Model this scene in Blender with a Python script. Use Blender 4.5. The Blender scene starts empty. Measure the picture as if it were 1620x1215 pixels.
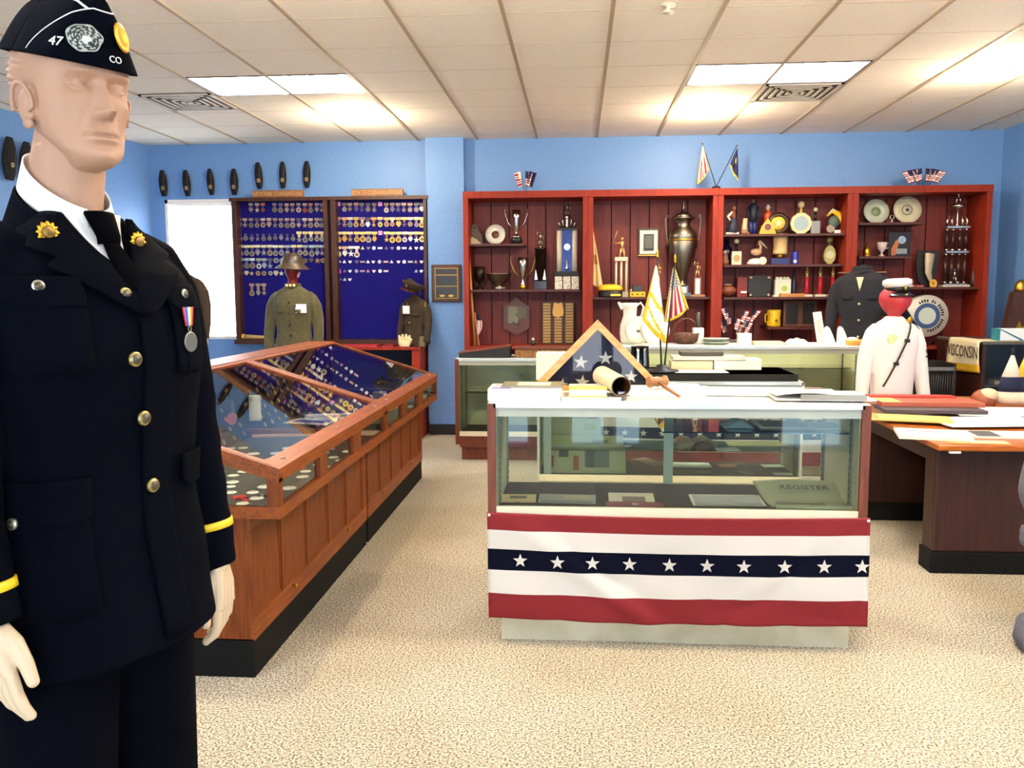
import bpy, bmesh, math, random
from mathutils import Matrix, Vector
rnd = random.Random(47)
SC = bpy.context.scene
COL = SC.collection
PI = math.pi
# ---------------------------------------------------------------- camera model (1620 x 1215)
F, CX, CY, EYE = 1350.0, 810.0, 607.5, 1.5
YAW, PITCH, ROLL = math.atan(105/1358), math.atan(147/1350), math.radians(-0.27)
RM = Matrix.Rotation(YAW, 3, 'Z') @ Matrix.Rotation(PI/2-PITCH, 3, 'X') @ Matrix.Rotation(ROLL, 3, 'Z')
def P(px, py, X=None, Y=None, Z=None):
    d = RM @ Vector(((px-CX)/F, -(py-CY)/F, -1))
    t = X/d.x if X is not None else Y/d.y if Y is not None else (Z-EYE)/d.z
    return Vector((d.x*t, d.y*t, EYE+d.z*t))
cam = bpy.data.cameras.new('camera'); cam.sensor_width = 36; cam.lens = F/1620*36; cam.clip_end = 60; cam.clip_start = 0.02
co = bpy.data.objects.new('camera', cam); COL.objects.link(co)
co.matrix_world = Matrix.Translation((0, 0, EYE)) @ RM.to_4x4(); SC.camera = co
# ---------------------------------------------------------------- materials
def lin(h):
    v = [int(h[i:i+2], 16)/255 for i in (0, 2, 4)]
    return tuple(c/12.92 if c <= .04045 else ((c+.055)/1.055)**2.4 for c in v)+(1,)
MATS = {}
def mat(name, hx, rough=.6, metal=0, hx2=None, scale=20, stretch=(1, 1, 1), bump=0, detail=4, emit=0, contrast=None, spec=None, sheen=0):
    if name in MATS: return name
    m = bpy.data.materials.new(name); m.use_nodes = True; MATS[name] = m
    nt = m.node_tree; p = nt.nodes['Principled BSDF']
    p.inputs['Base Color'].default_value = lin(hx); p.inputs['Roughness'].default_value = rough; p.inputs['Metallic'].default_value = metal
    if spec is not None: p.inputs['Specular IOR Level'].default_value = spec
    if sheen: p.inputs['Sheen Weight'].default_value = sheen
    if emit:
        p.inputs['Emission Color'].default_value = lin(hx); p.inputs['Emission Strength'].default_value = emit
    if hx2 or bump:
        tc = nt.nodes.new('ShaderNodeTexCoord'); mp = nt.nodes.new('ShaderNodeMapping'); nz = nt.nodes.new('ShaderNodeTexNoise')
        mp.inputs['Scale'].default_value = stretch; nz.inputs['Scale'].default_value = scale; nz.inputs['Detail'].default_value = detail
        nt.links.new(tc.outputs['Object'], mp.inputs[0]); nt.links.new(mp.outputs[0], nz.inputs['Vector'])
        if hx2:
            r = nt.nodes.new('ShaderNodeValToRGB'); lo, hi = contrast or (.35, .65)
            r.color_ramp.elements[0].position = lo; r.color_ramp.elements[1].position = hi
            r.color_ramp.elements[0].color = lin(hx); r.color_ramp.elements[1].color = lin(hx2)
            nt.links.new(nz.outputs[0], r.inputs[0]); nt.links.new(r.outputs[0], p.inputs['Base Color'])
        if bump:
            b = nt.nodes.new('ShaderNodeBump'); b.inputs['Strength'].default_value = bump; b.inputs['Distance'].default_value = .004
            nt.links.new(nz.outputs[0], b.inputs['Height']); nt.links.new(b.outputs[0], p.inputs['Normal'])
    return name
def glass(name, tint, refl=1.0):
    m = bpy.data.materials.new(name); m.use_nodes = True; MATS[name] = m; nt = m.node_tree; nt.nodes.clear()
    o = nt.nodes.new('ShaderNodeOutputMaterial'); t = nt.nodes.new('ShaderNodeBsdfTransparent'); g = nt.nodes.new('ShaderNodeBsdfGlossy')
    f = nt.nodes.new('ShaderNodeFresnel'); mx = nt.nodes.new('ShaderNodeMixShader'); mu = nt.nodes.new('ShaderNodeMath'); mu.operation = 'MULTIPLY'
    f.inputs[0].default_value = 1.5; mu.inputs[1].default_value = refl; t.inputs[0].default_value = lin(tint); g.inputs['Roughness'].default_value = .02
    nt.links.new(f.outputs[0], mu.inputs[0]); nt.links.new(mu.outputs[0], mx.inputs[0]); nt.links.new(t.outputs[0], mx.inputs[1]); nt.links.new(g.outputs[0], mx.inputs[2]); nt.links.new(mx.outputs[0], o.inputs[0])
    return name
glass('clear_glass', 'f6fbf8', 1.3); glass('soft_glass', 'f8faf8', .55); glass('green_glass', 'e6f3ea', 1.9)
def c(hx, rough=.55, metal=0, **k):
    return mat('col_%s_%d_%d' % (hx, rough*100, metal*100), hx, rough, metal, **k)
def emitter(name, hx, s):
    m = bpy.data.materials.new(name); m.use_nodes = True; MATS[name] = m; nt = m.node_tree; nt.nodes.clear()
    o = nt.nodes.new('ShaderNodeOutputMaterial'); e = nt.nodes.new('ShaderNodeEmission'); e.inputs[0].default_value = lin(hx); e.inputs[1].default_value = s
    nt.links.new(e.outputs[0], o.inputs[0]); return name
# ---------------------------------------------------------------- mesh builder
ROOT = {}
class B:
    def __init__(s, M=None): s.v = []; s.f = []; s.m = []; s.s = []; s.keys = []; s.M = M or Matrix()
    def mi(s, k):
        if k not in s.keys: s.keys.append(k)
        return s.keys.index(k)
    def raw(s, vs, fs, k, smooth=False, M=None):
        n = len(s.v); T = s.M @ M if M is not None else s.M
        s.v += [T @ Vector(v) for v in vs]; i = s.mi(k)
        for f in fs: s.f.append([n+a for a in f]); s.m.append(i); s.s.append(smooth)
        return s
    def box(s, x0, x1, y0, y1, z0, z1, k, M=None, bev=0):
        if bev:
            bm = bmesh.new(); bmesh.ops.create_cube(bm, size=1)
            for v in bm.verts: v.co = Vector((x0+(v.co.x+.5)*(x1-x0), y0+(v.co.y+.5)*(y1-y0), z0+(v.co.z+.5)*(z1-z0)))
            bmesh.ops.bevel(bm, geom=bm.edges[:], offset=bev, segments=2, affect='EDGES', profile=.6)
            return s.bm(bm, k, False, M)
        vs = [(x, y, z) for x in (x0, x1) for y in (y0, y1) for z in (z0, z1)]
        return s.raw(vs, [(0, 1, 3, 2), (4, 6, 7, 5), (0, 4, 5, 1), (2, 3, 7, 6), (0, 2, 6, 4), (1, 5, 7, 3)], k, False, M)
    def cb(s, cx, cy, z0, w, d, h, k, M=None, bev=0): return s.box(cx-w/2, cx+w/2, cy-d/2, cy+d/2, z0, z0+h, k, M, bev)
    def bm(s, bm, k, smooth=True, M=None):
        bm.verts.index_update(); s.raw([v.co.copy() for v in bm.verts], [[v.index for v in f.verts] for f in bm.faces], k, smooth, M); bm.free(); return s
    def lathe(s, prof, k, n=20, M=None, smooth=True, caps=True):
        vs = []; fs = []
        for r, z in prof:
            for i in range(n): a = 2*PI*i/n; vs.append((r*math.cos(a), r*math.sin(a), z))
        for j in range(len(prof)-1):
            for i in range(n): a = j*n+i; b = j*n+(i+1) % n; fs.append((a, b, b+n, a+n))
        caps = caps and prof[0] != prof[-1]
        if caps and prof[0][0] > 1e-4: fs.append(tuple(range(n-1, -1, -1)))
        if caps and prof[-1][0] > 1e-4: fs.append(tuple(range((len(prof)-1)*n, len(prof)*n)))
        return s.raw(vs, fs, k, smooth, M)
    def ball(s, x, y, z, r, k, n=12, sc=(1, 1, 1), M=None):
        T = Matrix.Translation((x, y, z)) @ Matrix.Diagonal((*sc, 1))
        pr = [(r*math.sin(PI*i/n) if 0 < i < n else 0, -r*math.cos(PI*i/n)) for i in range(n+1)]
        return s.lathe(pr, k, max(8, n), (M @ T) if M is not None else T)
    def tube(s, pts, rad, k, n=10, smooth=True, M=None, flat=1):
        pts = [Vector(p) for p in pts]; rad = rad if isinstance(rad, (list, tuple)) else [rad]*len(pts)
        vs = []; fs = []; up = None
        for i, p in enumerate(pts):
            d = (pts[min(i+1, len(pts)-1)]-pts[max(i-1, 0)])
            d = d.normalized() if d.length > 1e-9 else Vector((0, 0, 1))
            if up is None: up = d.orthogonal().normalized() if abs(d.x) > .01 or abs(d.y) > .01 else Vector((1, 0, 0))
            u = (up-d*up.dot(d)); u = u.normalized() if u.length > 1e-6 else d.orthogonal().normalized(); w = d.cross(u); up = u
            for j in range(n): a = 2*PI*j/n; vs.append(p+u*(rad[i]*math.cos(a))+w*(rad[i]*flat*math.sin(a)))
        for i in range(len(pts)-1):
            for j in range(n): a = i*n+j; b = i*n+(j+1) % n; fs.append((a, b, b+n, a+n))
        fs.append(tuple(range(n-1, -1, -1))); fs.append(tuple(range((len(pts)-1)*n, len(pts)*n)))
        return s.raw(vs, fs, k, smooth, M)
    def prism(s, poly, t, k, M=None, y=0):
        """polygon in local x,z extruded from y to y+t"""
        n = len(poly); vs = [(x, y, z) for x, z in poly]+[(x, y+t, z) for x, z in poly]
        fs = [tuple(range(n)), tuple(range(2*n-1, n-1, -1))]+[(i, i+n, (i+1) % n+n, (i+1) % n) for i in range(n)]
        return s.raw(vs, fs, k, False, M)
    def disc(s, cx, cz, r, t, k, y=0, n=20, M=None, rx=None):
        return s.prism([(cx+(rx or r)*math.cos(2*PI*i/n), cz+r*math.sin(2*PI*i/n)) for i in range(n)], t, k, M, y)
    def star(s, cx, cz, r, t, k, y=0, M=None, rot=0):
        return s.prism([(cx+(r if i % 2 == 0 else r*.4)*math.sin(rot+PI*i/5), cz+(r if i % 2 == 0 else r*.4)*math.cos(rot+PI*i/5)) for i in range(10)], t, k, M, y)
    def grid(s, fn, nu, nv, k, thick=0, M=None, smooth=True, kf=None):
        """fn(u,v)->point; sheet with thickness along its own normal"""
        pts = [[Vector(fn(i/nu, j/nv)) for j in range(nv+1)] for i in range(nu+1)]
        vs = [p for r in pts for p in r]; W = nv+1
        fs = [((i*W+j), ((i+1)*W+j), ((i+1)*W+j+1), (i*W+j+1)) for i in range(nu) for j in range(nv)]
        ks = [(kf((i+.5)/nu, (j+.5)/nv) if kf else k) for i in range(nu) for j in range(nv)]
        if thick:
            nn = []
            for i in range(nu+1):
                for j in range(nv+1):
                    a = pts[min(i+1, nu)][j]-pts[max(i-1, 0)][j]; b = pts[i][min(j+1, nv)]-pts[i][max(j-1, 0)][:] if False else pts[i][min(j+1, nv)]-pts[i][max(j-1, 0)]
                    q = a.cross(b); nn.append(q.normalized() if q.length > 1e-12 else Vector((0, 0, 1)))
            N = len(vs); vs = vs+[vs[q]-nn[q]*thick for q in range(N)]
            fs2 = [tuple(N+a for a in reversed(f)) for f in fs]; ks2 = list(ks)
            edge = [(i*W, (i+1)*W) for i in range(nu)][::1]
            rim = [((i+1)*W, i*W) for i in range(nu)]+[(i*W+nv, (i+1)*W+nv) for i in range(nu)]+[(j, j+1) for j in range(nv)]+[(nu*W+j+1, nu*W+j) for j in range(nv)]
            fs = fs+fs2+[(a, b, b+N, a+N) for a, b in rim]; ks = ks+ks2+[k]*len(rim)
        n = len(s.v); T = s.M @ M if M is not None else s.M
        s.v += [T @ v for v in vs]
        for f, q in zip(fs, ks): s.f.append([n+a for a in f]); s.m.append(s.mi(q)); s.s.append(smooth)
        return s
    def text(s, body, size, k, M, ext=.0008, align='CENTER'):
        cu = bpy.data.curves.new('t', 'FONT'); cu.body = body; cu.size = size; cu.extrude = ext; cu.align_x = align; cu.align_y = 'CENTER'; cu.resolution_u = 2
        o = bpy.data.objects.new('t', cu); COL.objects.link(o); dg = bpy.context.evaluated_depsgraph_get(); me = o.evaluated_get(dg).to_mesh()
        s.raw([v.co.copy() for v in me.vertices], [list(p.vertices) for p in me.polygons], k, False, M)
        o.evaluated_get(dg).to_mesh_clear(); bpy.data.objects.remove(o); bpy.data.curves.remove(cu); return s
    def obj(s, name, parent=None, label=None, cat=None, group=None, kind=None, world=True, fix=False):
        me = bpy.data.meshes.new(name); vs = s.v
        if parent is not None:
            R = ROOT[parent.name]
            if world: Ri = R.inverted(); vs = [Ri @ v for v in vs]
            off = Vector()
        else:
            xs = [v.x for v in vs]; ys = [v.y for v in vs]; zs = [v.z for v in vs]
            off = Vector(((min(xs)+max(xs))/2, (min(ys)+max(ys))/2, min(zs)))
            if kind == 'structure': off = Vector()
            vs = [v-off for v in vs]
        me.from_pydata([tuple(v) for v in vs], [], s.f)
        for k in s.keys: me.materials.append(MATS[k])
        me.polygons.foreach_set('material_index', s.m); me.polygons.foreach_set('use_smooth', s.s); me.validate(); me.update()
        if fix:
            q = bmesh.new(); q.from_mesh(me); bmesh.ops.recalc_face_normals(q, faces=q.faces); q.to_mesh(me); q.free()
        o = bpy.data.objects.new(name, me); COL.objects.link(o)
        if parent is not None: o.parent = parent; ROOT[o.name] = ROOT[parent.name]
        else: o.location = off; ROOT[o.name] = Matrix.Translation(off)
        tag(o, label, cat, group, kind); return o
def tag(o, label=None, cat=None, group=None, kind=None):
    if label: o['label'] = label
    if cat: o['category'] = cat
    if group: o['group'] = group
    if kind: o['kind'] = kind
    return o
def thing(name, label, cat, loc=(0, 0, 0), rotz=0, group=None):
    o = bpy.data.objects.new(name, None); COL.objects.link(o); o.location = loc; o.rotation_euler = (0, 0, rotz); o.empty_display_size = .05
    ROOT[o.name] = Matrix.Translation(loc) @ Matrix.Rotation(rotz, 4, 'Z'); return tag(o, label, cat, group)
def L(T): return B(ROOT[T.name])            # builder in the thing's own frame
def TR(x, y, z, rz=0, rx=0, ry=0): return Matrix.Translation((x, y, z)) @ Matrix.Rotation(rz, 4, 'Z') @ Matrix.Rotation(ry, 4, 'Y') @ Matrix.Rotation(rx, 4, 'X')
def fuse(b, voxel, smooth=2):
    """one continuous skin out of overlapping closed shapes"""
    me = bpy.data.meshes.new('f'); me.from_pydata([tuple(v) for v in b.v], [], b.f); me.update()
    q = bmesh.new(); q.from_mesh(me); bmesh.ops.recalc_face_normals(q, faces=q.faces); q.to_mesh(me); q.free()
    o = bpy.data.objects.new('f', me); COL.objects.link(o)
    m = o.modifiers.new('r', 'REMESH'); m.mode = 'VOXEL'; m.voxel_size = voxel; m.adaptivity = 0
    if smooth: s = o.modifiers.new('s', 'SMOOTH'); s.iterations = smooth; s.factor = .5
    dg = bpy.context.evaluated_depsgraph_get(); e = o.evaluated_get(dg); r = bmesh.new(); r.from_mesh(e.to_mesh()); e.to_mesh_clear()
    bpy.data.objects.remove(o); bpy.data.meshes.remove(me); return r
ORD = ['first', 'second', 'third', 'fourth', 'fifth', 'sixth', 'seventh', 'eighth', 'ninth', 'tenth', 'eleventh', 'twelfth', 'thirteenth', 'fourteenth', 'fifteenth', 'sixteenth']
def dup(o, loc, rz, label=None):
    r = o.copy(); COL.objects.link(r); r.location = loc; r.rotation_euler = (0, 0, rz)
    if label: r['label'] = label
    for ch in o.children:
        q = ch.copy(); COL.objects.link(q); q.parent = r
        for g in ch.children: h = g.copy(); COL.objects.link(h); h.parent = q
    return r
# common materials
mat('oak', '90480f', .42, spec=.3, hx2='6b3007', scale=9, stretch=(9, .8, 9), bump=.05, contrast=(.3, .7))
mat('oak_v', '80400f', .5, spec=.25, hx2='5d2806', scale=9, stretch=(9, 9, .8), bump=.05, contrast=(.3, .7))
mat('red_wood', '962c12', .55, spec=.3, hx2='7e2010', scale=6, stretch=(6, 6, .7), bump=.04, contrast=(.3, .7))
mat('red_plank', '7d2417', .55, hx2='5c160f', scale=5, stretch=(8, 8, .6), bump=.06, contrast=(.3, .75))
mat('walnut', '4c2713', .45, hx2='341809', scale=8, stretch=(8, 8, .8), bump=.03)
mat('desk_side', '3c180d', .5, hx2='290e07', scale=7, stretch=(8, 8, .6))
mat('desk_top', 'b8661f', .3, hx2='964b14', scale=7, stretch=(1, 8, 8))
mat('black_vinyl', '080807', .7, spec=.2); mat('black', '080809', .5); mat('black_gloss', '101012', .15)
mat('gold', 'd9a63c', .28, 1); mat('brass', 'b8903c', .35, 1); mat('silver', 'c9c5bc', .22, 1); mat('pewter', '8a8474', .35, 1)
mat('alu', 'b9bcb4', .35, .7); mat('steel_edge', 'c9d0cc', .3, .5); mat('white', 'f2f0ea', .5); mat('cream', 'e9dfc2', .6); mat('paper', 'f3f1ec', .7)
mat('red', 'b01a22', .6); mat('blue', '1f2f7a', .6); mat('yellow', 'e8b818', .5); mat('navy', '11183a', .8)
mat('navy_wool', '03050d', .95, bump=.35, scale=900, detail=2, spec=.05)
mat('felt_blue', '1a166a', .95, bump=.3, scale=400, spec=.1); mat('felt_grey', '4d4b47', .95, bump=.3, scale=300)
mat('felt_black', '161b20', .95)
mat('laminate', 'c9c3a6', .5, hx2='b6af90', scale=8)
mat('skin', 'b38c72', .5, hx2='ae866b', scale=6, spec=.3)
mat('skin_pale', 'dcc3a4', .45)
mat('cloth_white', 'ece9e0', .85, bump=.2, scale=500)

mf = bpy.data.materials.new('frosted_top'); mf.use_nodes = True; MATS['frosted_top'] = mf; q = mf.node_tree; q.nodes.clear()
o_ = q.nodes.new('ShaderNodeOutputMaterial'); d_ = q.nodes.new('ShaderNodeBsdfDiffuse'); t_ = q.nodes.new('ShaderNodeBsdfTranslucent'); x_ = q.nodes.new('ShaderNodeMixShader'); x_.inputs[0].default_value = .55
d_.inputs[0].default_value = (.92, .92, .9, 1); t_.inputs[0].default_value = (.92, .94, .9, 1)
q.links.new(d_.outputs[0], x_.inputs[1]); q.links.new(t_.outputs[0], x_.inputs[2]); q.links.new(x_.outputs[0], o_.inputs[0])
# ---------------------------------------------------------------- room shell
CEIL = 3.056; RX = 4.17; LX = -4.55; BY = 8.95
mat('wall_paint', '6894cc', .5, hx2='6e99d0', scale=40, bump=.03)
def carpet():
    m = bpy.data.materials.new('carpet'); m.use_nodes = True; MATS['carpet'] = m; nt = m.node_tree; p = nt.nodes['Principled BSDF']
    tc = nt.nodes.new('ShaderNodeTexCoord'); p.inputs['Roughness'].default_value = .95; p.inputs['Specular IOR Level'].default_value = .1
    def nz(sc, det):
        n = nt.nodes.new('ShaderNodeTexNoise'); n.inputs['Scale'].default_value = sc; n.inputs['Detail'].default_value = det; nt.links.new(tc.outputs['Object'], n.inputs['Vector']); return n
    a = nz(125, 5); r = nt.nodes.new('ShaderNodeValToRGB')
    for i, (pos, hx) in enumerate([(.37, '5a5246'), (.45, '958c7a'), (.52, 'b3aa96'), (.61, 'd8cfba')]):
        e = r.color_ramp.elements[i] if i < 2 else r.color_ramp.elements.new(pos)
        e.position = pos; e.color = lin(hx)
    nt.links.new(a.outputs[0], r.inputs[0]); b = nz(1.3, 3); mx = nt.nodes.new('ShaderNodeMix'); mx.data_type = 'RGBA'; mx.blend_type = 'MULTIPLY'
    r2 = nt.nodes.new('ShaderNodeValToRGB'); r2.color_ramp.elements[0].color = lin('efece6'); r2.color_ramp.elements[0].position = .35; r2.color_ramp.elements[1].position = .6
    nt.links.new(b.outputs[0], r2.inputs[0]); mx.inputs[0].default_value = 1
    nt.links.new(r.outputs[0], mx.inputs[6]); nt.links.new(r2.outputs[0], mx.inputs[7]); nt.links.new(mx.outputs[2], p.inputs['Base Color'])
    bp = nt.nodes.new('ShaderNodeBump'); bp.inputs['Strength'].default_value = .08; bp.inputs['Distance'].default_value = .006
    nt.links.new(a.outputs[0], bp.inputs['Height']); nt.links.new(bp.outputs[0], p.inputs['Normal'])
carpet()
mat('tile', 'fff6e2', .85, hx2='fbeed8', scale=60, bump=.25, detail=6)
mat('tbar', 'b8a488', .6)
FL = -1.05   # rear of the room
b = B(); b.box(LX-.8, RX+.1, FL, BY+.1, -.1, 0, 'carpet'); b.obj('floor', kind='structure')
# ceiling with openings for the light troffers and recessed cans
gx = [.797+.61*i for i in range(-10, 8)]; gy = [6.2+.605*i for i in range(-18, 6)]
troff = [(.797, 6.2), (-2.863, 6.2-.05), (.797, .75), (-2.863, .75), (.797, 3.2-.0), (-2.863, 3.2), (.797, -2.2), (-2.863, -2.2)]
troff = [(.797, 6.2), (-2.863, 6.2), (.797, 1.36), (-2.863, 1.36)]  # last two troffers are added out of view for extra light
cans = [(-1.973, 7.668), (1.107, 7.683), (2.955, 6.474), (-1.34, 3.45), (1.107, 3.45), (2.955, 2.84)]  # last three cans are unseen additions giving a warm key light
b = B()
def tile_cell(x, y):
    x0, x1, y0, y1 = max(x, LX-.8), min(x+.61, RX+.1), max(y, FL), min(y+.605, BY+.1)
    if x1-x0 < .005 or y1-y0 < .005: return
    for tx, ty in troff:
        if tx-.01 < x < tx+1.2 and abs(y-ty) < .1: return
    for q, (hx_, hy_) in enumerate(cans):
        if x0 < hx_ < x1 and y0 < hy_ < y1:
            n = 32; r = .085; vs = []
            for z in (CEIL, CEIL+.02):
                for i in range(n): a = 2*PI*i/n; vs.append((hx_+r*math.cos(a), hy_+r*math.sin(a), z))
            def edge(a):
                dx, dy = math.cos(a), math.sin(a); t = min((x1-hx_)/dx if dx > 1e-6 else 9, (x0-hx_)/dx if dx < -1e-6 else 9, (y1-hy_)/dy if dy > 1e-6 else 9, (y0-hy_)/dy if dy < -1e-6 else 9); return hx_+dx*t, hy_+dy*t
            angs = sorted([2*PI*i/n for i in range(n)]+[math.atan2(yy-hy_, xx-hx_) % (2*PI) for xx in (x0, x1) for yy in (y0, y1)])
            vs = []; fs = []
            for a in angs: e = edge(a); vs += [(hx_+r*math.cos(a), hy_+r*math.sin(a), CEIL), (e[0], e[1], CEIL)]
            N = len(angs)
            for i in range(N): j = (i+1) % N; fs.append((2*i, 2*j, 2*j+1, 2*i+1))
            b.raw(vs, fs, 'tile'); return
    b.box(x0, x1, y0, y1, CEIL, CEIL+.02, 'tile')
for x in gx:
    for y in gy: tile_cell(x, y)
b.obj('ceiling', kind='structure')
b = B()
for x in gx: b.box(x-.012, x+.012, FL, BY, CEIL-.007, CEIL+.001, 'tbar')
b.obj('trim_1', kind='structure')
mat('tbar2', 'dccdb2', .9)
b = B()
for y in gy:
    if FL < y < BY: b.box(LX-.8, RX, y-.005, y+.005, CEIL-.0008, CEIL+.001, 'tbar2')
b.obj('trim_2', kind='structure')
# back wall, with the blind-covered window left of the boards
WX0, WX1, WZ0, WZ1 = -4.40, -3.62, 1.0, 2.485
b = B()
b.box(LX-.1, WX0, BY, BY+.15, 0, CEIL, 'wall_paint'); b.box(WX1, RX+.1, BY, BY+.15, 0, CEIL, 'wall_paint')
b.box(WX0, WX1, BY, BY+.15, 0, WZ0, 'wall_paint'); b.box(WX0, WX1, BY, BY+.15, WZ1, CEIL, 'wall_paint')
b.box(-1.556, -1.165, BY-.14, BY, 0, CEIL, 'wall_paint'); b.obj('wall_back', kind='structure')
b = B(); b.box(RX, RX+.12, FL, BY+.1, 0, CEIL, 'wall_paint'); b.obj('wall_right', kind='structure')
A0, A1 = Vector((LX, BY)), Vector((-4.87, 7.06)); dA = (A1-A0).normalized(); nA = Vector((dA.y, -dA.x)); E0 = A0+dA*((BY-FL)/abs(dA.y))
E0.x = max(E0.x, -6.9)
b = B(); b.raw([(A0.x, A0.y+.05, 0), (E0.x, E0.y, 0), (E0.x-.15, E0.y, 0), (A0.x-.15, A0.y+.05, 0)]+[(A0.x, A0.y+.05, CEIL), (E0.x, E0.y, CEIL), (E0.x-.15, E0.y, CEIL), (A0.x-.15, A0.y+.05, CEIL)], [(0, 1, 2, 3), (4, 7, 6, 5), (0, 4, 5, 1), (1, 5, 6, 2), (2, 6, 7, 3), (3, 7, 4, 0)], 'wall_paint'); b.obj('wall_left', kind='structure')
for nm in ('floor', 'ceiling'):
    pass
b = B(); b.box(-7, LX-.75, FL, BY+.1, -.1, 0, 'carpet'); b.obj('floor_side', kind='structure')
b = B(); b.box(-7, LX-.79, FL, BY+.1, CEIL, CEIL+.02, 'tile'); b.obj('ceiling_side', kind='structure')
# rear wall behind the camera: shop-front windows giving the daylight
b = B(); emitter('daylight', 'eaf2ff', 5.5); emitter('daylight_ground', 'b4dcf0', 2.2)
rw = [(-2.9, -2.1), (-.70, -.45), (-.08, .28), (.34, .62), (1.9, 2.5)]  # outer two panes are added, unseen, for more light; inner three show in reflections
xs = [-7]+[q for w in rw for q in w]+[RX+.1]
for i in range(0, len(xs), 2): b.box(xs[i], xs[i+1], FL-.15, FL, 0, CEIL, 'wall_paint')
for a0, a1 in rw: b.box(a0, a1, FL-.15, FL, 0, .04, 'wall_paint'); b.box(a0, a1, FL-.15, FL, 2.45, CEIL, 'wall_paint')
b.obj('wall_rear', kind='structure')
for i, (a0, a1) in enumerate(rw):
    b = B(); b.box(a0, a1, FL-.13, FL-.12, .42, 2.45, 'daylight'); b.box(a0, a1, FL-.13, FL-.12, .04, .42, 'daylight_ground'); b.box(a0, a0+.03, FL-.1, FL-.05, .04, 2.45, 'white'); b.box(a1-.03, a1, FL-.1, FL-.05, .04, 2.45, 'white'); b.obj('window_%d' % (i+2), kind='structure')
mat('basebd', '1d1f22', .6)
b = B(); b.box(LX, -1.556, BY-.02, BY, 0, .11, 'basebd'); b.box(-1.556, -1.165, BY-.16, BY-.14, 0, .11, 'basebd'); b.obj('baseboard_back', kind='structure')
b = B(); b.box(RX-.02, RX, FL, BY, 0, .11, 'basebd'); b.obj('baseboard_right', kind='structure')
# window 1: frame, blind slats
mat('blind', 'f4f6fa', .6); emitter('window_day', 'f2f6ff', 5.5)
b = B()
b.box(WX0, WX1, BY+.11, BY+.12, WZ0, WZ1, 'window_day')
for z0, z1 in ((WZ0, WZ0+.03), (WZ1-.04, WZ1)): b.box(WX0, WX1, BY, BY+.1, z0, z1, 'white')
for x0, x1 in ((WX0, WX0+.03), (WX1-.03, WX1)): b.box(x0, x1, BY, BY+.1, WZ0, WZ1, 'white')
b.obj('window_1', kind='structure')
glass('slat', 'ffffff', .1)
ms = bpy.data.materials.new('slat_vinyl'); ms.use_nodes = True; MATS['slat_vinyl'] = ms; q = ms.node_tree; q.nodes.clear()
o_ = q.nodes.new('ShaderNodeOutputMaterial'); d_ = q.nodes.new('ShaderNodeBsdfDiffuse'); t_ = q.nodes.new('ShaderNodeBsdfTranslucent'); x_ = q.nodes.new('ShaderNodeMixShader'); x_.inputs[0].default_value = .6
q.links.new(d_.outputs[0], x_.inputs[1]); q.links.new(t_.outputs[0], x_.inputs[2]); q.links.new(x_.outputs[0], o_.inputs[0])
T = thing('window_blind', 'white venetian blind glowing with daylight, left of the medal boards', 'blind', ((WX0+WX1)/2, BY+.05, WZ0+.03))
b = B()
for i in range(54):
    z = WZ0+.05+i*.0262
    b.raw([(WX0+.035, BY+.045, z), (WX1-.035, BY+.045, z), (WX1-.035, BY+.062, z+.019), (WX0+.035, BY+.062, z+.019)], [(0, 1, 2, 3)], 'slat_vinyl')
b.obj('slats', T)
b = B(); b.box(WX0+.03, WX1-.03, BY+.03, BY+.075, WZ1-.065, WZ1-.035, 'white'); b.obj('head_rail', T)
b = B(); b.tube([(WX0+.1, BY+.035, WZ1-.06), (WX0+.1, BY+.035, WZ1-.8)], .004, 'white', 6); b.obj('wand', T)
# troffers
emitter('tube_light', 'f4f4ff', 34); emitter('bulb_warm', 'ffdfae', 60)
mat('reflector', 'f6f8fa', .3, .2); mat('can_trim', 'f1e6d2', .4)
for i, (tx, ty) in enumerate(troff):
    if i > 1 and i < 0: continue
    lab = {0: 'long fluorescent ceiling light beside the right air vent', 1: 'long fluorescent ceiling light beside the left air vent'}.get(i, 'long fluorescent ceiling light added out of view to light the near floor')
    T = thing('ceiling_light', lab, 'ceiling light', (tx+.61, ty+.3, CEIL), 0, 'fluorescent ceiling lights')
    x0, x1, y0, y1 = tx+.012, tx+1.208, ty+.008, ty+.597
    b = B(); b.box(x0, x1, y0, y1, CEIL+.11, CEIL+.12, 'reflector')
    for a in ((x0, x0+.006, y0, y1), (x1-.006, x1, y0, y1), (x0, x1, y0, y0+.006), (x0, x1, y1-.006, y1)): b.box(*a, CEIL, CEIL+.11, 'reflector')
    b.obj('housing', T)
    b = B()
    for a in ((x0, x0+.012, y0, y1), (x1-.012, x1, y0, y1), (x0, x1, y0, y0+.01), (x0, x1, y1-.01, y1)): b.box(*a, CEIL-.006, CEIL+.002, c('3a2c24', .5))
    b.obj('frame', T)
    for k in range(3):
        b = B(); y = y0+.12+k*.175; b.tube([(x0+.02, y, CEIL+.075), (x1-.02, y, CEIL+.075)], .0165, 'tube_light', 10); b.obj('light_tube', T)
    b = B()
    for k in range(2): y = y0+.2+k*.175; b.box(x0, x1, y-.003, y+.003, CEIL+.005, CEIL+.06, 'reflector')
    for k in range(1, 8): x = x0+(x1-x0)*k/8; b.box(x-.003, x+.003, y0, y1, CEIL+.005, CEIL+.06, 'reflector')
    b.obj('louvre', T)
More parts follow.
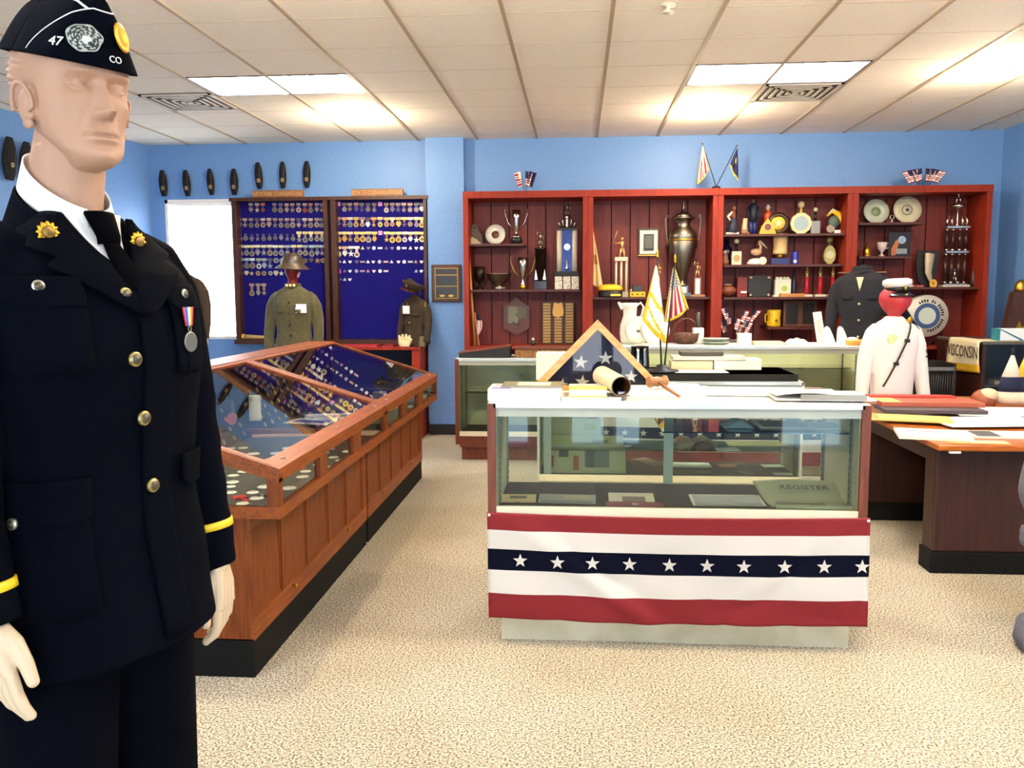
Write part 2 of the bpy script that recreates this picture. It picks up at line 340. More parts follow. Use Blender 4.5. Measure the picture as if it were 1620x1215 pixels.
for i, (hx_, hy_) in enumerate(cans):
    lab = ['round warm recessed lamp beyond the left fluorescent light', 'round warm recessed lamp beyond the right fluorescent light', 'round warm recessed lamp at the right edge of the ceiling', 'added unseen warm recessed lamp above the near oak case', 'added unseen warm recessed lamp above the bunting-draped showcase', 'added unseen warm recessed lamp above the right aisle'][i]
    T = thing('recessed_lamp', lab, 'ceiling lamp', (hx_, hy_, CEIL-.005), 0, 'recessed ceiling lamps')
    b = L(T); b.lathe([(.082, .004), (.1, .004), (.102, -.003), (.088, -.006), (.08, 0), (.078, .11), (.0, .12)], 'can_trim', 32); b.obj('trim_ring', T)
    b = L(T); b.lathe([(0, -.05), (.035, -.046), (.062, -.03), (.074, -.005), (.074, .02), (.045, .06), (.02, .1), (0, .1)], 'bulb_warm', 24); b.obj('bulb', T)
    l = bpy.data.lights.new('lamp_glow', 'POINT'); l.energy = 16 if i < 3 else 34; l.color = (1, .84, .62); l.shadow_soft_size = .05
    lo = bpy.data.objects.new('lamp_glow', l); COL.objects.link(lo); lo.location = (hx_, hy_, CEIL-.16)
def vent(x0, y0, label):
    T = thing('ceiling_vent', label, 'vent', (x0+.3, y0+.3, CEIL-.012), 0, 'square ceiling vents')
    b = L(T); mt = c('c9bfae', .5)
    for k in range(5):
        r = .29-k*.055; z = .004+.0*k
        for a in ((-r, r, -r, -r+.022), (-r, r, r-.022, r), (-r, -r+.022, -r, r), (r-.022, r, -r, r)): b.box(*a, -.002, .008, mt)
    b.box(-.02, .02, -.02, .02, -.002, .008, mt); b.obj('louvre', T)
    b = L(T); b.box(-.3, .3, -.3, .3, .008, .0115, c('5c5346', .8)); b.obj('backing', T)
vent(1.41, 6.81, 'square louvred ceiling vent beside the right fluorescent light'); vent(-3.47, 6.68, 'square louvred ceiling vent beside the left fluorescent light')
b = B(TR(.488, 4.93, CEIL-.045)); b.lathe([(0, 0), (.03, .002), (.033, .01), (.012, .016), (.012, .035), (.04, .04), (.04, .045)], c('cfc4b0', .4), 20); b.obj('ceiling_sprinkler', None, 'small pale sprinkler head on the ceiling at the top edge', 'sprinkler')
w = bpy.data.worlds.new('world'); SC.world = w; w.use_nodes = True; w.node_tree.nodes['Background'].inputs[0].default_value = (.75, .85, 1, 1); w.node_tree.nodes['Background'].inputs[1].default_value = .3

v = SC.view_settings; v.view_transform = 'Standard'; v.look = 'None'; v.exposure = 1.48; v.gamma = 1.0
# ---------------------------------------------------------------- bookcases along the back wall
BF = 8.5; BB = BY-.015; BTOP = 2.475
bx = [P(733, 400, Y=BF).x, P(930, 400, Y=BF).x, P(1135, 400, Y=BF).x, P(1347, 400, Y=BF).x, P(1566, 400, Y=BF).x]
def zpx(px, py, Y=BF): return P(px, py, Y=Y).z
shelves = [[(742, 830, 385), (742, 918, 458)], [(938, 1127, 470)], [(1144, 1338, 369), (1144, 1338, 418), (1144, 1338, 470), (1213, 1297, 518)], [(1357, 1460, 351), (1357, 1440, 405), (1437, 1555, 454)]]
BLAB = ['red wooden bookcase bay nearest the blue pier, holding silver cups and tall column trophies', 'red wooden bookcase bay holding the big urn trophy', 'red wooden bookcase bay with three full shelves of decanters and small trophies', 'rightmost red wooden bookcase bay, holding green plates and a tall twin-tier trophy']
for i in range(4):
    x0, x1 = bx[i]+.001, bx[i+1]-.001
    T = thing('bookcase', BLAB[i], 'bookcase', ((x0+x1)/2, (BF+BB)/2, 0), 0, 'red bookcases along the back wall')
    b = B()
    sw = .05
    b.box(x0, x0+sw, BF, BB, 0, BTOP-.06, 'red_wood'); b.obj('side_panel', T); b = B(); b.box(x1-sw, x1, BF, BB, 0, BTOP-.06, 'red_wood'); b.obj('side_panel', T); b = B()
    b.box(x0+sw, x1-sw, BF+.02, BB, .0, .12, 'red_wood'); b.obj('plinth', T); b = B(); b.box(x0+sw, x1-sw, BF, BB-.03, .925, .95, 'red_wood'); b.obj('counter_shelf', T)
    b = B(); b.box(x0, x1, BF-.01, BB, BTOP-.065, BTOP, 'red_wood'); b.obj('top_panel', T)
    b = B(); n = 6; w_ = (x1-x0-2*sw)/n
    for k in range(n): b.box(x0+sw+k*w_+.006, x0+sw+(k+1)*w_-.006, BB-.03, BB-.012, .12, BTOP-.065, 'red_plank')
    b.box(x0+sw, x1-sw, BB-.014, BB-.002, .12, BTOP-.065, c('2c0d0a', .8)); b.obj('back_panel', T)
    for a0, a1, y in shelves[i]:
        s0, s1 = max(P(a0, y, Y=BF+.1).x, x0+sw), min(P(a1, y, Y=BF+.1).x, x1-sw); z = zpx((a0+a1)/2, y)
        b = B(); b.box(s0, s1, BF+.06, BB-.03, z-.022, z, c('4a1a14', .5)); b.obj('shelf', T)
# ---------------------------------------------------------------- two medal boards and the low cabinet
def board(x0, x1, label, sign, sx0, sx1):
    z0, z1 = .975, 2.48; T = thing('medal_board', label, 'display board', ((x0+x1)/2, BY-.07, z0), 0, 'blue felt medal boards')
    b = B(); b.box(x0+.05, x1-.05, BY-.03, BY-.012, z0+.03, z1-.03, 'felt_blue'); b.obj('felt_panel', T)
    b = B()
    b.box(x0, x0+.055, BY-.14, BY-.005, z0, z1, 'walnut'); b.box(x1-.045, x1, BY-.14, BY-.005, z0, z1, 'walnut')
    b.box(x0-.02, x1+.01, BY-.15, BY-.005, z1-.035, z1, 'walnut'); b.box(x0-.015, x1+.01, BY-.16, BY-.005, z0-.02, z0+.025, 'walnut'); b.obj('frame', T)
    a0, a1 = P(sx0, 305, Y=BY-.1).x, P(sx1, 305, Y=BY-.1).x
    S = thing('wooden_sign', 'carved wooden sign reading %s on top of a medal board' % sign, 'sign', ((a0+a1)/2, BY-.1, z1))
    b = B(); b.box(a0, a1, BY-.12, BY-.08, z1, z1+.075, mat('sign_wood', '9a6a3c', .5, hx2='7a4c26', scale=10, stretch=(1, 6, 8)), bev=.004); b.obj('plank', S)
    b = B(); t0 = B(); t0.text(sign, .058, 'gold', Matrix()); wd = max(v.x for v in t0.v)-min(v.x for v in t0.v); sc = min(1, (a1-a0-.03)/wd)
    b.text(sign, .06, c('c99c62', .5), TR((a0+a1)/2, BY-.1205, z1+.037) @ Matrix.Rotation(PI/2, 4, 'X') @ Matrix.Diagonal((sc, 1, 1, 1)), .001); b.obj('carved_lettering', S)
XB0, XB1, XB2, XB3 = P(368, 400, Y=8.8).x, P(519, 400, Y=8.8).x, P(524, 400, Y=8.8).x, P(677, 400, Y=8.8).x
board(XB0, XB1, 'left walnut-framed board of medals on blue felt, beside the bright window', 'NATIONAL CONVENTIONS', 400, 480)
board(XB2, XB3, 'right walnut-framed board of medals on blue felt, beside the blue pier', 'STATE CONVENTIONS', 557, 638)
def lb(zx, zy): return P(370+.13986*zx, 310+.13986*zy, Y=BY-.035)
def rb(zx, zy): return P(520+.13986*zx, 310+.13986*zy, Y=BY-.035)
TINT = ['c9b48a', 'b9a89a', 'a8794a', 'd8c9a2', '9a9aa8', 'c8925e', 'b3a06a']
def medal(p, top, length, barhex, ribhex, dischex, dw, label, group, shape='round', bw=.052):
    """hanging medal: bar at top, ribbon, pendant; pinned flat on the felt"""
    b = B(TR(p.x, p.y, p.z))
    y = -.008
    if barhex: b.box(-bw/2, bw/2, y, 0, -.026, 0, c(barhex, .35, .3))
    if ribhex: b.prism([(-.014, -.02), (.014, -.02), (.014, -length+.03), (0, -length+.018), (-.014, -length+.03)], .004, c(ribhex, .7), None, y+.002)
    zc = -length
    if dischex:
        if shape == 'star': b.star(0, zc, dw*1.15, .006, c(dischex, .35, .6), y)
        elif shape == 'shield': b.prism([(-dw*.8, zc+dw), (dw*.8, zc+dw), (dw*.9, zc), (0, zc-dw), (-dw*.9, zc)], .006, c(dischex, .35, .6), None, y)
        else: b.disc(0, zc, dw, .006, c(dischex, .35, .6), y, 14); b.disc(0, zc, dw*.6, .002, c('7d6a4a', .4, .6), y-.002, 10)
    return b.obj('medal', None, label, 'medal', group)
def words(hx):
    v = [int(hx[i:i+2], 16) for i in (0, 2, 4)]; m = max(v)
    if m < 120: return 'dark'
    if v[2] > v[0]+8: return 'silver-grey'
    if v[0]-v[2] > 70: return 'golden'
    if v[0] > 215: return 'cream'
    return 'tan'
def row(fn, xs, zy, length, bars, ribs, discs, dw, rowname, bname, group, skip=(), bw=.052):
    for i, x in enumerate(xs):
        bar = bars[i % len(bars)] if bars else None; rb_ = ribs[i % len(ribs)] if ribs else None; d = discs[i % len(discs)]
        sh = ['round', 'round', 'shield', 'round', 'star'][(i*7+zy) % 5]
        what = ('%s-barred medal' % words(bar)) if bar else 'barless medal'
        lab = '%s, %s in the %s of the %s' % (what, ORD[i] if i < 16 else 'last', rowname, bname)
        medal(fn(x, zy+rnd.uniform(-2, 2)), 0, length*(1+rnd.uniform(-.06, .08)), bar, rb_, d, dw*(1+rnd.uniform(-.15, .1)), lab, group, sh, bw)
def pxm(n): return n*.13986*8.95/1350
RIB = ['5c3a34', '6a4a3a', '3d3550', '70504a', '4a4468', '806048']
G1 = 'medals on the left board'; NB = 'left board'
row(lb, [192, 262, 328, 460, 528, 598, 662, 732, 803, 868, 938, 992], 82, pxm(78), ['b8a89c', 'd8c8b0', 'e08050', '9a8f96', '8a8090', 'd9b49a', 'd0a898'], RIB, ['9c8d80', 'd6c4a0', 'a03028', '6c6a78', '8b8078', 'b89a7a'], .026, 'top row', NB, G1, bw=.045)
row(lb, [62, 126, 195, 262, 330, 398, 466, 532, 602, 665, 733, 802, 868, 938, 992], 252, pxm(78), ['8c7a7a', 'b09a8a', 'a08a84', '5e5468', 'c9c0b4', 'c4a898', '94807a'], RIB, ['8a8288', 'b0a49a', '7c7888', 'a89c98', 'c8a898', 'b89a88'], .027, 'second row', NB, G1, bw=.048)
row(lb, [70, 133, 202, 268, 335, 403, 468, 535, 603, 670], 408, pxm(75), None, ['55506e', '5e5a70', '4a466a'], ['8a8890', 'a09ca0', '7a7888', '96929c'], .026, 'third row', NB, G1)
row(lb, [738, 806, 872, 940, 996], 404, pxm(88), ['e8dca0', 'e6d690', 'eee2a6', 'e4c684'], ['d8cc80', '8a7458'], ['a8a498', '98a0a4', 'a8b0b0', '9c9890'], .027, 'third row, right end', NB, G1, bw=.055)
row(lb, [74, 143, 205, 268, 338, 407, 470, 538, 606, 676, 745, 808, 880, 942, 996], 556, pxm(92), ['e8dca8', 'f2ecc8', 'ecdca0', 'f4f0cc', 'e8dcb0', 'ece4bc', 'f6f4dc', 'e8e0b0', 'a8b4c4', 'f0e8b4', 'ecdc9c', '98a8a8', 'b4ccd4', 'a4b8a4', 'c8d8dc'], ['4a4a60', '5a5668'], ['a0a8a8', 'a4acb0', 'b8a498', '9894a0', 'b4b0a4', 'b4ac90'], .028, 'fourth row', NB, G1, bw=.058)
row(lb, [78, 146, 210, 282, 343, 408], 704, pxm(86), ['b4c8cc', 'a8c4cc', 'dce8e4', 'b0b890', 'a4b4c0', '606070'], ['5a5a74'], ['8c98a4', '6e7c8c', '9c9ca4', 'f0f0ec', 'a4b4c4', 'a8b0bc'], .031, 'fifth row', NB, G1, bw=.055)
row(lb, [478, 540, 808, 876, 946, 1008], 706, pxm(24), None, None, ['a0aab4', '96a4b0', '7a6a6a', '786a70', 'c8a470', 'b89c80'], .027, 'fifth row, right end', NB, G1)
row(lb, [78, 145, 202, 275, 342, 415, 478, 538], 850, pxm(25), None, None, ['a88c74', 'e8d4b4', 'e0c49c', 'c8ac8c', 'b0947c', 'd8d4c8', 'ecd8b4', 'f0e8d0'], .026, 'sixth row', NB, G1)
row(lb, [203, 275, 340], 990, pxm(112), ['b09484', 'a89088', 'b49c7c'], ['8c7468', '9c8c84', '94845c'], ['b4a48c', 'b0a8a0', 'c8b494'], .029, 'bottom row', NB, G1)
G2 = 'medals on the right board'; NB = 'right board'
row(rb, [178, 240, 312, 375, 445, 515, 652, 720, 785, 850, 920, 992, 1052], 78, pxm(76), ['8c8484', 'c8a090', 'c89880', '7c7860', '5c5868', '8c6c54', '8c7c5c', '9c7450'], ['6c4c48', '54503c', '6c4438', '50465c'], ['a8a8a8', '5c5464', '4c4868', '484470', '685c68', '54507c'], .026, 'top row', NB, G2, bw=.05)
row(rb, [105, 178, 242, 310, 380, 443, 510, 582, 655, 720, 790, 855, 922, 992, 1052], 242, pxm(80), ['b09070', 'd09878', 'c8c0a0', 'b8a068', '8c7484', '4c4460', 'c8984c', 'd8b88c', 'd8b478', 'f4e8b0', 'd8b078', 'dcc88c', 'ece0b0', 'f4ecc0', 'e8d090'], ['7a5c34', '94643c', '54507c', 'a07c3c', 'dcc484'], ['5c5468', 'a87c6c', '687c9c', 'c89c58', 'd0a890', 'c8dce8', 'c08c50', 'e8d454', 'c0907c', 'd89068', 'e8a85c'], .027, 'second row', NB, G2, bw=.058)
row(rb, [110, 180, 243, 318, 385, 450, 518, 655, 720, 790, 860, 925, 992, 1055], 405, pxm(86), ['f0dca0', 'ecd088', 'f0d4b0', 'e8c470', 'e8c87c', 'e4d0a0', 'f0cc70', 'f0dc98', 'f4e488', 'f4d8a8', 'f4f0d0', 'f4e8c0'], ['6c4428', 'a07c28', '74583c', '8c6838', '8c6438'], ['d8a058', 'c89c48', 'b0946c', 'c8a03c', 'e8b450', 'acacb0', 'e8a84c', 'd8ac54', 'e4cc50', 'f0b048', 'f8fcf4', 'f0f4ec', 'f4f0cc', 'f8e498'], .028, 'third row', NB, G2, bw=.06)
row(rb, [108, 182, 252, 318], 570, pxm(88), ['f0e098', 'c8a890', 'f4f4e0', 'f0f0e4'], ['6c5430', 'a09070', '54605c', 'd8c8b8'], ['ecdc98', 'f0ead8', 'f4f4f0', 'e4d8d0'], .03, 'fourth row', NB, G2, bw=.06)
def pins(xs, zy, rowname, hexes):
    for i, x in enumerate(xs):
        p = rb(x, zy); b = B(TR(p.x, p.y, p.z)); h = hexes[i % len(hexes)]; k = c(h, .4, .3); q = (i*5+zy) % 4; r = .019+.006*((i*3) % 3)/2
        if q == 0: b.disc(0, 0, r, .006, k, -.006, 12)
        elif q == 1: b.prism([(-r*1.3, -r*.5), (r*1.3, -r*.5), (r*1.3, r*.5), (-r*1.3, r*.5)], .006, k, None, -.006)
        elif q == 2: b.prism([(-r, -r*.7), (r, -r*.7), (0, r)], .006, k, None, -.006)
        else: b.prism([(-r, r*.6), (r, r*.6), (r*.8, -r*.2), (0, -r), (-r*.8, -r*.2)], .006, k, None, -.006)
        what = 'white' if h[0] in 'ef' else 'dull'
        b.obj('lapel_pin', None, 'small %s lapel pin, %s pin in the %s of the right board' % (what, ORD[i], rowname), 'pin', 'lapel pins on the right board')
pins([385, 450, 512, 582, 652, 718, 790, 855, 925, 992, 1052], 590, 'fourth row', ['f0d8a8', '8c84b0', 'e4e8f0', 'f4f4f8', '7c6c88', '8c80a8', 'fafaf8', 'f0f0f4', 'e8e8ec', 'f8fcf8', 'f4f4ec'])
pins([112, 178, 243, 318, 385, 445, 505, 575, 648, 712, 790, 855, 925, 985, 1050], 745, 'fifth row', ['c8c8dc', 'fafaf8', 'f0f0f0', '5c5470', 'a89488', 'fcfcfa', 'dcd8d0', 'c8c8d8', 'dca8a0', 'e4e4ec', 'fafaf8', 'f4f4f4', 'b8c0c0', 'b88c84', 'ecdccc'])
pins([182, 242, 315, 382, 445, 512, 582, 648, 990, 1048], 850, 'sixth row', ['6c6c90', 'f4f4f8', 'a0a0bc', 'b0a0c4', 'd8909c', 'e8e8f8', 'fcfcfc', 'ecd0d0', 'a8b8b8', 'f0f0f0'])
pins([120, 183, 240], 945, 'bottom row', ['6c789c', 'c0d4d0', 'ece0ec'])
for zx, zy, w_ in ((110, 92, 'at the top left corner'), (582, 92, 'in the middle of the top row'), (585, 418, 'in the third row'), (115, 853, 'at the left of the sixth row')):
    p = rb(zx, zy); b = B(TR(p.x, p.y, p.z)); b.box(-.021, .021, -.004, 0, -.021, .021, c('ec9ce0' if zy < 500 else 'ea5ccc', .7)); b.obj('paper_note', None, 'pink square of paper %s of the right board' % w_, 'note', 'pink paper squares')
# low red cabinet under the right board
T = thing('low_cabinet', 'low open red cabinet with dark felt interior under the medal boards', 'cabinet', (-2.1, 8.63, 0))
CZ = .945
b = B(); b.box(-2.72, -1.575, 8.46, 8.93, CZ-.03, CZ, 'red_wood', bev=.003); b.obj('cabinet_top', T)
b = B(); b.box(-2.71, -2.63, 8.47, 8.93, 0, CZ-.03, 'red_wood'); b.obj('side_panel', T); b = B(); b.box(-1.665, -1.585, 8.47, 8.93, 0, CZ-.03, 'red_wood'); b.obj('side_panel', T); b = B(); b.box(-2.63, -1.665, 8.5, 8.93, 0, .1, 'red_wood'); b.obj('plinth', T)
b = B(); b.box(-2.63, -1.665, 8.88, 8.93, .1, CZ-.03, c('1b2c46', .7)); b.box(-2.63, -1.665, 8.5, 8.88, .1, .11, c('2a2a34', .8)); b.obj('inner_panel', T)
b = B(); b.box(-2.63, -1.665, 8.52, 8.88, .5, .515, c('21344e', .6)); b.obj('shelf', T)
for px0, px1, hx, lab in ((541, 598, 'a8282c', 'flat red folder lying on the low cabinet, its left one'), (606, 624, '8c1f28', 'small dark red booklet on the low cabinet near the cream gloves')):
    a0, a1 = P(px0, 545, Y=8.55).x, P(px1, 545, Y=8.55).x
    b = B(); b.box(a0, a1, 8.5, 8.68, CZ, CZ+.018, c(hx, .5)); b.obj('folder', None, lab, 'folder')
# plaque on the pier
x0, x1 = P(683, 440, Y=8.8).x, P(730, 440, Y=8.8).x; z0, z1 = 1.39, 1.775; yy = BY-.14
T = thing('wall_plaque', 'dark walnut plaque with three black panels hanging on the blue pier', 'plaque', ((x0+x1)/2, yy-.01, z0))
b = B(); b.box(x0, x1, yy-.025, yy-.002, z0, z1, 'walnut', bev=.006); b.obj('backing_board', T)
b = B(); fr = .035
for (a, bb, cc, d) in ((x0+fr, x1-fr, z1-fr-.006, z1-fr), (x0+fr, x1-fr, z0+fr, z0+fr+.006), (x0+fr, x0+fr+.006, z0+fr, z1-fr), (x1-fr-.006, x1-fr, z0+fr, z1-fr), (x0+fr, x1-fr, z1-.11, z1-.104), (x0+fr, x1-fr, z1-.225, z1-.219)): b.box(a, bb, yy-.03, yy-.0245, cc, d, 'brass')
b.obj('brass_border', T)
for k, (a, d) in enumerate(((z1-.103, z1-fr-.006), (z1-.218, z1-.111), (z0+fr+.006, z1-.226))):
    b = B(); b.box(x0+fr+.008, x1-fr-.008, yy-.028, yy-.0245, a, d, c('17140f', .3)); b.obj('engraved_panel', T)
for k in (0, 1): b = B(); b.disc((x0+x1)/2-.045+k*.09, z0+.065, .012, .003, 'brass', yy-.031, 16, rx=.028); b.obj('brass_emblem', T)
# ---------------------------------------------------------------- oak floor cases, two units
EX0, EX1, RZ0, RZ1 = -2.16, -1.12, .645, .84; RGX, RGZ = -1.965, 1.105
def slope(x): return RZ1+(RGZ-RZ1)*(EX1-x)/(EX1-RGX)
def oak_case(y0, y1, label, first, posts, panels, knobs):
    T = thing('display_case', label, 'display case', ((EX0+EX1)/2, (y0+y1)/2, 0), 0, 'slant-topped oak display cases')
    bx0, bx1 = EX0+.1, -1.25
    b = B(); b.box(bx0+.01, bx1-.005, y0+.03, y1-.01, 0, .155, 'black_vinyl'); b.obj('toe_kick', T)
    b = B(); b.box(bx0, bx1-.014, y0+.03, y1-.002, .15, RZ0, 'oak_v')
    b.box(bx1-.014, bx1, y0+.03, y1-.002, .15, .235, 'oak'); b.box(bx1-.014, bx1, y0+.03, y1-.002, .595, RZ0, 'oak')
    e = [y0+.03]+[q for p in panels for q in p]+[y1-.002]
    for i in range(0, len(e), 2): b.box(bx1-.014, bx1, e[i], e[i+1], .235, .595, 'oak_v')
    b.obj('body', T)
    for p0, p1 in panels:
        b = B(); b.box(bx1-.0135, bx1-.008, p0+.001, p1-.001, .236, .594, 'oak_v')
        for q in ((p0, p0+.008, .236, .594), (p1-.008, p1, .236, .594), (p0, p1, .236, .244), (p0, p1, .586, .594)): b.box(bx1-.013, bx1-.004, *q, 'oak')
        b.obj('door_panel', T)
    for ky in knobs: b = B(TR(bx1, ky, .215) @ Matrix.Rotation(PI/2, 4, 'Y')); b.lathe([(.004, 0), (.004, .01), (.009, .014), (.009, .02), (.004, .023), (0, .023)], 'brass', 12); b.obj('knob', T)
    # display box: bottom tray rail, posts, rim rail
    b = B()
    b.box(EX1-.03, EX1, y0, y1, RZ0, RZ0+.045, 'oak'); b.box(EX0, EX0+.03, y0, y1, RZ0, RGZ-.02, 'oak'); b.box(EX0+.03, EX1-.03, y0, y0+.03, RZ0, RZ0+.045, 'oak'); b.box(EX0+.03, EX1-.03, y1-.03, y1, RZ0, RZ0+.045, 'oak')
    b.box(EX0+.03, EX1-.03, y0+.03, y1-.03, RZ0, RZ0+.012, 'felt_grey'); b.obj('tray', T)
    b = B()
    for q0, q1 in posts: b = B(); b.box(EX1-.028, EX1-.002, q0, q1, RZ0+.045, RZ1-.045, 'oak_v'); b.obj('post', T)
    for yy0, yy1 in ((y0+.002, y0+.04), (y1-.04, y1-.002)): b = B(); b.box(EX1-.05, EX1-.001, yy0, yy1, RZ0+.045, RZ1-.04, 'oak_v'); b.obj('corner_post', T)
    b = B(); b.box(EX1-.03, EX1-.001, y0+.001, y1-.001, RZ1-.055, RZ1-.004, 'oak')
    def quadx(xa, xb, ya, yb, th=.022): b.raw([(xa, ya, slope(xa)), (xb, ya, slope(xb)), (xb, yb, slope(xb)), (xa, yb, slope(xa))]+[(xa, ya, slope(xa)-th), (xb, ya, slope(xb)-th), (xb, yb, slope(xb)-th), (xa, yb, slope(xa)-th)], [(0, 1, 2, 3), (7, 6, 5, 4), (0, 4, 5, 1), (1, 5, 6, 2), (2, 6, 7, 3), (3, 7, 4, 0)], 'oak')
    quadx(EX1-.07, EX1+.003, y0-.003, y1); quadx(RGX-.001, RGX+.03, y0, y1); quadx(RGX+.03, EX1-.07, y0-.002, y0+.05, .03); quadx(RGX+.03, EX1-.07, y1-.05, y1, .03)
    b.obj('lid_frame', T)
    b = B(); b.box(EX0-.004, RGX+.006, y0-.002, y1, RGZ-.022, RGZ+.002, 'oak', bev=.003); b.obj('ridge_board', T)
    # end gables: rails round a glass pane
    for ye0, ye1 in ((y0, y0+.022),) if first else ((y1-.022, y1),):
        b = B(); b.box(EX0+.03, RGX, ye0, ye1, RZ0+.045, RGZ-.022, 'oak_v')
        b.raw([(x, y, slope(x)-dz) for y in (ye0, ye1) for dz in (.0, .055) for x in (RGX, EX1-.03)], [(0, 1, 3, 2), (4, 6, 7, 5), (0, 4, 5, 1), (2, 3, 7, 6)], 'oak'); b.obj('gable_frame', T)
        b = B(); ym = (ye0+ye1)/2; b.raw([(RGX, ym, RZ0+.045), (EX1-.05, ym, RZ0+.045), (EX1-.05, ym, slope(EX1-.05)-.05), (RGX, ym, slope(RGX)-.05)], [(0, 1, 2, 3)], 'clear_glass'); b.obj('end_glass', T)
    b = B(); z = -.008; b.raw([(RGX+.02, y0+.04, slope(RGX+.02)+z), (EX1-.06, y0+.04, slope(EX1-.06)+z), (EX1-.06, y1-.04, slope(EX1-.06)+z), (RGX+.02, y1-.04, slope(RGX+.02)+z)], [(0, 1, 2, 3)], 'clear_glass'); b.obj('lid_glass', T)
    b = B(); b.raw([(EX1-.016, y0+.04, RZ0+.045), (EX1-.016, y1-.04, RZ0+.045), (EX1-.016, y1-.04, RZ1-.05), (EX1-.016, y0+.04, RZ1-.05)], [(0, 1, 2, 3)], 'clear_glass'); b.obj('side_glass', T)
    for k in (.08, .5, .92): yk = y0+(y1-y0)*k; x = EX1-.035; b = B(); b.cb(x, yk, slope(x)-.002, .018, .014, .007, c('b8a890', .3, .6)); b.obj('latch', T)
oak_case(3.08, 4.895, 'oak display case with slanted glass lid nearest the viewer, full of round badges', True, [(3.60, 3.71), (4.15, 4.31)], [(3.187, 3.438), (3.523, 3.78), (3.853, 4.12), (4.216, 4.456), (4.527, 4.80)], [3.56, 4.443])
oak_case(4.9, 6.72, 'far oak display case with slanted glass lid, a cream mug inside', False, [(5.36, 5.53), (5.91, 6.11)], [(5.0, 5.25), (5.33, 5.59), (5.68, 5.93), (6.03, 6.27), (6.36, 6.62)], [5.30, 6.225])
TRAY = RZ0+.012
# badges in the near case
used = []
n_ = 0
while n_ < 150:
    x, y = rnd.uniform(EX0+.12, EX1-.06), rnd.uniform(3.14, 4.45); r = rnd.choice([.022, .027, .031, .034])
    n_ += 1
    if any((x-a)**2+(y-d)**2 < (r+q+.004)**2 for a, d, q in used): continue
    used.append((x, y, r)); t = rnd.random()
    k, lab, g = ('f1efe8', 'round white pin badge lying on grey felt in the near oak case', 'white pin badges') if t < .74 else ('c9303a', 'round red pin badge lying on grey felt in the near oak case', 'red pin badges') if t < .83 else ('dfc46a', 'round yellow pin badge lying on grey felt in the near oak case', 'yellow pin badges') if t < .92 else ('8fa6c8', 'round pale blue pin badge lying on grey felt in the near oak case', 'blue pin badges')
    b = B(TR(x, y, TRAY+.0015)); b.lathe([(r*.96, 0), (r, .002), (r*.8, .005), (0, .0065)], c(k, .35), 18)
    b.box(-r*.45, r*.45, -.002, .002, .0058, .0068, c('8a8680', .6)); b.obj('pin_badge', None, lab, 'badge', g)
# red pins & ribbons near the front end
p = P(383, 790, Z=TRAY); b = B(TR(p.x, p.y, TRAY+.002, .7)); b.box(-.01, .01, -.075, .02, 0, .004, 'red'); b.prism([(-.03, 0), (.03, 0), (.024, .006), (-.024, .006)], .05, 'red', None, 0); b.obj('award_ribbon', None, 'red award ribbon lying among badges at the near end of the oak case', 'ribbon')
p = P(404, 788, Z=TRAY); b = B(TR(p.x+.03, p.y+.02, TRAY+.002, .5)); b.box(-.03, .03, -.012, .012, 0, .006, 'black'); b.disc(0, 0, .02, .004, 'silver', 0, 14, TR(0, 0, .008, 0, PI/2)); b.obj('cap_badge', None, 'black and silver cap badge beside the red award ribbon', 'badge')
# hanging items on the back board of the near case
def ribbon(px, py0, py1, wpx, hx, lab, Y, end=None):
    X = -1.93; p0 = P(px, py0, Y=Y); p1 = P(px+8, py1, Y=Y); k = Y/1350
    b = B(); a = Vector((p0.x, Y, min(p0.z, slope(p0.x)-.06))); d = Vector((p1.x, Y-.05, max(p1.z, TRAY+.004))); w_ = wpx*k/2
    b.grid(lambda u, v: a.lerp(d, v)+Vector(((u-.5)*2*w_, 0, 0)), 2, 8, c(hx, .7), .003)
    if end: b.disc(d.x, d.z, .03, .006, c(end, .5), Y-.06, 16, rx=.024)
    b.obj('ribbon', None, lab, 'ribbon')
ribbon(402, 600, 664, 20, 'c9c4ac', 'cream printed ribbon leaning upright inside the near oak case', 4.35)
ribbon(366, 612, 660, 8, '3a3238', 'dark hanging ribbon with a pink medal inside the near oak case', 4.1, 'c86a6a')
# papers and pin boards in the far end of the near case and in the far case
def flat(px, py, Z, w_, d_, rz, th, hx, name, lab, cat, marks=None, group=None, tilt=0):
    p = P(px, py, Z=Z); yl, yh = (3.6+d_/2*0, 3.94) if Z in (.585, .876, .906) or 1.03 < Z < 1.06 else (5.6, 5.86) if .29 < Z < .57 else (-9, 99)
    if 1.03 < Z < 1.06: yl, yh = 3.52+d_/2, 4.03-d_/2
    q_ = max(yl, min(yh, p.y)); p = Vector((p.x*q_/p.y, q_, Z)); b = B(TR(p.x, p.y, Z+.001, rz, tilt)); b.box(-w_/2, w_/2, -d_/2, d_/2, 0, th, c(hx, .65))
    for m in marks or []: b.box(m[0]*w_, m[1]*w_, m[2]*d_, m[3]*d_, th, th+.0008, c(m[4], .6))
    return b.obj(name, None, lab, cat, group)
flat(536, 660, TRAY, .45, .3, .3, .006, 'f0efe6', 'leaflet', 'white leaflet at the far end of the near oak case', 'leaflet', [(-.4, .4, -.1, -.05, '6a7a6a'), (-.4, .3, .1, .15, '6a7a6a')])
flat(495, 668, TRAY+.012, .3, .22, -.2, .006, 'ecebe0', 'leaflet', 'white leaflet with blue print beside the orange ribbon bundle', 'leaflet', [(-.4, .4, -.3, .1, '3a3f9a'), (-.4, .3, .2, .25, '6a7a6a')])
flat(505, 684, TRAY, .34, .08, .25, .012, 'c84a22', 'ribbon_bundle', 'orange ribbon bundle lying in the near oak case', 'ribbon')
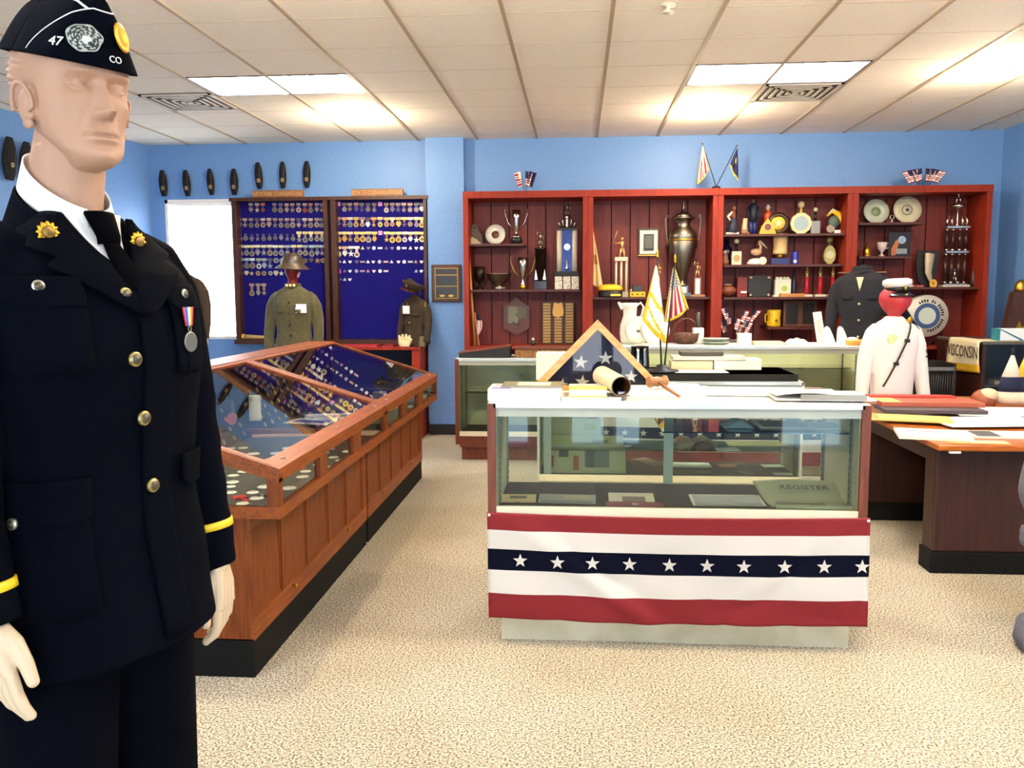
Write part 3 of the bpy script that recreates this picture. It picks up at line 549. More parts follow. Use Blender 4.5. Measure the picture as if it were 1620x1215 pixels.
flat(455, 690, TRAY, .4, .05, .2, .01, 'd9a888', 'ribbon_bundle', 'salmon ribbon strip lying beyond the rows of badges', 'ribbon')
flat(625, 648, TRAY, .26, .14, .2, .02, 'efe6c8', 'booklet', 'cream booklet seen through the side glass of the far oak case', 'booklet')
flat(652, 636, TRAY, .2, .16, 0, .045, 'f2f0ea', 'card_box', 'white card box seen through the side glass of the far oak case', 'box')
p = P(600, 632, Y=5.9); T = thing('mug', 'cream china mug standing inside the far oak case', 'mug', (-1.55, 5.6, TRAY+.03))
p = P(601, 628, X=-1.42); T.location = (-1.42, p.y, TRAY+.001); ROOT[T.name] = Matrix.Translation(T.location)
b = L(T); b.lathe([(.045, 0), (.05, .004), (.05, .12), (.047, .125), (.044, .12), (.044, .01), (0, .01)], c('ddd2ae', .35), 28); b.obj('cup', T)
b = L(T); b.tube([(.047, 0, .1), (.08, 0, .102), (.092, 0, .07), (.08, 0, .035), (.047, 0, .03)], .007, c('ddd2ae', .35), 8); b.obj('handle', T)
b = L(T); b.star(0, .07, .02, .002, c('3a3a3a', .5), -.053); b.obj('printed_emblem', T)
def pinboard(y0, y1, hx, lab, cols, hexes):
    X = RGX+.06; T = thing('pin_display_card', lab, 'panel', (X, (y0+y1)/2, TRAY+.002)); M = TR(X, (y0+y1)/2, TRAY+.002, PI/2, -.42)
    h = .3; w_ = (y1-y0)
    b = B(M); b.box(-w_/2, w_/2, 0, .012, 0, h, c(hx, .9)); b.obj('panel_board', T)
    for i in range(cols):
        for j in range(5):
            b = B(M); x = -w_/2+w_*(i+.5)/cols; z = h*(j+.6)/5.4; b.disc(x, z, .016, .004, c(hexes[(i*3+j) % len(hexes)], .4, .3), -.004, 8); b.obj('pinned_badge', T)
pinboard(5.0, 5.75, '15141c', 'black panel of golden badges leaning at the back of the far oak case', 6, ['dcc45a', 'e8d890', 'c89838', 'e8e0c0'])
pinboard(5.85, 6.55, '5a1030', 'maroon panel of small badges leaning at the back of the far oak case', 5, ['e8e0e8', 'd86070', 'd09080', 'f0f0f0'])
pinboard(3.95, 4.8, '2a2834', 'dark panel of mixed badges leaning at the back of the near oak case', 6, ['b08060', 'c0a890', 'd87070', '7c7c8c'])
# ---------------------------------------------------------------- glass showcases
mat('case_wood', '773618', .45, hx2='5c260f', scale=8, stretch=(8, 8, .7))
mat('pale_metal', 'b2b8a6', .5, hx2='a8ad9c', scale=5); mat('cream_laminate', 'd3cea8', .5)
def showcase(label, x0, x1, y0, y1, zt, zd, shelf=None, wood='case_wood', back=None, base='laminate', open_back=True, group='glass showcases', skirt=None, pz=.035):
    T = thing('glass_showcase', label, 'showcase', ((x0+x1)/2, (y0+y1)/2, 0), 0, group)
    b = B(); b.box(x0+.05, x1-.04, y0+.05, y1-.03, 0, .12, base); b.obj('plinth', T)
    b = B(); b.box(x0+pz, x1-pz, y0+.015, y1, .12, zd-.012, base); b.box(x0+pz, x1-pz, y0+.005, y0+.03, zd-.03, zd+.012, c('e3d6b6', .4)); b.obj('lower_cabinet', T)
    b = B(); b.box(x0+pz, x1-pz, y0+.03, y1-.02, zd-.012, zd, 'felt_black'); b.obj('deck', T)
    for a0, a1, s in ((x0, x0+pz, 1), (x1-pz, x1, -1)):
        b = B(); b.box(a0, a1, y0, y1, .145, zt-.005, wood); q = a1 if s > 0 else a0
        b.box(min(q, q+s*.004), max(q, q+s*.004), y0+.02, y1, zd, zt-.04, 'cream_laminate'); b.obj('side_panel', T)
        for yy in (y0+.09, y1-.06):
            b = B(); b.box(min(q+s*.004, q+s*.012), max(q+s*.004, q+s*.012), yy, yy+.022, zd, zt-.05, c('77807a', .4, .6))
            for k in range(int((zt-zd-.08)/.03)): b.box(q+s*.0115-.002, q+s*.0115+.002, yy+.007, yy+.015, zd+.02+k*.03, zd+.034+k*.03, 'black')
            b.obj('shelf_standard', T)
    b = B(); b.box(x0+pz-.01, x1-pz+.01, y0, y0+.025, zt-.022, zt-.002, 'steel_edge'); b.box(x0+pz, x1-pz, y1-.03, y1, zt-.06, zt-.002, 'pale_metal'); b.box(x0+pz, x1-pz, y0+.012, y0+.02, zt-.06, zt-.02, 'pale_metal'); b.obj('top_rail', T)
    b = B(); b.box(x0+.004, x1-.004, y0+.001, y1-.001, zt-.004, zt, 'frosted_top'); b.obj('top_panel', T)
    b = B(); b.raw([(x0+pz, y0+.018, zd), (x1-pz, y0+.018, zd), (x1-pz, y0+.018, zt-.02), (x0+pz, y0+.018, zt-.02)], [(0, 1, 2, 3)], 'green_glass'); b.obj('front_glass', T)
    if shelf:
        for s0, s1, z in shelf:
            b = B(); b.box(s0, s1, y0+.11, y1-.06, z-.006, z, 'shelf_glass'); b.obj('glass_shelf', T)
    if back == 'solid': b = B(); b.box(x0+pz, x1-pz, y1-.02, y1-.005, zd, zt-.05, 'cream_laminate'); b.obj('back_panel', T)
    if label.startswith('far'):
        b = B(); b.tube([(x0+.1, y0+.05, zt-.04), (x1-.1, y0+.05, zt-.04)], .008, 'case_tube', 8); b.obj('lamp_tube', T)
    if back == 'post': xm = P(1060, 700, Y=y1).x; b = B(); b.box(xm-.03, xm+.012, y1-.03, y1, zd, zt-.05, 'pale_metal'); b.obj('centre_post', T)
    return T
glass('shelf_glass', 'd3e8da', 1.5)
emitter('case_tube', 'fff0c8', 14); mat('clear_top', 'dfe6e2', .12)
showcase('glass showcase in the middle foreground draped with the star-spangled bunting', -.375, 1.18, 3.5, 4.05, 1.04, .585, shelf=[(.36, 1.13, .905)], back='post')
showcase('second showcase right behind the bunting-draped one, with a black padded top', -.26, 1.42, 5.45, 6.0, .925, .30, shelf=[(-.2, 1.36, .46)], wood='pale_metal', pz=.015)
showcase('low showcase with brown wood ends by the blue pier, nearly empty', -1.08, .14, 7.43, 7.93, .912, .25, shelf=[(-1.0, .08, .6)], back='solid', base='case_wood')
showcase('far showcase with cream interior behind the white sailor jumper', .16, 2.28, 6.95, 7.45, 1.05, .57, shelf=[(.22, 2.2, .87)], back='solid')
# bunting
def bunting(x0, x1, y, z1, z0, stars, label, r):
    T = thing('bunting', label, 'bunting', ((x0+x1)/2, y, z0), 0, 'star-spangled buntings')
    def fn(u, v):
        sag = -.012*math.sin(PI*u)*(1-.3*v)
        w = .010*math.sin(u*9+v*5)*v+.007*math.sin(u*23-v*6+1)*v+.026*math.exp(-((u-.05-v*.38)/.05)**2)*v**.6+.014*math.exp(-((1-u-.06-v*.34)/.045)**2)*v**.7
        return Vector((x0+(x1-x0)*u+(.004*v), y-.006-abs(w), z1-(z1-z0)*v+sag+.012*u*0))
    def kf(u, v): return 'bred' if v < .16 or v > .75 else ('bnavy' if .34 < v < .545 else 'bwhite')
    mat('bred', '7a0812', .8, bump=.2, scale=400); mat('bnavy', '06081a', .9, spec=.1); mat('bwhite', 'd0cabd', .8, bump=.2, scale=400)
    b = B(); b.grid(lambda u, v: fn(u, v), 90, 50, 'bwhite', .0015, None, True, kf); b.obj('cloth', T)
    for u in stars:
        p = fn(u, .442); b = B(); b.star(0, 0, r, .0015, 'bwhite', 0, TR(p.x, p.y-.0085, p.z)); b.obj('star', T)
    for u in (.006, .994):
        b = B(TR(x0+(x1-x0)*u, y-.014, z1-.01)); b.ball(0, 0, 0, .006, 'white', 8); b.obj('push_pin', T)
bunting(-.378, 1.19, 3.5, .575, .118, [.008+(px-772)/600 for px in (820, 880, 936, 995, 1058, 1117, 1174, 1237, 1298, 1356)], 'red, white and navy bunting with white stars pinned across the foreground showcase', .031)
bunting(.17, 2.27, 6.95, .555, .09, [.03+.072*i for i in range(14)], 'bunting on the far cream showcase, glimpsed through the foreground glass', .03)
# ------------------------------------------------ things lying in the foreground showcase
D1 = .585; TP = 1.04
flat(818, 792, D1, .165, .14, .02, .003, 'cbb987', 'document', 'small yellowed card with a dark heading at the left end of the showcase deck', 'document', [(-.2, .25, .12, .34, '5c584c'), (-.02, .08, -.25, -.2, '3c382c')], tilt=.12)
flat(897, 793, D1, .25, .14, -.03, .004, '8f948c', 'photograph', 'wide grey photograph beside the small yellowed card on the deck', 'photograph', [(-.45, .45, -.45, -.05, '6f7a7c'), (-.05, .4, .05, .4, 'a59a7c')], tilt=.14)
flat(999, 791, D1, .2, .15, 0, .003, 'ded3b4', 'card', 'cream card with a brown picture, lying half over the maroon booklet', 'card', [(-.2, .3, -.2, .2, '7a5a4c')], tilt=.14)
flat(1004, 801, D1, .245, .07, 0, .006, '8a2a34', 'booklet', 'maroon booklet with a small white star on the showcase deck', 'booklet', [(-.04, .06, -.1, .1, 'e8e0d8')], tilt=.05)
flat(1150, 794, D1, .31, .15, .02, .006, 'c9c8ac', 'framed_document', 'framed grey document beside the newspaper on the showcase deck', 'document', [(-.46, .46, -.42, .42, '92938a')], tilt=.1)
# newspaper with heading, curling up at the back
T = thing('newspaper', 'old newspaper headed REGISTER, curling up at the right end of the deck', 'newspaper', (.97, 3.66, D1+.001), -.03)
def nf(u, v):
    y = -.1+.27*v; z = .004+.10*max(0, v-.35)**1.3+.012*math.exp(-((v-.0)/.06)**2)
    return Vector((-.16+.34*u+.02*(1-v)-.03*v*(1-u), y, z+.012*math.sin(u*3)*v))
b = L(T); b.grid(nf, 24, 24, c('b9b58c', .8), .004); b.obj('sheet', T)
b = L(T); b.text('REGISTER', .05, c('3c3a2a', .7), TR(.02, .105, .05) @ Matrix.Rotation(.3, 4, 'X'), .0005)
b.obj('heading', T)
b = L(T); b.box(-.12, .08, -.06, .02, .0075, .0085, c('6d6a50', .7)); b.obj('printed_picture', T)
b = L(T); b.tube([(-.14, -.1, .012), (.17, -.1, .012)], .011, c('c6c296', .8), 12); b.obj('folded_edge', T)
# on the glass shelf
flat(1235, 672, .906, .22, .22, 0, .003, 'a9ab98', 'photograph', 'brown toned photograph lying on the glass shelf of the foreground showcase', 'photograph', [(-.42, .42, -.4, .4, '6d6658')])
flat(1310, 674, .906, .18, .2, .1, .003, 'b9bcae', 'document', 'grey printed sheet at the right end of the glass shelf', 'document', [(-.42, .4, -.4, .4, '989c90')])
b = B(); p = P(1165, 668, Y=3.8); b.prism([(-.07, 0), (.06, 0), (.0, .035)], .12, c('5e7478', .6), TR(p.x, 3.7, .907)); b.obj('folded_card', None, 'tented grey-green card on the left of the glass shelf', 'card')
# ------------------------------------------------ middle showcase contents
SH = .461; MD = .301
def upright(px, py, Y, w_, h_, hx, lab, name='document', cat='document', marks=(), lean=.35, rz=0, group=None, z=None):
    p = P(px, py, Y=Y); z = p.z if z is None else z
    b = B(TR(p.x, Y, z, rz, -lean)); b.box(-w_/2, w_/2, 0, .004, 0, h_, c(hx, .6))
    for m in marks: b.box(m[0]*w_, m[1]*w_, -.0008, 0, m[2]*h_, m[3]*h_, c(m[4], .6))
    return b.obj(name, None, lab, cat, group)
upright(925, 757, 5.56, .54, .2, 'd8d2a4', 'cream poster with red lettering and a dark portrait in the second showcase', 'poster', 'poster', [(-.32, -.2, .55, .85, '35353a'), (-.42, -.38, .2, .6, 'c8582c'), (-.14, -.07, .1, .6, 'c8582c'), (0, .3, .2, .8, '7c8c86'), (.02, .12, .2, .8, '4a5a5c')], lean=.5, z=MD+.001)
upright(925, 715, 5.66, .52, .1, 'd6cb86', 'yellowed sheet with a green seal behind the cream poster', 'document', 'document', [(.1, .3, .3, .6, '8a8a40')], lean=.9, z=SH+.001)
upright(905, 690, 5.85, .4, .16, 'e0d494', 'tall yellowed certificate standing at the back of the second showcase shelf', 'certificate', 'document', [(.2, .4, .5, .8, 'b8ac40')], lean=.3, z=SH+.001)
upright(866, 757, 5.5, .05, .42, 'ece8d8', 'narrow white board standing at the left end of the second showcase', 'board', 'board', lean=.02, z=MD+.001)
flat(1028, 738, MD, .12, .3, .5, .03, '8a5c44', 'wooden_case', 'narrow brown wooden case lying in the second showcase', 'case')
flat(990, 706, SH, .05, .07, .8, .002, 'f0efe8', 'name_tag', 'white diamond-set tag on the shelf of the second showcase', 'tag')
for px, py, Z, w_, d_, rz, th, hx, nm, lab, cat in (
 (1205, 703, SH, .46, .16, 0, .004, 'd9d49a', 'document', 'long pale yellow sheet on the second showcase shelf', 'document'),
 (1150, 722, SH, .15, .1, .1, .004, 'f2f1ea', 'card', 'small white card in front of the pale yellow sheet', 'card'),
 (1092, 734, MD, .27, .15, 0, .004, 'f6f6f0', 'sheet', 'plain white sheet at the left of the second showcase floor', 'sheet'),
 (1150, 738, MD, .12, .08, .2, .008, 'b8604c', 'booklet', 'small red booklet beside the plain white sheet', 'booklet'),
 (1222, 738, MD, .14, .09, .1, .004, 'eeeee6', 'card', 'white card right of the small red booklet', 'card'),
 (1238, 753, MD, .12, .07, 0, .004, 'f0efe6', 'card', 'white card nearest the right end of the second showcase floor', 'card'),
 (1090, 752, MD, .3, .1, 0, .01, '34383a', 'folder', 'dark grey folder along the front of the second showcase floor', 'folder'),
 (1180, 756, MD, .05, .12, .8, .006, '2c3236', 'knife_sheath', 'thin dark sheath lying diagonally in the second showcase', 'sheath')):
    flat(px, py, Z, w_, d_, rz, th, hx, nm, lab, cat)
for i, (px, py, hx, lab) in enumerate(((1081, 697, 'b9824c', 'tan folded leather cap on the second showcase shelf'), (1108, 692, '8d8050', 'olive cloth pouch behind the tan leather cap'), (1118, 703, '96805c', 'khaki cloth pouch right of the tan leather cap'), (1085, 712, 'c0a860', 'yellow rumpled cloth below the tan leather cap'), (1112, 713, '7c4c30', 'brown leather holster on the second showcase shelf'))):
    p = P(px, py+6, Z=SH); yy_ = (5.82, 5.84, 5.72, 5.66, 5.62)[i]; p = Vector((p.x*yy_/p.y, yy_, SH)); b = B(TR(p.x, p.y, SH+.002, rnd.uniform(-.4, .4))); r = .055
    b.grid(lambda u, v: Vector(((u-.5)*.15, (v-.5)*.09, .05*(math.sin(PI*u)**.6)*(math.sin(PI*v)**.7)+.004*math.sin(u*14+v*9+i))), 14, 10, c(hx, .7), .003); b.obj('cloth_pouch', None, lab, 'pouch')
# ------------------------------------------------ papers and things on the foreground showcase top
def book(px, Y, z, w_, d_, th, cover, name, lab, cat='book', rz=0, pages='eeebe0', marks=(), tilt=0):
    p = P(px, 620, Y=Y); T = thing(name, lab, cat, (p.x, Y, z+.0008), rz)
    b = L(T); k = c(cover, .35)
    b.box(-w_/2, w_/2, -d_/2, d_/2, 0, th*.12+.0008, k); b.box(-w_/2, w_/2, -d_/2, d_/2, th*.88-.0008, th, k); b.box(-w_/2, -w_/2+.003, -d_/2, d_/2, th*.1, th*.9, k)
    for m in marks: b.box(m[0]*w_, m[1]*w_, m[2]*d_, m[3]*d_, th, th+.0006, c(m[4], .5))
    b.obj('cover', T); b = L(T); b.box(-w_/2+.003, w_/2-.003, -d_/2+.003, d_/2-.003, th*.12+.0008, th*.88-.0008, c(pages, .8)); b.obj('pages', T); return T
book(832, 3.66, TP, .31, .23, .022, 'dfe2e6', 'magazine', 'thick white magazine at the bottom of the left stack on the foreground showcase')
book(832, 3.66, TP+.023, .31, .22, .026, 'e9e4e2', 'magazine', 'white magazine with red and blue print, middle of the left stack', marks=[(-.45, -.2, -.45, -.1, '8a7ab0'), (-.45, -.15, .1, .4, 'd49a9a')])
book(843, 3.7, TP+.0505, .26, .2, .006, '77755e', 'magazine', 'olive magazine with a cream panel on top of the left stack', marks=[(-.25, .3, -.3, .3, 'e6dfb8')])
book(935, 3.63, TP, .25, .2, .016, 'e6e4e2', 'book', 'thin white book under the yellow book on the foreground showcase')
book(930, 3.64, TP+.0175, .16, .17, .036, 'e8c05a', 'book', 'small yellow book with a white top band, left of the metal tube', marks=[(-.5, .5, .05, .5, 'efeae0'), (-.4, .4, .15, .3, '8a8278')])
book(985, 3.66, TP+.0175, .05, .14, .02, '3a3550', 'book', 'small purple book wedged against the yellow book')
# metal tube
p = P(982, 610, Y=3.6); q = P(952, 585, Y=3.86); d = (q-p).normalized(); T = thing('cardboard_tube', 'cream cylinder open to a brown inside, resting before the flag case', 'tube', (p.x, 3.7, TP+.019))
R = .043; zz = TP+.019+R; A = Vector((p.x, 3.56, zz)); E_ = Vector((q.x, 3.83, zz+.02))
b = B(); dd = (E_-A).normalized(); u = dd.orthogonal().normalized(); w_ = dd.cross(u); vs = []; n = 32
for (pt, r) in ((A, R), (E_, R), (E_, R-.004), (A, R-.004)): vs += [pt+u*r*math.cos(2*PI*i/n)+w_*r*math.sin(2*PI*i/n) for i in range(n)]
b.raw(vs[:2*n], [(i, (i+1) % n, (i+1) % n+n, i+n) for i in range(n)], c('d9c9a6', .4), True); b.raw(vs[3*n:]+vs[:n], [(i, (i+1) % n, (i+1) % n+n, i+n) for i in range(n)], c('6b5a3a', .4), True); b.obj('outer_shell', T)
b = B(); b.raw(vs[2*n:], [(i, (i+1) % n, (i+1) % n+n, i+n) for i in range(n)]+[tuple(range(n))], c('6e3d1c', .5), True); b.obj('inner_lining', T)
# gavel
p = P(1040, 602, Y=3.78); T = thing('gavel', 'turned wooden gavel lying by the lower right corner of the flag case', 'gavel', (p.x, 3.78, TP+.03))
mat('gavel_wood', '9a6a3e', .3, hx2='7c4f2a', scale=10)
b = L(T); b.lathe([(0, -.05), (.014, -.05), (.026, -.042), (.027, -.03), (.02, -.02), (.023, 0), (.02, .02), (.027, .03), (.026, .042), (.014, .05), (0, .05)], 'gavel_wood', 24, TR(0, 0, .03, .35, 0, PI/2)); b.obj('head', T)
b = L(T); b.tube([(0, 0, .03), (.03, -.08, .012), (.075, -.19, -.012)], [.006, .009, .006], 'gavel_wood', 12); b.obj('handle', T)
flat(1050, 610, TP, .34, .3, 0, .024, 'f4f3ef', 'binder', 'closed white binder lying under the wooden gavel', 'binder', [(-.1, -.0, -.2, -.1, '8a8a86'), (.15, .25, -.2, -.1, '8a8a86')])
flat(1047, 622, TP+.0, .28, .05, 0, .014, 'a9a89c', 'pencil_tray', 'grey flat tray with beaded end along the front of the top', 'tray')
flat(1122, 624, TP, .1, .1, .1, .004, 'e0a893', 'brochure', 'small folded brochure with a salmon picture beside the grey tray', 'brochure', [(-.4, .4, .1, .5, '8a8f70')], tilt=.1)
flat(1190, 610, TP+.003, .5, .3, -.05, .006, 'f6f5f2', 'document', 'large white printed sheets spread across the middle of the showcase top', 'document', [(-.3, 0, -.1, -.06, 'b4b4b4'), (.1, .3, .1, .14, 'b4b4b4')])
T = thing('ring_binder', 'open white ring binder with a metal spine at the right end of the top', 'binder', (1.02, 3.7, TP+.007), -.05)
b = L(T); b.box(-.2, .2, -.15, .16, 0, .006, c('e4e2d6', .5)); b.obj('cover', T)
b = L(T); b.grid(lambda u, v: Vector((-.195+.39*u, -.145+.3*v, .008+.026*(1-v)*math.sin(PI*min(1, u*1.2+.1))**.5)), 20, 8, c('f4f3ef', .6), .004); b.box(-.06, .02, .02, .03, .034, .035, c('c48a8a', .6)); b.obj('page_stack', T)
b = L(T); b.box(-.1, .16, -.158, -.148, .004, .026, c('8a8272', .3, .6)); b.obj('metal_spine', T)
flat(1175, 622, TP, .7, .2, 0, .002, 'f3f2ee', 'document', 'long white sheet along the front edge of the showcase top', 'document', [(.1, .2, -.1, -.05, 'b8b8b8')])
flat(1075, 603, TP, .3, .2, .1, .012, 'f2f1ec', 'notepad', 'white notepad behind the gavel near the back of the top', 'notepad')
# triangular flag case
T = thing('flag_case', 'triangular oak case holding a folded navy flag with white stars', 'flag case', (P(945, 605, Y=3.98).x, 3.98, TP+.001))
hw = .315; hh = .325; fr = .028
mat('case_oak', 'd2a263', .4, hx2='bb8748', scale=8, stretch=(2, 2, 6))
b = L(T)
def tri(s): return [(-hw*s, 0), (hw*s, 0), (0, hh*s)]
o3 = [(-hw, 0), (hw, 0), (0, hh)]; i3 = [(-hw+.062, fr*.8), (hw-.062, fr*.8), (0, hh-.042)]
for y0, y1, kk in ((-.045, -.035, 'case_oak'), (-.035, .045, 'case_oak')):
    vs = [(x, y, z) for y in (y0, y1) for (x, z) in o3+i3]
    b.raw(vs, [(0, 1, 4, 3), (1, 2, 5, 4), (2, 0, 3, 5), (6, 9, 10, 7), (7, 10, 11, 8), (8, 11, 9, 6), (0, 6, 7, 1), (1, 7, 8, 2), (2, 8, 6, 0), (3, 4, 10, 9), (4, 5, 11, 10), (5, 3, 9, 11)], kk)
b.obj('frame', T)
b = L(T); b.prism([(-hw+.02, .01), (hw-.02, .01), (0, hh-.02)], .01, c('6a4c2c', .6), None, .034); b.obj('back_panel', T)
mat('flag_navy', '0e0f30', .85, bump=.3, scale=500)
b = L(T); b.prism([(-hw+.05, .02), (-.004, .02), (-.004, hh-.04)], .03, 'flag_navy', None, -.012)
b.prism([(.0, .02), (hw-.05, .02), (.0, hh-.05)], .026, 'flag_navy', None, -.008); b.obj('folded_flag', T)
for sx, sz, r, ro in ((-.077, .128, .034, .1), (.037, .148, .034, 0), (-.07, .035, .036, .1), (.055, .052, .036, -.15), (.155, .062, .032, 0), (-.165, .025, .03, .2), (-.235, .028, .022, 0)):
    b = L(T); b.star(sx, sz, r, .002, 'bwhite', -.0145, None, ro); b.obj('star', T)
b = L(T); b.raw([(x, -.032, z) for x, z in i3], [(0, 1, 2)], 'soft_glass'); b.obj('glass_pane', T)
# ------------------------------------------------ middle showcase top: pad, box, books, flags
MP = .925; PT = .97
x0, x1 = P(1050, 603, Y=5.47).x-.5, P(1262, 603, Y=5.47).x
b = B(); b.box(x0, x1, 5.46, 5.98, MP+.001, PT, mat('pad_black', '1d1c1a', .9, bump=.3, scale=300)); b.box(x0+.01, x1-.01, 5.465, 5.975, PT-.001, PT, c('cfcdc6', .7)); b.obj('display_pad', None, 'thick black-edged pad covering the top of the second showcase', 'pad')
def boxat(px0, px1, py0, py1, Y, dep, z0, hx, name, lab, cat, bev=.003, rz=0):
    a, e = P(px0, (py0+py1)/2, Y=Y).x, P(px1, (py0+py1)/2, Y=Y).x; h = (P(px0, py0, Y=Y).z-P(px0, py1, Y=Y).z)
    b = B(TR((a+e)/2, Y+dep/2, z0, rz)); w_ = (e-a)/2; b.box(-w_, w_, -dep/2, dep/2, 0, h, c(hx, .6), None, bev); return b.obj(name, None, lab, cat)
boxat(848, 905, 562, 604, 5.5, .2, MP+.001, 'eeead4', 'card_box', 'cream box half hidden behind the left edge of the flag case', 'box')
boxat(1130, 1205, 560, 577, 5.75, .18, PT+.001, 'f4f1e4', 'white_box', 'long white box on the padded top, right of the flag stand', 'box')
boxat(1062, 1128, 562, 576, 5.75, .16, PT+.001, 'd9cfa4', 'book', 'tan book lying on the padded top beside the long white box', 'book')
boxat(1065, 1180, 556, 562, 5.74, .17, PT+.066, 'e4ddc6', 'book', 'flat cream ledger bridging the tan book and the white box', 'book')
boxat(1078, 1145, 549, 555, 5.76, .15, PT+.0935, '4a463c', 'book', 'dark-edged book on top of the flat cream ledger', 'book')
flat(1100, 588, PT, .4, .2, 0, .003, 'f2f2ee', 'document', 'white sheet lying flat on the black-edged pad', 'document')
p = P(1012, 575, Y=5.8); T = thing('tankard', 'tall black tankard with silver panels behind the flag case', 'tankard', (p.x, 5.8, PT+.001))
b = L(T); b.lathe([(.07, 0), (.068, .01), (.058, .15), (.062, .155), (.056, .15), (.06, .012), (0, .012)], 'black_gloss', 28); b.obj('body', T)
for a in (-2.0, -1.2):
    b = L(T); b.grid(lambda u, v: Vector(((.0705-.011*v)*math.cos(a+.3*u), (.0705-.011*v)*math.sin(a+.3*u), .006+.14*v)), 6, 6, 'silver', .001); b.obj('silver_panel', T)
# flag stand
def flag_cloth(T, w_, h_, kf, name, k='white', fold=.035, M=None, nu=28, nv=20, thick=.002, drop=.0, label=None):
    b = L(T); 
    b.grid(lambda u, v: (M or Matrix()) @ Vector((w_*u, fold*math.sin(u*11+v*2)*(.25+u*.75)*.6, -h_*v-drop*u)), nu, nv, k, thick, None, True, kf); return b.obj(name, T, label)
def usk(u, v):
    if v < .54 and u < .42: return 'usblue' if (int(u*24)+int(v*18)) % 2 else 'usdot'
    return 'usred' if int(v*13) % 2 == 0 else 'uswhite'
mat('usblue', '1a2050', .8); mat('usdot', '3c426e', .8); mat('usred', 'b0202c', .8); mat('uswhite', 'efece6', .8); mat('fringe', 'e8c01e', .6)
p = P(1048, 580, Y=5.55); T = thing('desk_flag_stand', 'black round stand with two crossed poles on the padded top', 'flag stand', (p.x, 5.62, PT+.001))
b = L(T); b.lathe([(.115, 0), (.11, .012), (.04, .02), (.03, .045), (.0, .05)], 'black', 32); b.obj('base', T)
t1, t2 = P(1040, 408, Y=5.62)-Vector((p.x, 5.62, PT)), P(1068, 416, Y=5.62)-Vector((p.x, 5.62, PT))
FB = []
for i, (t, hexn) in enumerate(((t1, 0), (t2, 1))):
    b = L(T); s0 = Vector((.0+.02*i, 0, .03)); b.tube([s0, (t.x, 0, t.z)], .0055, c('26231f', .4), 8); b.obj('pole', T)
    b = L(T); b.lathe([(0, 0), (.008, 0), (.008, .012), (.004, .016), (.011, .028), (.004, .05), (0, .06)], 'gold', 12, TR(t.x, 0, t.z)); b.obj('finial', T)
gz = ROOT[T.name]
FT = thing('desk_flag', 'white flag with yellow fringe and yellow stripes hanging from the desk stand', 'flag', (p.x, 5.62, PT+.3))
def hang(Tt, top, low_l, low_r, kf, nm, y=0, nu=26, nv=36, k='uswhite', fold=.018, fr=True):
    """flag hanging in a long wedge: top point, two lower corners (local metres)"""
    def fn(u, v):
        e = low_l.lerp(low_r, u); q = top.lerp(e, .06+.94*v); wv = fold*math.sin(u*12+v*3)*v
        return Vector((q.x, y+wv, q.z-.02*math.sin(u*PI)*v))
    b = L(Tt); b.grid(fn, nu, nv, k, .002, None, True, kf); b.obj(nm, Tt)
o = Vector((p.x, 5.62, PT+.3))
def rel(px, py, Y=5.62): q = P(px, py, Y=Y)-o; return Vector((q.x, 0, q.z))
hang(FT, rel(1038, 414), rel(1016, 505), rel(1056, 545), lambda u, v: 'fringe' if u < .1 or v > .93 or .42 < v-.12*u < .5 or .66 < v-.25*u < .72 else 'uswhite', 'cloth', -.012)
FT2 = thing('desk_flag', 'stars and stripes with gold fringe hanging from the desk stand', 'flag', (p.x, 5.62, PT+.3))
def us2(u, v):
    if u < .08 or u > .93 or v > .95: return 'fringe'
    if v < .42: return 'usblue' if (int(u*10)+int(v*30)) % 2 else 'uswhite'
    return 'usred' if int(u*9) % 2 == 0 else 'uswhite'
hang(FT2, rel(1066, 418), rel(1051, 510), rel(1090, 488), us2, 'cloth', .02, 30, 60)
hang(FT2, rel(1066, 416), rel(1080, 470), rel(1091, 490), lambda u, v: 'fringe', 'gold_fringe', .028, 6, 20)
# ---------------------------------------------------------------- desk on the right
T = thing('desk', 'dark wood desk with orange-brown top on the right, piled with papers', 'desk', (2.5, 5.5, 0))
DZ = .705; dx0, dx1, dy0, dy1 = 1.845, 3.15, 4.46, 6.55
b = B(); b.box(dx0, dx1, dy0, dy1, DZ-.03, DZ, 'desk_top', None, .008); b.obj('desktop', T)
b = B(); b.box(dx0+.03, dx1-.03, dy0+.1, dy0+.24, .115, DZ-.03, 'desk_side', None, .012); b.obj('end_panel', T)
b = B(); b.box(dx0+.035, dx0+.055, dy0+.24, 5.62, DZ-.115, DZ-.03, 'desk_side'); b.obj('apron', T)
b = B(); b.box(dx0+.03, dx1-.03, 5.62, dy1-.06, .115, DZ-.03, 'desk_side', None, .008); b.obj('pedestal', T)
b = B(); b.box(dx1-.06, dx1-.03, dy0+.24, 5.62, .15, DZ-.03, 'desk_side'); b.obj('modesty_panel', T)
for a in ((dy0+.092, dy0+.25), (5.61, dy1-.05)): b = B(); b.box(dx0+.022, dx1-.02, a[0], a[1], 0, .115, 'black_vinyl', None, .006); b.obj('plinth', T)
p = P(1512, 711, Y=dy0); b = B(); b.box(p.x-.028, p.x+.028, dy0+.002, dy0+.02, DZ-.042, DZ-.031, 'white'); b.obj('edge_clip', T)
def dflat(px, py, w_, d_, rz, z, th, hx, name, lab, cat='document', marks=None, group=None):
    return flat(px, py, DZ+z, w_, d_, rz, th, hx, name, lab, cat, marks, group)
dflat(1475, 690, .36, .3, -.25, 0, .016, 'f1ecd8', 'document', 'white pamphlet with a blue title nearest the left edge of the desk', 'pamphlet', [(-.4, .1, .1, .2, '8a8f9a')])
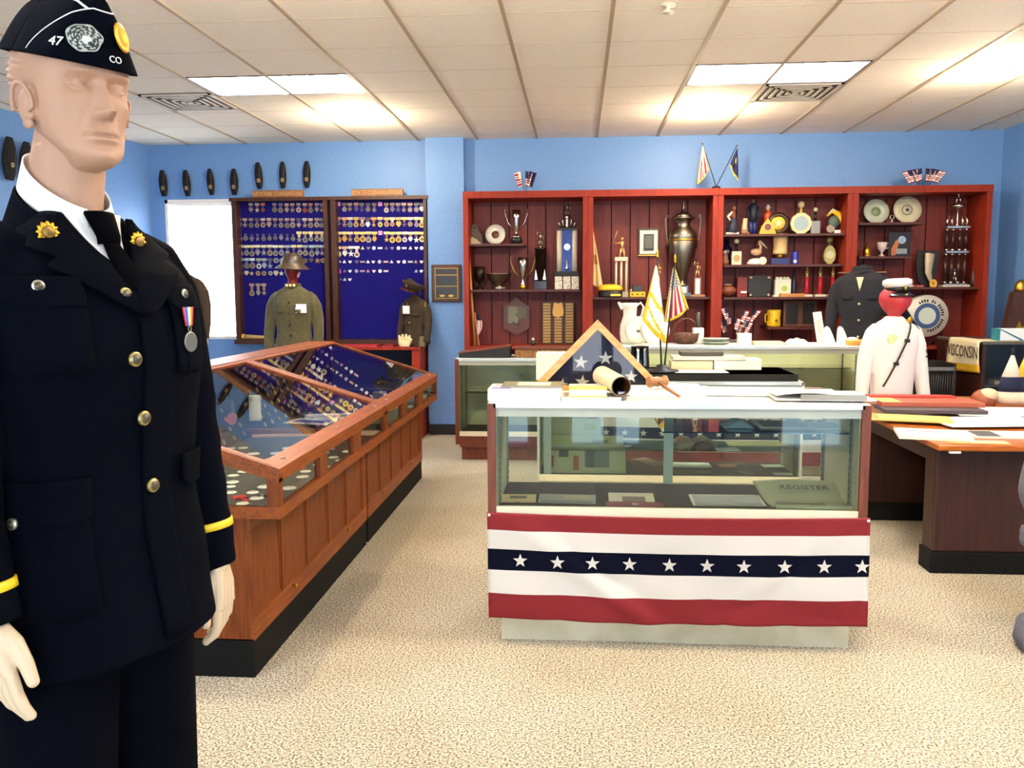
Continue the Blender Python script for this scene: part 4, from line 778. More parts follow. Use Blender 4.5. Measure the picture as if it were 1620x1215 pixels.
dflat(1432, 663, .5, .24, -.28, .017, .01, 'd8c06a', 'folder', 'yellow folder with a printed corner under the black folder', 'folder', [(-.5, -.3, -.4, .4, '9a9040')])
dflat(1470, 650, .6, .26, -.06, .028, .02, '4e464a', 'folder', 'dark grey folder under the red folder on the desk', 'folder')
dflat(1465, 640, .62, .26, -.05, .05, .028, 'b05a42', 'album', 'thick rust-red album on top of the dark grey folder', 'album', [(-.5, -.3, -.5, .5, 'd8b06a')])
dflat(1440, 628, .55, .1, -.04, .0795, .01, 'c23c34', 'folder', 'bright red folder topmost of the pile before the sailor jumper', 'folder')
dflat(1590, 690, .5, .2, -.1, 0, .012, 'e9e5d8', 'photo_album', 'open album with a black-and-white photograph at the right edge of the desk', 'album', [(-.5, -.38, -.5, .5, 'e0cc90'), (-.34, -.1, -.5, .4, '4c4c4a'), (-.1, .4, -.4, .3, 'd8d8d4')])
dflat(1560, 668, .6, .36, .1, .0125, .006, 'f5f4f0', 'document', 'large white sheets covering the middle of the desk', 'document', [(-.2, .1, .2, .23, 'a4a4a4')])
dflat(1580, 652, .6, .4, -.08, .0195, .006, 'f8f8f4', 'newspaper', 'wide white newspaper laid over the back part of the desk', 'newspaper', [(.0, .2, -.2, -.17, 'a4a4a4')])
dflat(1545, 700, .3, .12, -.1, 0, .001, 'd98c40', 'paper_strip', 'orange and cream printed strip at the front edge of the desk', 'strip', [(-.1, .5, -.2, .4, 'ead8a8')])
p = P(1555, 645, Z=DZ); T = thing('wooden_bell', 'turned wooden block with a pale top near the back of the desk', 'ornament', (p.x, min(p.y, 6.4), DZ+.001))
b = L(T); b.lathe([(.06, 0), (.075, .02), (.08, .06), (.06, .1), (.03, .12), (0, .125)], c('9c5232', .4), 24); b.obj('body', T)
b = L(T); b.ball(.02, -.02, .09, .062, c('e2c9a4', .5), 14, (1, 1, .7)); b.obj('pale_cap', T)
# felt pennant caps
for i, (px, k1, lab) in enumerate(((1592, 'f0ead8', 'tall pointed cloth cap, white above navy, at the right edge of the desk'), (1614, 'e8c030', 'tall pointed cloth cap, yellow above navy, cut off by the right edge'))):
    Yc = 5.95-.0*i; p = P(px+5, 648, Y=Yc); T = thing('pointed_hat', lab, 'cap', (p.x, Yc, DZ+.027), 0, 'pointed cloth caps')
    b = L(T); b.lathe([(0, 0), (.078, 0), (.088, .03), (.084, .08)], c('efe2c6', .8), 20, TR(0, 0, 0) @ Matrix.Diagonal((1, .5, 1, 1))); b.obj('cream_band', T)
    b = L(T); b.lathe([(.0845, .075), (.078, .12), (.064, .18)], 'navy', 20, Matrix.Diagonal((1, .5, 1, 1))); b.obj('navy_panel', T)
    b = L(T); b.lathe([(.0645, .178), (.03, .27), (.008, .33)], c(k1, .8), 20, Matrix.Diagonal((1, .5, 1, 1))); b.obj('upper_cone', T)
    b = L(T); b.lathe([(.009, .325), (.006, .37), (0, .375)], c('2a2622', .5), 10); b.obj('tip', T)
b = B(TR(P(1582, 640, Y=6.12).x, 6.12, DZ+.027, 0, 0, .2)); b.prism([(-.02, 0), (.03, 0), (.012, .3), (-.0, .3)], .02, c('8f1c28', .7)); b.obj('red_pennant', None, 'narrow red pennant leaning beside the pointed cloth caps', 'pennant')
# dark crate behind the desk
x0, x1 = P(1452, 600, Y=7.6).x, P(1512, 600, Y=7.6).x
T = thing('wire_crate', 'black wire crate with a silver bar, behind the desk by the bookcase', 'crate', ((x0+x1)/2, 7.8, 0))
b = B(); b.box(x0, x1, 7.6, 8.0, 0, .5, c('1b1918', .7)); b.box(x0, x0+.02, 7.6, 8.0, .5, .86, c('221f1d', .7)); b.box(x1-.02, x1, 7.6, 8, .5, .86, c('221f1d', .7)); b.box(x0, x1, 7.98, 8, .5, .86, c('1b1918', .7)); b.obj('body', T)
b = B()
for k in range(14): xx = x0+.03+(x1-x0-.06)*k/13; b.tube([(xx, 7.605, .5), (xx+.01, 7.61, .8)], .004, c('4a4642', .4, .5), 6)
b.obj('wire_front', T)
b = B(); b.box(x0+.005, x1-.02, 7.585, 7.6, .8, .83, c('8a857c', .3, .5)); b.obj('silver_bar', T)
# right-hand dark case with pennant, box, statue
ox0 = 3.42
T = thing('dark_showcase', 'dark wooden case with a glass front against the right wall', 'showcase', (3.79, 7.95, 0))
b = B(); b.box(ox0, ox0+.03, 7.5, 8.42, 0, 1.03, 'desk_side'); b.box(4.13, 4.16, 7.5, 8.42, 0, 1.03, 'desk_side'); b.box(ox0+.03, 4.13, 8.39, 8.42, 0, 1.03, c('2b2624', .6)); b.box(ox0+.03, 4.13, 7.52, 8.39, 0, .25, 'desk_side'); b.obj('body', T)
b = B(); b.box(ox0-.005, 4.163, 7.49, 8.425, 1.03, 1.055, c('5c564a', .25), None, .005); b.obj('top_panel', T)
b = B(); b.box(ox0+.03, 4.13, 7.6, 8.38, .66, .672, c('6a655c', .3)); b.obj('shelf', T)
b = B(); b.raw([(ox0+.03, 7.52, .25), (4.13, 7.52, .25), (4.13, 7.52, 1.03), (ox0+.03, 7.52, 1.03)], [(0, 1, 2, 3)], 'clear_glass'); b.obj('front_glass', T)
b = B(TR(3.72, 7.75, .673)); b.cb(0, 0, 0, .2, .12, .03, c('d0c0a0', .6)); b.obj('small_box', None, 'pale flat box on the shelf inside the dark right-hand case', 'box')
T = thing('pennant', 'cream WISCONSIN pennant with a yellow edge draped over the dark right-hand case', 'pennant', (ox0, 7.6, 1.06))
y0, y1 = 7.5, 8.2
def pf(u, v):
    y = y0+(y1-y0)*(1-u)*.9
    if v < .35: return Vector((ox0+.1*(1-v/.35)-.008+0, y, 1.059))
    t = (v-.35)/.65; return Vector((ox0-.010-.02*math.sin(t*2+u), y, 1.059-.30*t+.03*u*t))
b = B(); b.grid(pf, 14, 24, c('e6d9b0', .8), .003, None, True, lambda u, v: c('eeb820', .7) if v > .84 else c('e6d9b0', .8)); b.obj('cloth', T)
b = B(); t0 = TR(ox0-.036, 7.83, .95) @ Matrix.Rotation(-PI/2, 4, 'Z') @ Matrix.Rotation(PI/2, 4, 'X'); b.text('WISCONSIN', .15, c('4a3a2c', .7), t0 @ Matrix.Diagonal((.78, 1, 1, 1)), .001); b.obj('lettering', T)
b = B(); b.box(ox0+.09, ox0+.4, 7.55, 7.8, 1.056, 1.062, c('e6d9b0', .8)); b.obj('folded_cloth', T)
p = P(1600, 545, Y=7.55); T = thing('gift_box', 'white box with a teal diagonal and teal ends on the dark case', 'box', (p.x, 7.6, 1.0635))
b = L(T); b.box(-.115, .13, -.06, .06, 0, .1, c('eef2f2', .5)); b.obj('carton', T)
b = L(T); b.prism([(-.115, .1), (-.1, .1), (.1, .0), (.07, .0)], .002, c('1f6f84', .5), None, -.0625); b.obj('teal_stripe', T)
b = L(T); b.box(-.117, -.1, -.061, .061, 0, .1, c('2c8494', .5)); b.obj('teal_end', T)
p = P(1606, 525, Y=7.95); T = thing('wooden_trophy', 'tapered dark wood plaque stand with gilt ornaments and a brass bell on top', 'trophy', (p.x+.02, 7.98, 1.056))
b = L(T); b.prism([(-.13, 0), (.2, 0), (.16, .42), (-.05, .42)], .09, 'walnut', None, -.045); b.obj('stand', T)
b = L(T); b.lathe([(.05, 0), (.055, .02), (.045, .07), (.02, .1), (0, .105)], 'brass', 20, TR(.02, 0, .42)); b.obj('brass_bell', T)
b = L(T); b.prism([(-.06, .08), (-.02, .1), (.0, .16), (.02, .1), (.06, .13), (.01, .04)], .01, 'gold', None, -.056); b.disc(0, .05, .02, .01, 'gold', -.056); b.obj('gilt_eagle', T)
# upholstered chair at the right edge
T = thing('armchair', 'grey ribbed upholstered chair cut off by the right edge, before the desk', 'chair', (2.09, 3.55, 0), 0)
mat('chair_cloth', '5a5c68', .9, hx2='6a6c76', scale=60, stretch=(.3, .3, 4), bump=.3)
cxl = P(1604, 800, Y=3.5).x
def chb(u, v):
    a = PI*(1.08-1.16*u)+0; z = .47+.42*v; rr = .27-.02*v; bul = .035*math.sin(PI*min(1, v*1.02))
    flare = .0 if v > .5 else -.10*(1-v/.5)**1.3
    return Vector((2.06+(rr+bul+flare)*1.0*math.cos(a)*((2.02-cxl)/.31), 3.5+(rr)*math.sin(-a)*.75+.05, z))
b = B(); b.grid(chb, 30, 18, 'chair_cloth', .05); b.obj('backrest', T)
b = B(); b.box(1.93, 2.31, 3.42, 3.82, .38, .48, 'chair_cloth', None, .03); b.obj('seat', T)
b = B(); b.lathe([(.0, 0), (.24, 0), (.26, .03), (.25, .1), (.12, .2), (.05, .3), (.05, .38)], 'chair_cloth', 32, TR(2.09, 3.55, 0.0)); b.obj('pedestal_base', T)
# ---------------------------------------------------------------- things on the bookcase shelves
YI = 8.72; K = YI/1358
SH1a = zpx(786, 385); SH1 = zpx(830, 458); SH2 = zpx(1030, 470); S3 = [zpx(1240, y) for y in (369, 418, 470)]; S3d = zpx(1255, 518); S4a = zpx(1408, 351); S4b = zpx(1398, 405); S4c = zpx(1496, 454); LOW = .95
def item(name, label, cat, px, z, Y=YI, group=None, rz=0):
    return thing(name, label, cat, (P(px, 400, Y=Y).x, Y, z+.0012), rz, group)
def lt(T, nm, prof, k, n=20, M=None, **a): b = L(T); b.lathe([(r*K, z*K) for r, z in prof], k, n, M); return b.obj(nm, T, **a)
def tb(T, nm, pts, rad, k, n=8, flat=1): b = L(T); b.tube([(x*K, y*K, z*K) for x, y, z in pts], [q*K for q in rad] if isinstance(rad, (list, tuple)) else rad*K, k, n, flat=flat); return b.obj(nm, T)
def bxk(T, nm, x0, x1, y0, y1, z0, z1, k, bev=0): b = L(T); b.box(x0*K, x1*K, y0*K, y1*K, z0*K, z1*K, k, None, bev); return b.obj(nm, T)
def pr(T, nm, poly, k, y0=-1, t=2): b = L(T); b.prism([(x*K, z*K) for x, z in poly], t*K, k, None, y0*K); return b.obj(nm, T)
def figure(T, x, z, h, k, pose='up', nm='figurine', sub=None):
    """little continuous trophy figure"""
    b = L(T); s = h*K/10; X, Z = x*K, z*K
    def q(a): return [(X+p[0]*s, p[1]*s, Z+p[2]*s) for p in a]
    b.tube(q([(-1.2, 0, 0), (-.9, .2, 2), (-.4, 0, 4.4)]), [.35*s, .5*s, .7*s], k, 8); b.tube(q([(1.2, 0, 0), (1.0, -.3, 2), (.4, 0, 4.4)]), [.35*s, .5*s, .7*s], k, 8)
    b.tube(q([(0, 0, 4), (0, 0, 5.5), (0, 0, 7.2), (0, 0, 7.9)]), [.8*s, .75*s, 1.1*s, .4*s], k, 10); b.ball(X, 0, Z+8.9*s, .8*s, k, 8)
    if pose == 'up': b.tube(q([(-1, 0, 7.3), (-2.2, 0, 8.4), (-1.6, 0, 10.2)]), [.4*s, .3*s, .25*s], k, 6); b.tube(q([(1, 0, 7.3), (2, 0, 6), (1.6, -.6, 4.8)]), [.4*s, .3*s, .25*s], k, 6)
    elif pose == 'bat': b.tube(q([(-1, 0, 7.3), (-2.8, -.4, 6.6), (-4, -.2, 7.6)]), [.4*s, .3*s, .3*s], k, 6); b.tube(q([(1, 0, 7.3), (-1.2, -.9, 6.6), (-4, -.2, 7.4)]), [.4*s, .3*s, .3*s], k, 6); b.tube(q([(-4.4, -.2, 6.8), (-3.2, 0, 10), (-2.2, 0, 12.6)]), [.15*s, .2*s, .35*s], k, 6)
    else: b.tube(q([(-1, 0, 7.3), (-1.9, 0, 6), (-1.5, -.6, 4.6)]), [.4*s, .3*s, .25*s], k, 6); b.tube(q([(1, 0, 7.3), (1.9, 0, 6), (1.5, -.6, 4.6)]), [.4*s, .3*s, .25*s], k, 6)
    return b.obj(nm, T)
def plate(px, z, r, label, c1, c2, emblem=None, Y=YI+.08, name='plate'):
    T = item(name, label, 'plate', px, z, Y)
    M = TR(0, 0, r*K, 0, PI/2-.18)
    b = L(T); b.lathe([(0, -.004), (r*.55*K, -.004), (r*.6*K, -.002), (r*K, .012), (r*K, .015), (r*.6*K, .004), (0, .002)], c(c1, .2), 40, M); b.obj('dish', T)
    b = L(T); b.lathe([(r*.38*K, .003), (r*.38*K, .0045), (0, .0045)], c(c2, .4), 24, M); b.obj('painted_emblem', T)
    if emblem:
        b = L(T); b.lathe([(r*.33*K, .0045), (r*.33*K, .0055), (0, .0055)], c('d8d2b8', .4), 24, M); b.obj('emblem_field', T)
        b = L(T); b.star(0, 0, r*.2*K, .002, 'black', -.0075, M @ Matrix.Rotation(-PI/2, 4, 'X')); b.obj('star', T)
    b = L(T); 
    for s in (-1, 1): b.tube([(s*r*.4*K, -.02, 0), (s*r*.4*K, -.015, .03), (s*r*.3*K, .03, 0)], .003, 'black', 6)
    b.obj('easel', T); return T
# bay 1
T = item('carved_plaque', 'small grey bell-shaped plaque with a hole, left end of the first short shelf', 'plaque', 753, SH1a)
pr(T, 'plaque_body', [(-11, 0), (11, 0), (10, 14), (5, 22), (2, 30), (-2, 33), (-6, 30), (-8, 20), (-11, 14)], c('5a4a3a', .6), 0, 3); pr(T, 'cream_panel', [(-11, 0), (10, 0), (2, 8), (-6, 12), (-11, 8)], c('c9b890', .6), -1, 1)
b = L(T); b.disc(-2*K, 27*K, 2.2*K, .002, 'black', -.001); b.obj('hole', T)
plate(784, SH1a, 16, 'white plate with a brown crest on the first short shelf', 'ece6d2', '7a4a38')
def cup(px, z, w_, h_, base, label, hk='silver', hand=11, k='silver', bk='black', rz=0):
    T = item('trophy_cup', label, 'trophy', px, z); bw, bh = base
    lt(T, 'base', [(bw, 0), (bw, bh*.9), (bw*.9, bh), (0, bh)], bk, 4 if rz else 24)
    lt(T, 'cup', [(bw*.8, bh), (bw*.8, bh+2), (2.5, bh+5), (1.8, bh+10), (3, bh+12), (w_*.62, bh+h_*.42), (w_*.9, bh+h_*.7), (w_, bh+h_), (w_*.94, bh+h_), (w_*.5, bh+h_*.45), (0, bh+h_*.4)], k, 28)
    for s in (-1, 1): tb(T, 'handle', [(s*(w_*.5), 0, bh+12), (s*(w_+hand*.6), 0, bh+h_*.55), (s*(w_+hand), 0, bh+h_*.85), (s*(w_+hand*1.05), 0, bh+h_+1), (s*(w_+hand*.7), 0, bh+h_*.98)], .55, hk)
    return T
cup(817, SH1a, 6.5, 43, (9, 10), 'silver cup with wide loop handles on a black base, upper left bay')
T = item('goblet', 'dark metal goblet at the left end of the long shelf', 'goblet', 758, SH1); lt(T, 'bowl', [(7, 0), (7, 2), (2, 5), (2, 10), (7, 14), (9, 24), (9, 36), (8, 36), (6, 16), (0, 14)], c('2a1c18', .35, .6), 24)
T = item('punch_bowl', 'bronze fluted bowl on a foot beside the dark goblet', 'bowl', 789, SH1); lt(T, 'bowl', [(8, 0), (7, 3), (4, 6), (9, 9), (17, 16), (20, 24), (21, 25), (18, 23), (8, 11), (0, 9)], 'pewter', 28)
for a in range(3): b = L(T); b.ball(8*K*math.cos(a*2.1-2), 8*K*math.sin(a*2.1-2), 2*K, 2.2*K, 'silver', 8); b.obj('foot', T)
cup(827, SH1, 8, 44, (5.5, 6), 'gold-stemmed silver cup on the long shelf, left of the dark column trophy', 'gold', 11, 'silver', 'gold')
def column_trophy(px, z, w_, h_, label, colk, fig, n=2, marble='black', panel=None, figk='silver', toph=22):
    T = item('column_trophy', label, 'trophy', px, z)
    bxk(T, 'base', -w_, w_, -w_*.6, w_*.6, 0, 10, marble, .002); bxk(T, 'top_plate', -w_*.9, w_*.9, -w_*.5, w_*.5, h_-3, h_, 'black')
    xs_ = [-w_*.7, w_*.7] if n == 2 else [-w_*.75, 0, w_*.75] if n == 3 else [-w_*.75, -w_*.25, w_*.25, w_*.75]
    for x in xs_: lt(T, 'column', [(2.4, 10), (2.4, h_-3)], colk, 14, TR(x*K, 0, 0))
    if panel: bxk(T, 'centre_panel', -w_*.45, w_*.45, -1, 1, 12, h_-4, panel)
    lt(T, 'riser', [(w_*.5, h_), (w_*.25, h_+3), (w_*.35, h_+toph*.3), (0, h_+toph*.32)], figk, 14)
    figure(T, 0, h_+toph*.3, toph, figk, fig); return T
T = item('column_trophy', 'dark engraved column trophy with a small figure, beside the blue trophy', 'trophy', 855, SH1)
bxk(T, 'base', -10, 10, -7, 7, 0, 13, 'black_gloss', .002); lt(T, 'shaft', [(8.5, 13), (8.5, 62), (9.5, 62), (9.5, 65), (0, 65)], c('3a2c20', .2, .6), 20); figure(T, 0, 67, 24, 'pewter', 'up')
lt(T, 'riser', [(3, 65), (2, 68), (0, 68)], 'silver', 10)
for s in (-1, 1): pr(T, 'wing', [(s*9, 15), (s*4, 15), (s*7, 32)], 'silver', -9, 1)
T = item('column_trophy', 'tall trophy with white columns and a blue centre panel in the left bay', 'trophy', 897, SH1)
for i, x in enumerate((-13, 0, 13)): bxk(T, 'marble_block', x-5.8, x+5.8, -6, 6, 0, 20, mat('marble', 'e4dcc4', .3, hx2='8a7444', scale=60, contrast=(.5, .7)), .001)
bxk(T, 'lower_plate', -18, 18, -7, 7, 20, 28, 'black', .002); bxk(T, 'top_plate', -16, 16, -6, 6, 92, 95, 'black')
for s in (-1, 1): lt(T, 'column', [(4.2, 28), (4.2, 92)], c('ded4bc', .3), 16, TR(s*12*K, 0, 0))
bxk(T, 'blue_panel', -8, 8, 0, 3, 28, 92, mat('blue_foil', '1c3f86', .25, .4, hx2='0d2560', scale=30)); b = L(T); b.disc(0, 66*K, 5*K, .004, 'silver', -.004); b.obj('medallion', T)
lt(T, 'small_cup', [(3, 30), (3, 33), (1, 36), (1.2, 46), (0, 47)], 'silver', 12, TR(0, -4*K, 0))
for x, h_ in ((-11, 12), (-6, 18), (6, 18), (11, 12)): tb(T, 'star_spike', [(x*.8, 0, 95), (x*1.15, 0, 95+h_*.6), (x*.9, 0, 95+h_)], [1.4, 1, .3], 'silver')
lt(T, 'riser', [(4, 95), (2, 99), (4, 110), (5, 115), (0, 115)], 'silver', 14); figure(T, 0, 114, 22, 'pewter', 'up')
# bay 1 lower
for i, (p0, p1, lab) in enumerate((((750, 552), (741, 416), 'long pale wooden pole leaning in the left corner of the first bay'), ((756, 552), (749, 500), 'shorter pale wooden pole with a rolled flag, beside the long pole'))):
    T = item('wooden_pole', lab, 'pole', p0[0], LOW, 8.6); h_ = (p0[1]-p1[1])*1.0; dx = p1[0]-p0[0]
    b = L(T); b.tube([(0, 0, .002), (dx*K*.98, .04, h_*K)], .013 if i == 0 else .01, c('c08a4c', .5), 10); b.obj('shaft', T)
    if i: b = L(T); b.grid(lambda u, v: Vector((-.01+.05*u*math.sin(PI*v)+.0, -.02+.02*math.sin(u*6), .34-.25*v)), 6, 12, 'usred', .002, None, True, lambda u, v: 'usblue' if v < .3 else ('usred' if int(u*5) % 2 else 'uswhite')); b.obj('rolled_flag', T)
T = item('shield_plaque', 'dark wooden shield plaque with grey panels and a small eagle', 'plaque', 817, LOW+14*K, 8.85)
pr(T, 'shield', [(0, 0), (21, 12), (21, 46), (14, 50), (0, 62), (-14, 50), (-21, 46), (-21, 12)], mat('shield_wood', '5c2c1c', .4), -2, 3)
pr(T, 'grey_panel', [(-14, 20), (-14, 47), (2, 47), (2, 20)], c('7c7a5c', .4), -3, 1); pr(T, 'grey_map', [(2, 24), (16, 30), (16, 44), (6, 48), (2, 44)], c('5c5a40', .5), -3, 1); pr(T, 'eagle', [(-8, 24), (0, 19), (8, 24), (3, 16), (0, 10), (-3, 16)], c('2c1c12', .4), -4, 1)
for z in (14, 33): b = L(T); b.ball(0, -4*K, z*K, 1.4*K, 'gold', 8); b.obj('stud', T)
T = item('perpetual_plaque', 'tall brown plaque with three columns of brass name plates and a gold shield', 'plaque', 883, LOW, 8.84)
bxk(T, 'backing_board', -26, 26, -2, 1, 0, 68, 'walnut', .002)
for cxx in (-18, 0, 18):
    for j in range(14 if cxx else 9): bxk(T, 'name_plate', cxx-6, cxx+6, -2.7, -2, 2.5+j*4.6, 5.9+j*4.6, mat('plate_brass', 'b08a4a', .4, .4))
pr(T, 'gold_shield', [(0, 43), (8, 46), (9, 52), (7, 66), (4, 67), (0, 65), (-4, 67), (-7, 66), (-9, 52), (-8, 46)], c('d9a650', .4, .3), -4, 1.5)
T = item('figurine', 'tiny dark bird figurine under the shield plaque', 'figurine', 843, LOW, 8.62); b = L(T); b.ball(0, 0, 4*K, 4.5*K, c('2c3424', .5), 10, (1, .8, 1)); b.ball(0, -.01, 10*K, 2.4*K, c('d8d8d0', .5), 8); b.obj('body', T)
# bay 2
T = item('draped_flag', 'furled cream and gold flag standing in the second bay', 'flag', 948, SH2, 8.66)
b = L(T); b.tube([(-12*K, 0, 0), (-10*K, 0, 108*K)], .006, 'gold', 8); b.obj('pole', T); hang(T, Vector((-10*K, 0, 106*K)), Vector((-11*K, 0, 20*K)), Vector((6*K, 0, 16*K)), lambda u, v: c('a8763a', .8) if .42 < v < .6 and .2 < u < .8 else c('e0c48a', .8), 'cloth', -.01, 20, 24)
lt(T, 'foot', [(5, 0), (5, 2), (1.5, 5), (0, 6)], c('9a5a4a', .4), 14, TR(-12*K, 0, 0))
T = item('column_trophy', 'gold batter trophy on white columns in the urn bay', 'trophy', 983, SH2)
bxk(T, 'base', -11, 11, -6, 6, 0, 8, c('b8ac90', .4), .001); bxk(T, 'top_plate', -10, 10, -5, 5, 56, 62, c('d8cfb4', .4), .001)
for x in (-8, 0, 8): lt(T, 'column', [(1.8, 8), (1.8, 56)], c('e0d6b4', .3), 12, TR(x*K, 0, 0))
figure(T, 1, 61, 33, c('d8b070', .3, .5), 'bat')
T = item('military_cap', 'garrison cap with bright yellow top and black band on the second bay shelf', 'cap', 966, SH2, 8.6)
b = L(T); b.lathe([(.118, 0), (.12, .01), (.118, .065), (.0, .065)], 'black', 28, Matrix.Diagonal((1, .6, 1, 1))); b.obj('band', T)
b = L(T); b.lathe([(.118, .066), (.125, .085), (.1, .115), (.05, .125), (0, .128)], 'yellow', 28, Matrix.Diagonal((1, .6, 1, 1))); b.obj('crown', T)
b = L(T); b.box(0, .1, -.085, -.075, .01, .03, 'gold'); b.obj('gilt_badge', T)
T = item('model_truck', 'small yellow ornament with studs and a dark block on top', 'ornament', 1009, SH2); bxk(T, 'yellow_base', -12, 12, -5, 5, 0, 8, 'yellow', .004); bxk(T, 'dark_block', -7, 7, -4, 4, 8, 18, c('2a2624', .3), .002); lt(T, 'knob', [(3, 8), (3, 11), (0, 13)], 'silver', 10, TR(-10*K, 0, 0))
for x in (-8, 0, 8): b = L(T); b.disc(x*K, 4*K, 1.3*K, .003, 'black', -5.4*K); b.obj('stud', T)
T = item('framed_certificate', 'framed certificate with a black text panel on the bookcase back', 'picture frame', 1026, P(1026, 405, Y=8.88).z, 8.88)
bxk(T, 'frame', -16, 16, -1, 3, 0, 43, c('4a3c2a', .4), .003); bxk(T, 'mat_board', -14, 14, -1.5, -1, 3, 40, c('cfdad0', .5)); bxk(T, 'black_panel', -8, 8, -2, -1.5, 8, 34, c('22261f', .4)); bxk(T, 'gilt_sill', -16, 16, -2, -1, 0, 1.5, 'brass')
for j in range(8): bxk(T, 'text_line', -6, 6, -2.2, -2, 13+j*2.4, 14+j*2.4, c('8c8c7c', .5))
T = item('urn_trophy', 'huge silver urn trophy with lid and scroll handles on a black base', 'trophy', 1080, SH2)
bxk(T, 'base', -13, 13, -9, 9, 0, 6, 'black_gloss', .002); bxk(T, 'plinth', -9, 9, -7, 7, 6, 17, 'black_gloss', .002); bxk(T, 'white_label', -6, 6, -7.6, -7, 4, 15, 'white')
lt(T, 'urn', [(9, 17), (9, 19), (3, 22), (3, 26), (10, 38), (19, 66), (22, 86), (21, 88), (22, 90), (20, 100), (12, 106), (10, 112), (13, 118), (18, 120), (18, 122), (0, 122)], 'pewter', 40)
lt(T, 'lid', [(14, 122), (12, 126), (6, 129), (3, 131), (1.5, 136), (2.5, 139), (1, 141), (1.8, 144), (.6, 148), (0, 150)], 'pewter', 28)
for s in (-1, 1): tb(T, 'handle', [(s*21, 0, 74), (s*24, 0, 88), (s*26, 0, 104), (s*27, 0, 118), (s*25, 0, 126), (s*21, 0, 122)], 1, 'pewter')
lt(T, 'relief_band', [(20.8, 84), (22.6, 86), (22.6, 88), (21, 89)], 'brass', 40)
T = item('figure_trophy', 'small gold figure trophy with a white column, right of the big urn', 'trophy', 1104, SH2); bxk(T, 'base', -12, 12, -6, 6, 0, 3, c('a87a4c', .4), .001); bxk(T, 'block', -6, 6, -4, 4, 3, 30, c('7c4020', .4), .001); bxk(T, 'white_column', -3.5, 3.5, -5, -4, 4, 28, 'white'); figure(T, 0, 30, 24, c('c8a878', .3, .6), 'up')
T = item('figure_trophy', 'slender gold trophy half hidden behind the white desk flag', 'trophy', 1043, SH2); bxk(T, 'base', -6, 6, -5, 5, 0, 6, 'walnut', .001); lt(T, 'stem', [(3, 6), (1.5, 12), (2.5, 24), (1.2, 34), (0, 34)], 'gold', 14); figure(T, 0, 33, 18, 'gold', 'up')
# bay 3 shelf 1
S = S3[0]
def decanter(px, z, w_, h_, body, neck, label, stopper='c9b890', neckh=10, stop=4, emblem=None, flatk=.5, shape='box'):
    T = item('decanter', label, 'decanter', px, z)
    if shape == 'box': bxk(T, 'body', -w_, w_, -w_*flatk, w_*flatk, 0, h_, c(body, .3), .006)
    else: b = L(T); b.prism([(w_*K*math.sin(2*PI*i/10+.3), h_/2*K+h_/2*K*math.cos(2*PI*i/10+.3)) for i in range(10)], w_*flatk*2*K, c(body, .3), None, -w_*flatk*K); b.obj('body', T)
    lt(T, 'neck', [(2.4, h_-1), (1.8, h_+neckh), (0, h_+neckh)], c(neck, .3), 14); b = L(T); b.ball(0, 0, (h_+neckh+stop)*K, stop*1.05*K, c(stopper, .3), 12); b.obj('stopper', T)
    if emblem: b = L(T); b.disc(0, h_/2*K, w_*.68*K, .004, c(emblem, .4), -w_*flatk*K-.004); b.obj('emblem', T)
    return T
T = item('figurine', 'seated woman figurine in a white sleeve and dark skirt, top left of the decanter bay', 'figurine', 1157, S); bxk(T, 'base', -10, 10, -5, 5, 0, 4, 'white', .001)
b = L(T); b.tube([(0, 0, 4*K), (2*K, 0, 15*K), (3*K, 0, 26*K)], [9*K, 6*K, 3*K], c('2c3448', .6), 12); b.obj('skirt', T); b = L(T); b.tube([(3*K, 0, 24*K), (1*K, 0, 33*K), (2*K, 0, 38*K)], [3*K, 4.5*K, 2*K], c('8a4a30', .6), 12); b.obj('torso', T); b = L(T); b.ball(3*K, 0, 41*K, 3.2*K, c('b07a58', .5), 10); b.obj('head', T); tb(T, 'sleeve', [(0, -2, 35), (-7, -2, 28), (-3, -3, 22)], [2, 2.4, 1.6], c('e8e0d0', .6))
T = item('boot_figurine', 'orange and cream boot-shaped figurine', 'figurine', 1178, S); b = L(T); b.tube([(-1*K, 0, 3*K), (-1*K, 0, 14*K), (0, 0, 25*K)], [5.5*K, 4*K, 3.5*K], c('e0b888', .4), 14); b.obj('shaft', T); b = L(T); b.tube([(-5*K, 0, 3*K), (4*K, 0, 2.4*K), (11*K, 0, 2*K)], [3*K, 2.4*K, 1.6*K], c('d07a34', .4), 12); b.obj('sole', T); b = L(T); b.ball(-2*K, -5*K, 9*K, 2.6*K, c('e8d4a8', .4), 10); b.obj('rosette', T)
T = item('figurine', 'tall figurine of a man in a dark navy suit', 'figurine', 1190, S); b = L(T)
for s in (-1, 1): b.tube([(s*3*K, 0, 0), (s*2.6*K, 0, 22*K)], [3.4*K, 3.6*K], c('1c2a66', .5), 12)
b.obj('trousers', T); b = L(T); b.tube([(0, 0, 20*K), (0, 0, 30*K), (0, 0, 44*K), (0, 0, 48*K)], [6*K, 5.5*K, 7*K, 2.5*K], c('14182e', .6), 14); b.obj('coat', T); b = L(T); b.ball(0, 0, 51*K, 3.4*K, c('6a5a50', .5), 10); b.obj('head', T)
for s in (-1, 1): tb(T, 'arm', [(s*6.5, 0, 43), (s*8, 0, 33), (s*6.5, -2, 25)], [2.2, 1.9, 1.6], c('14182e', .6))
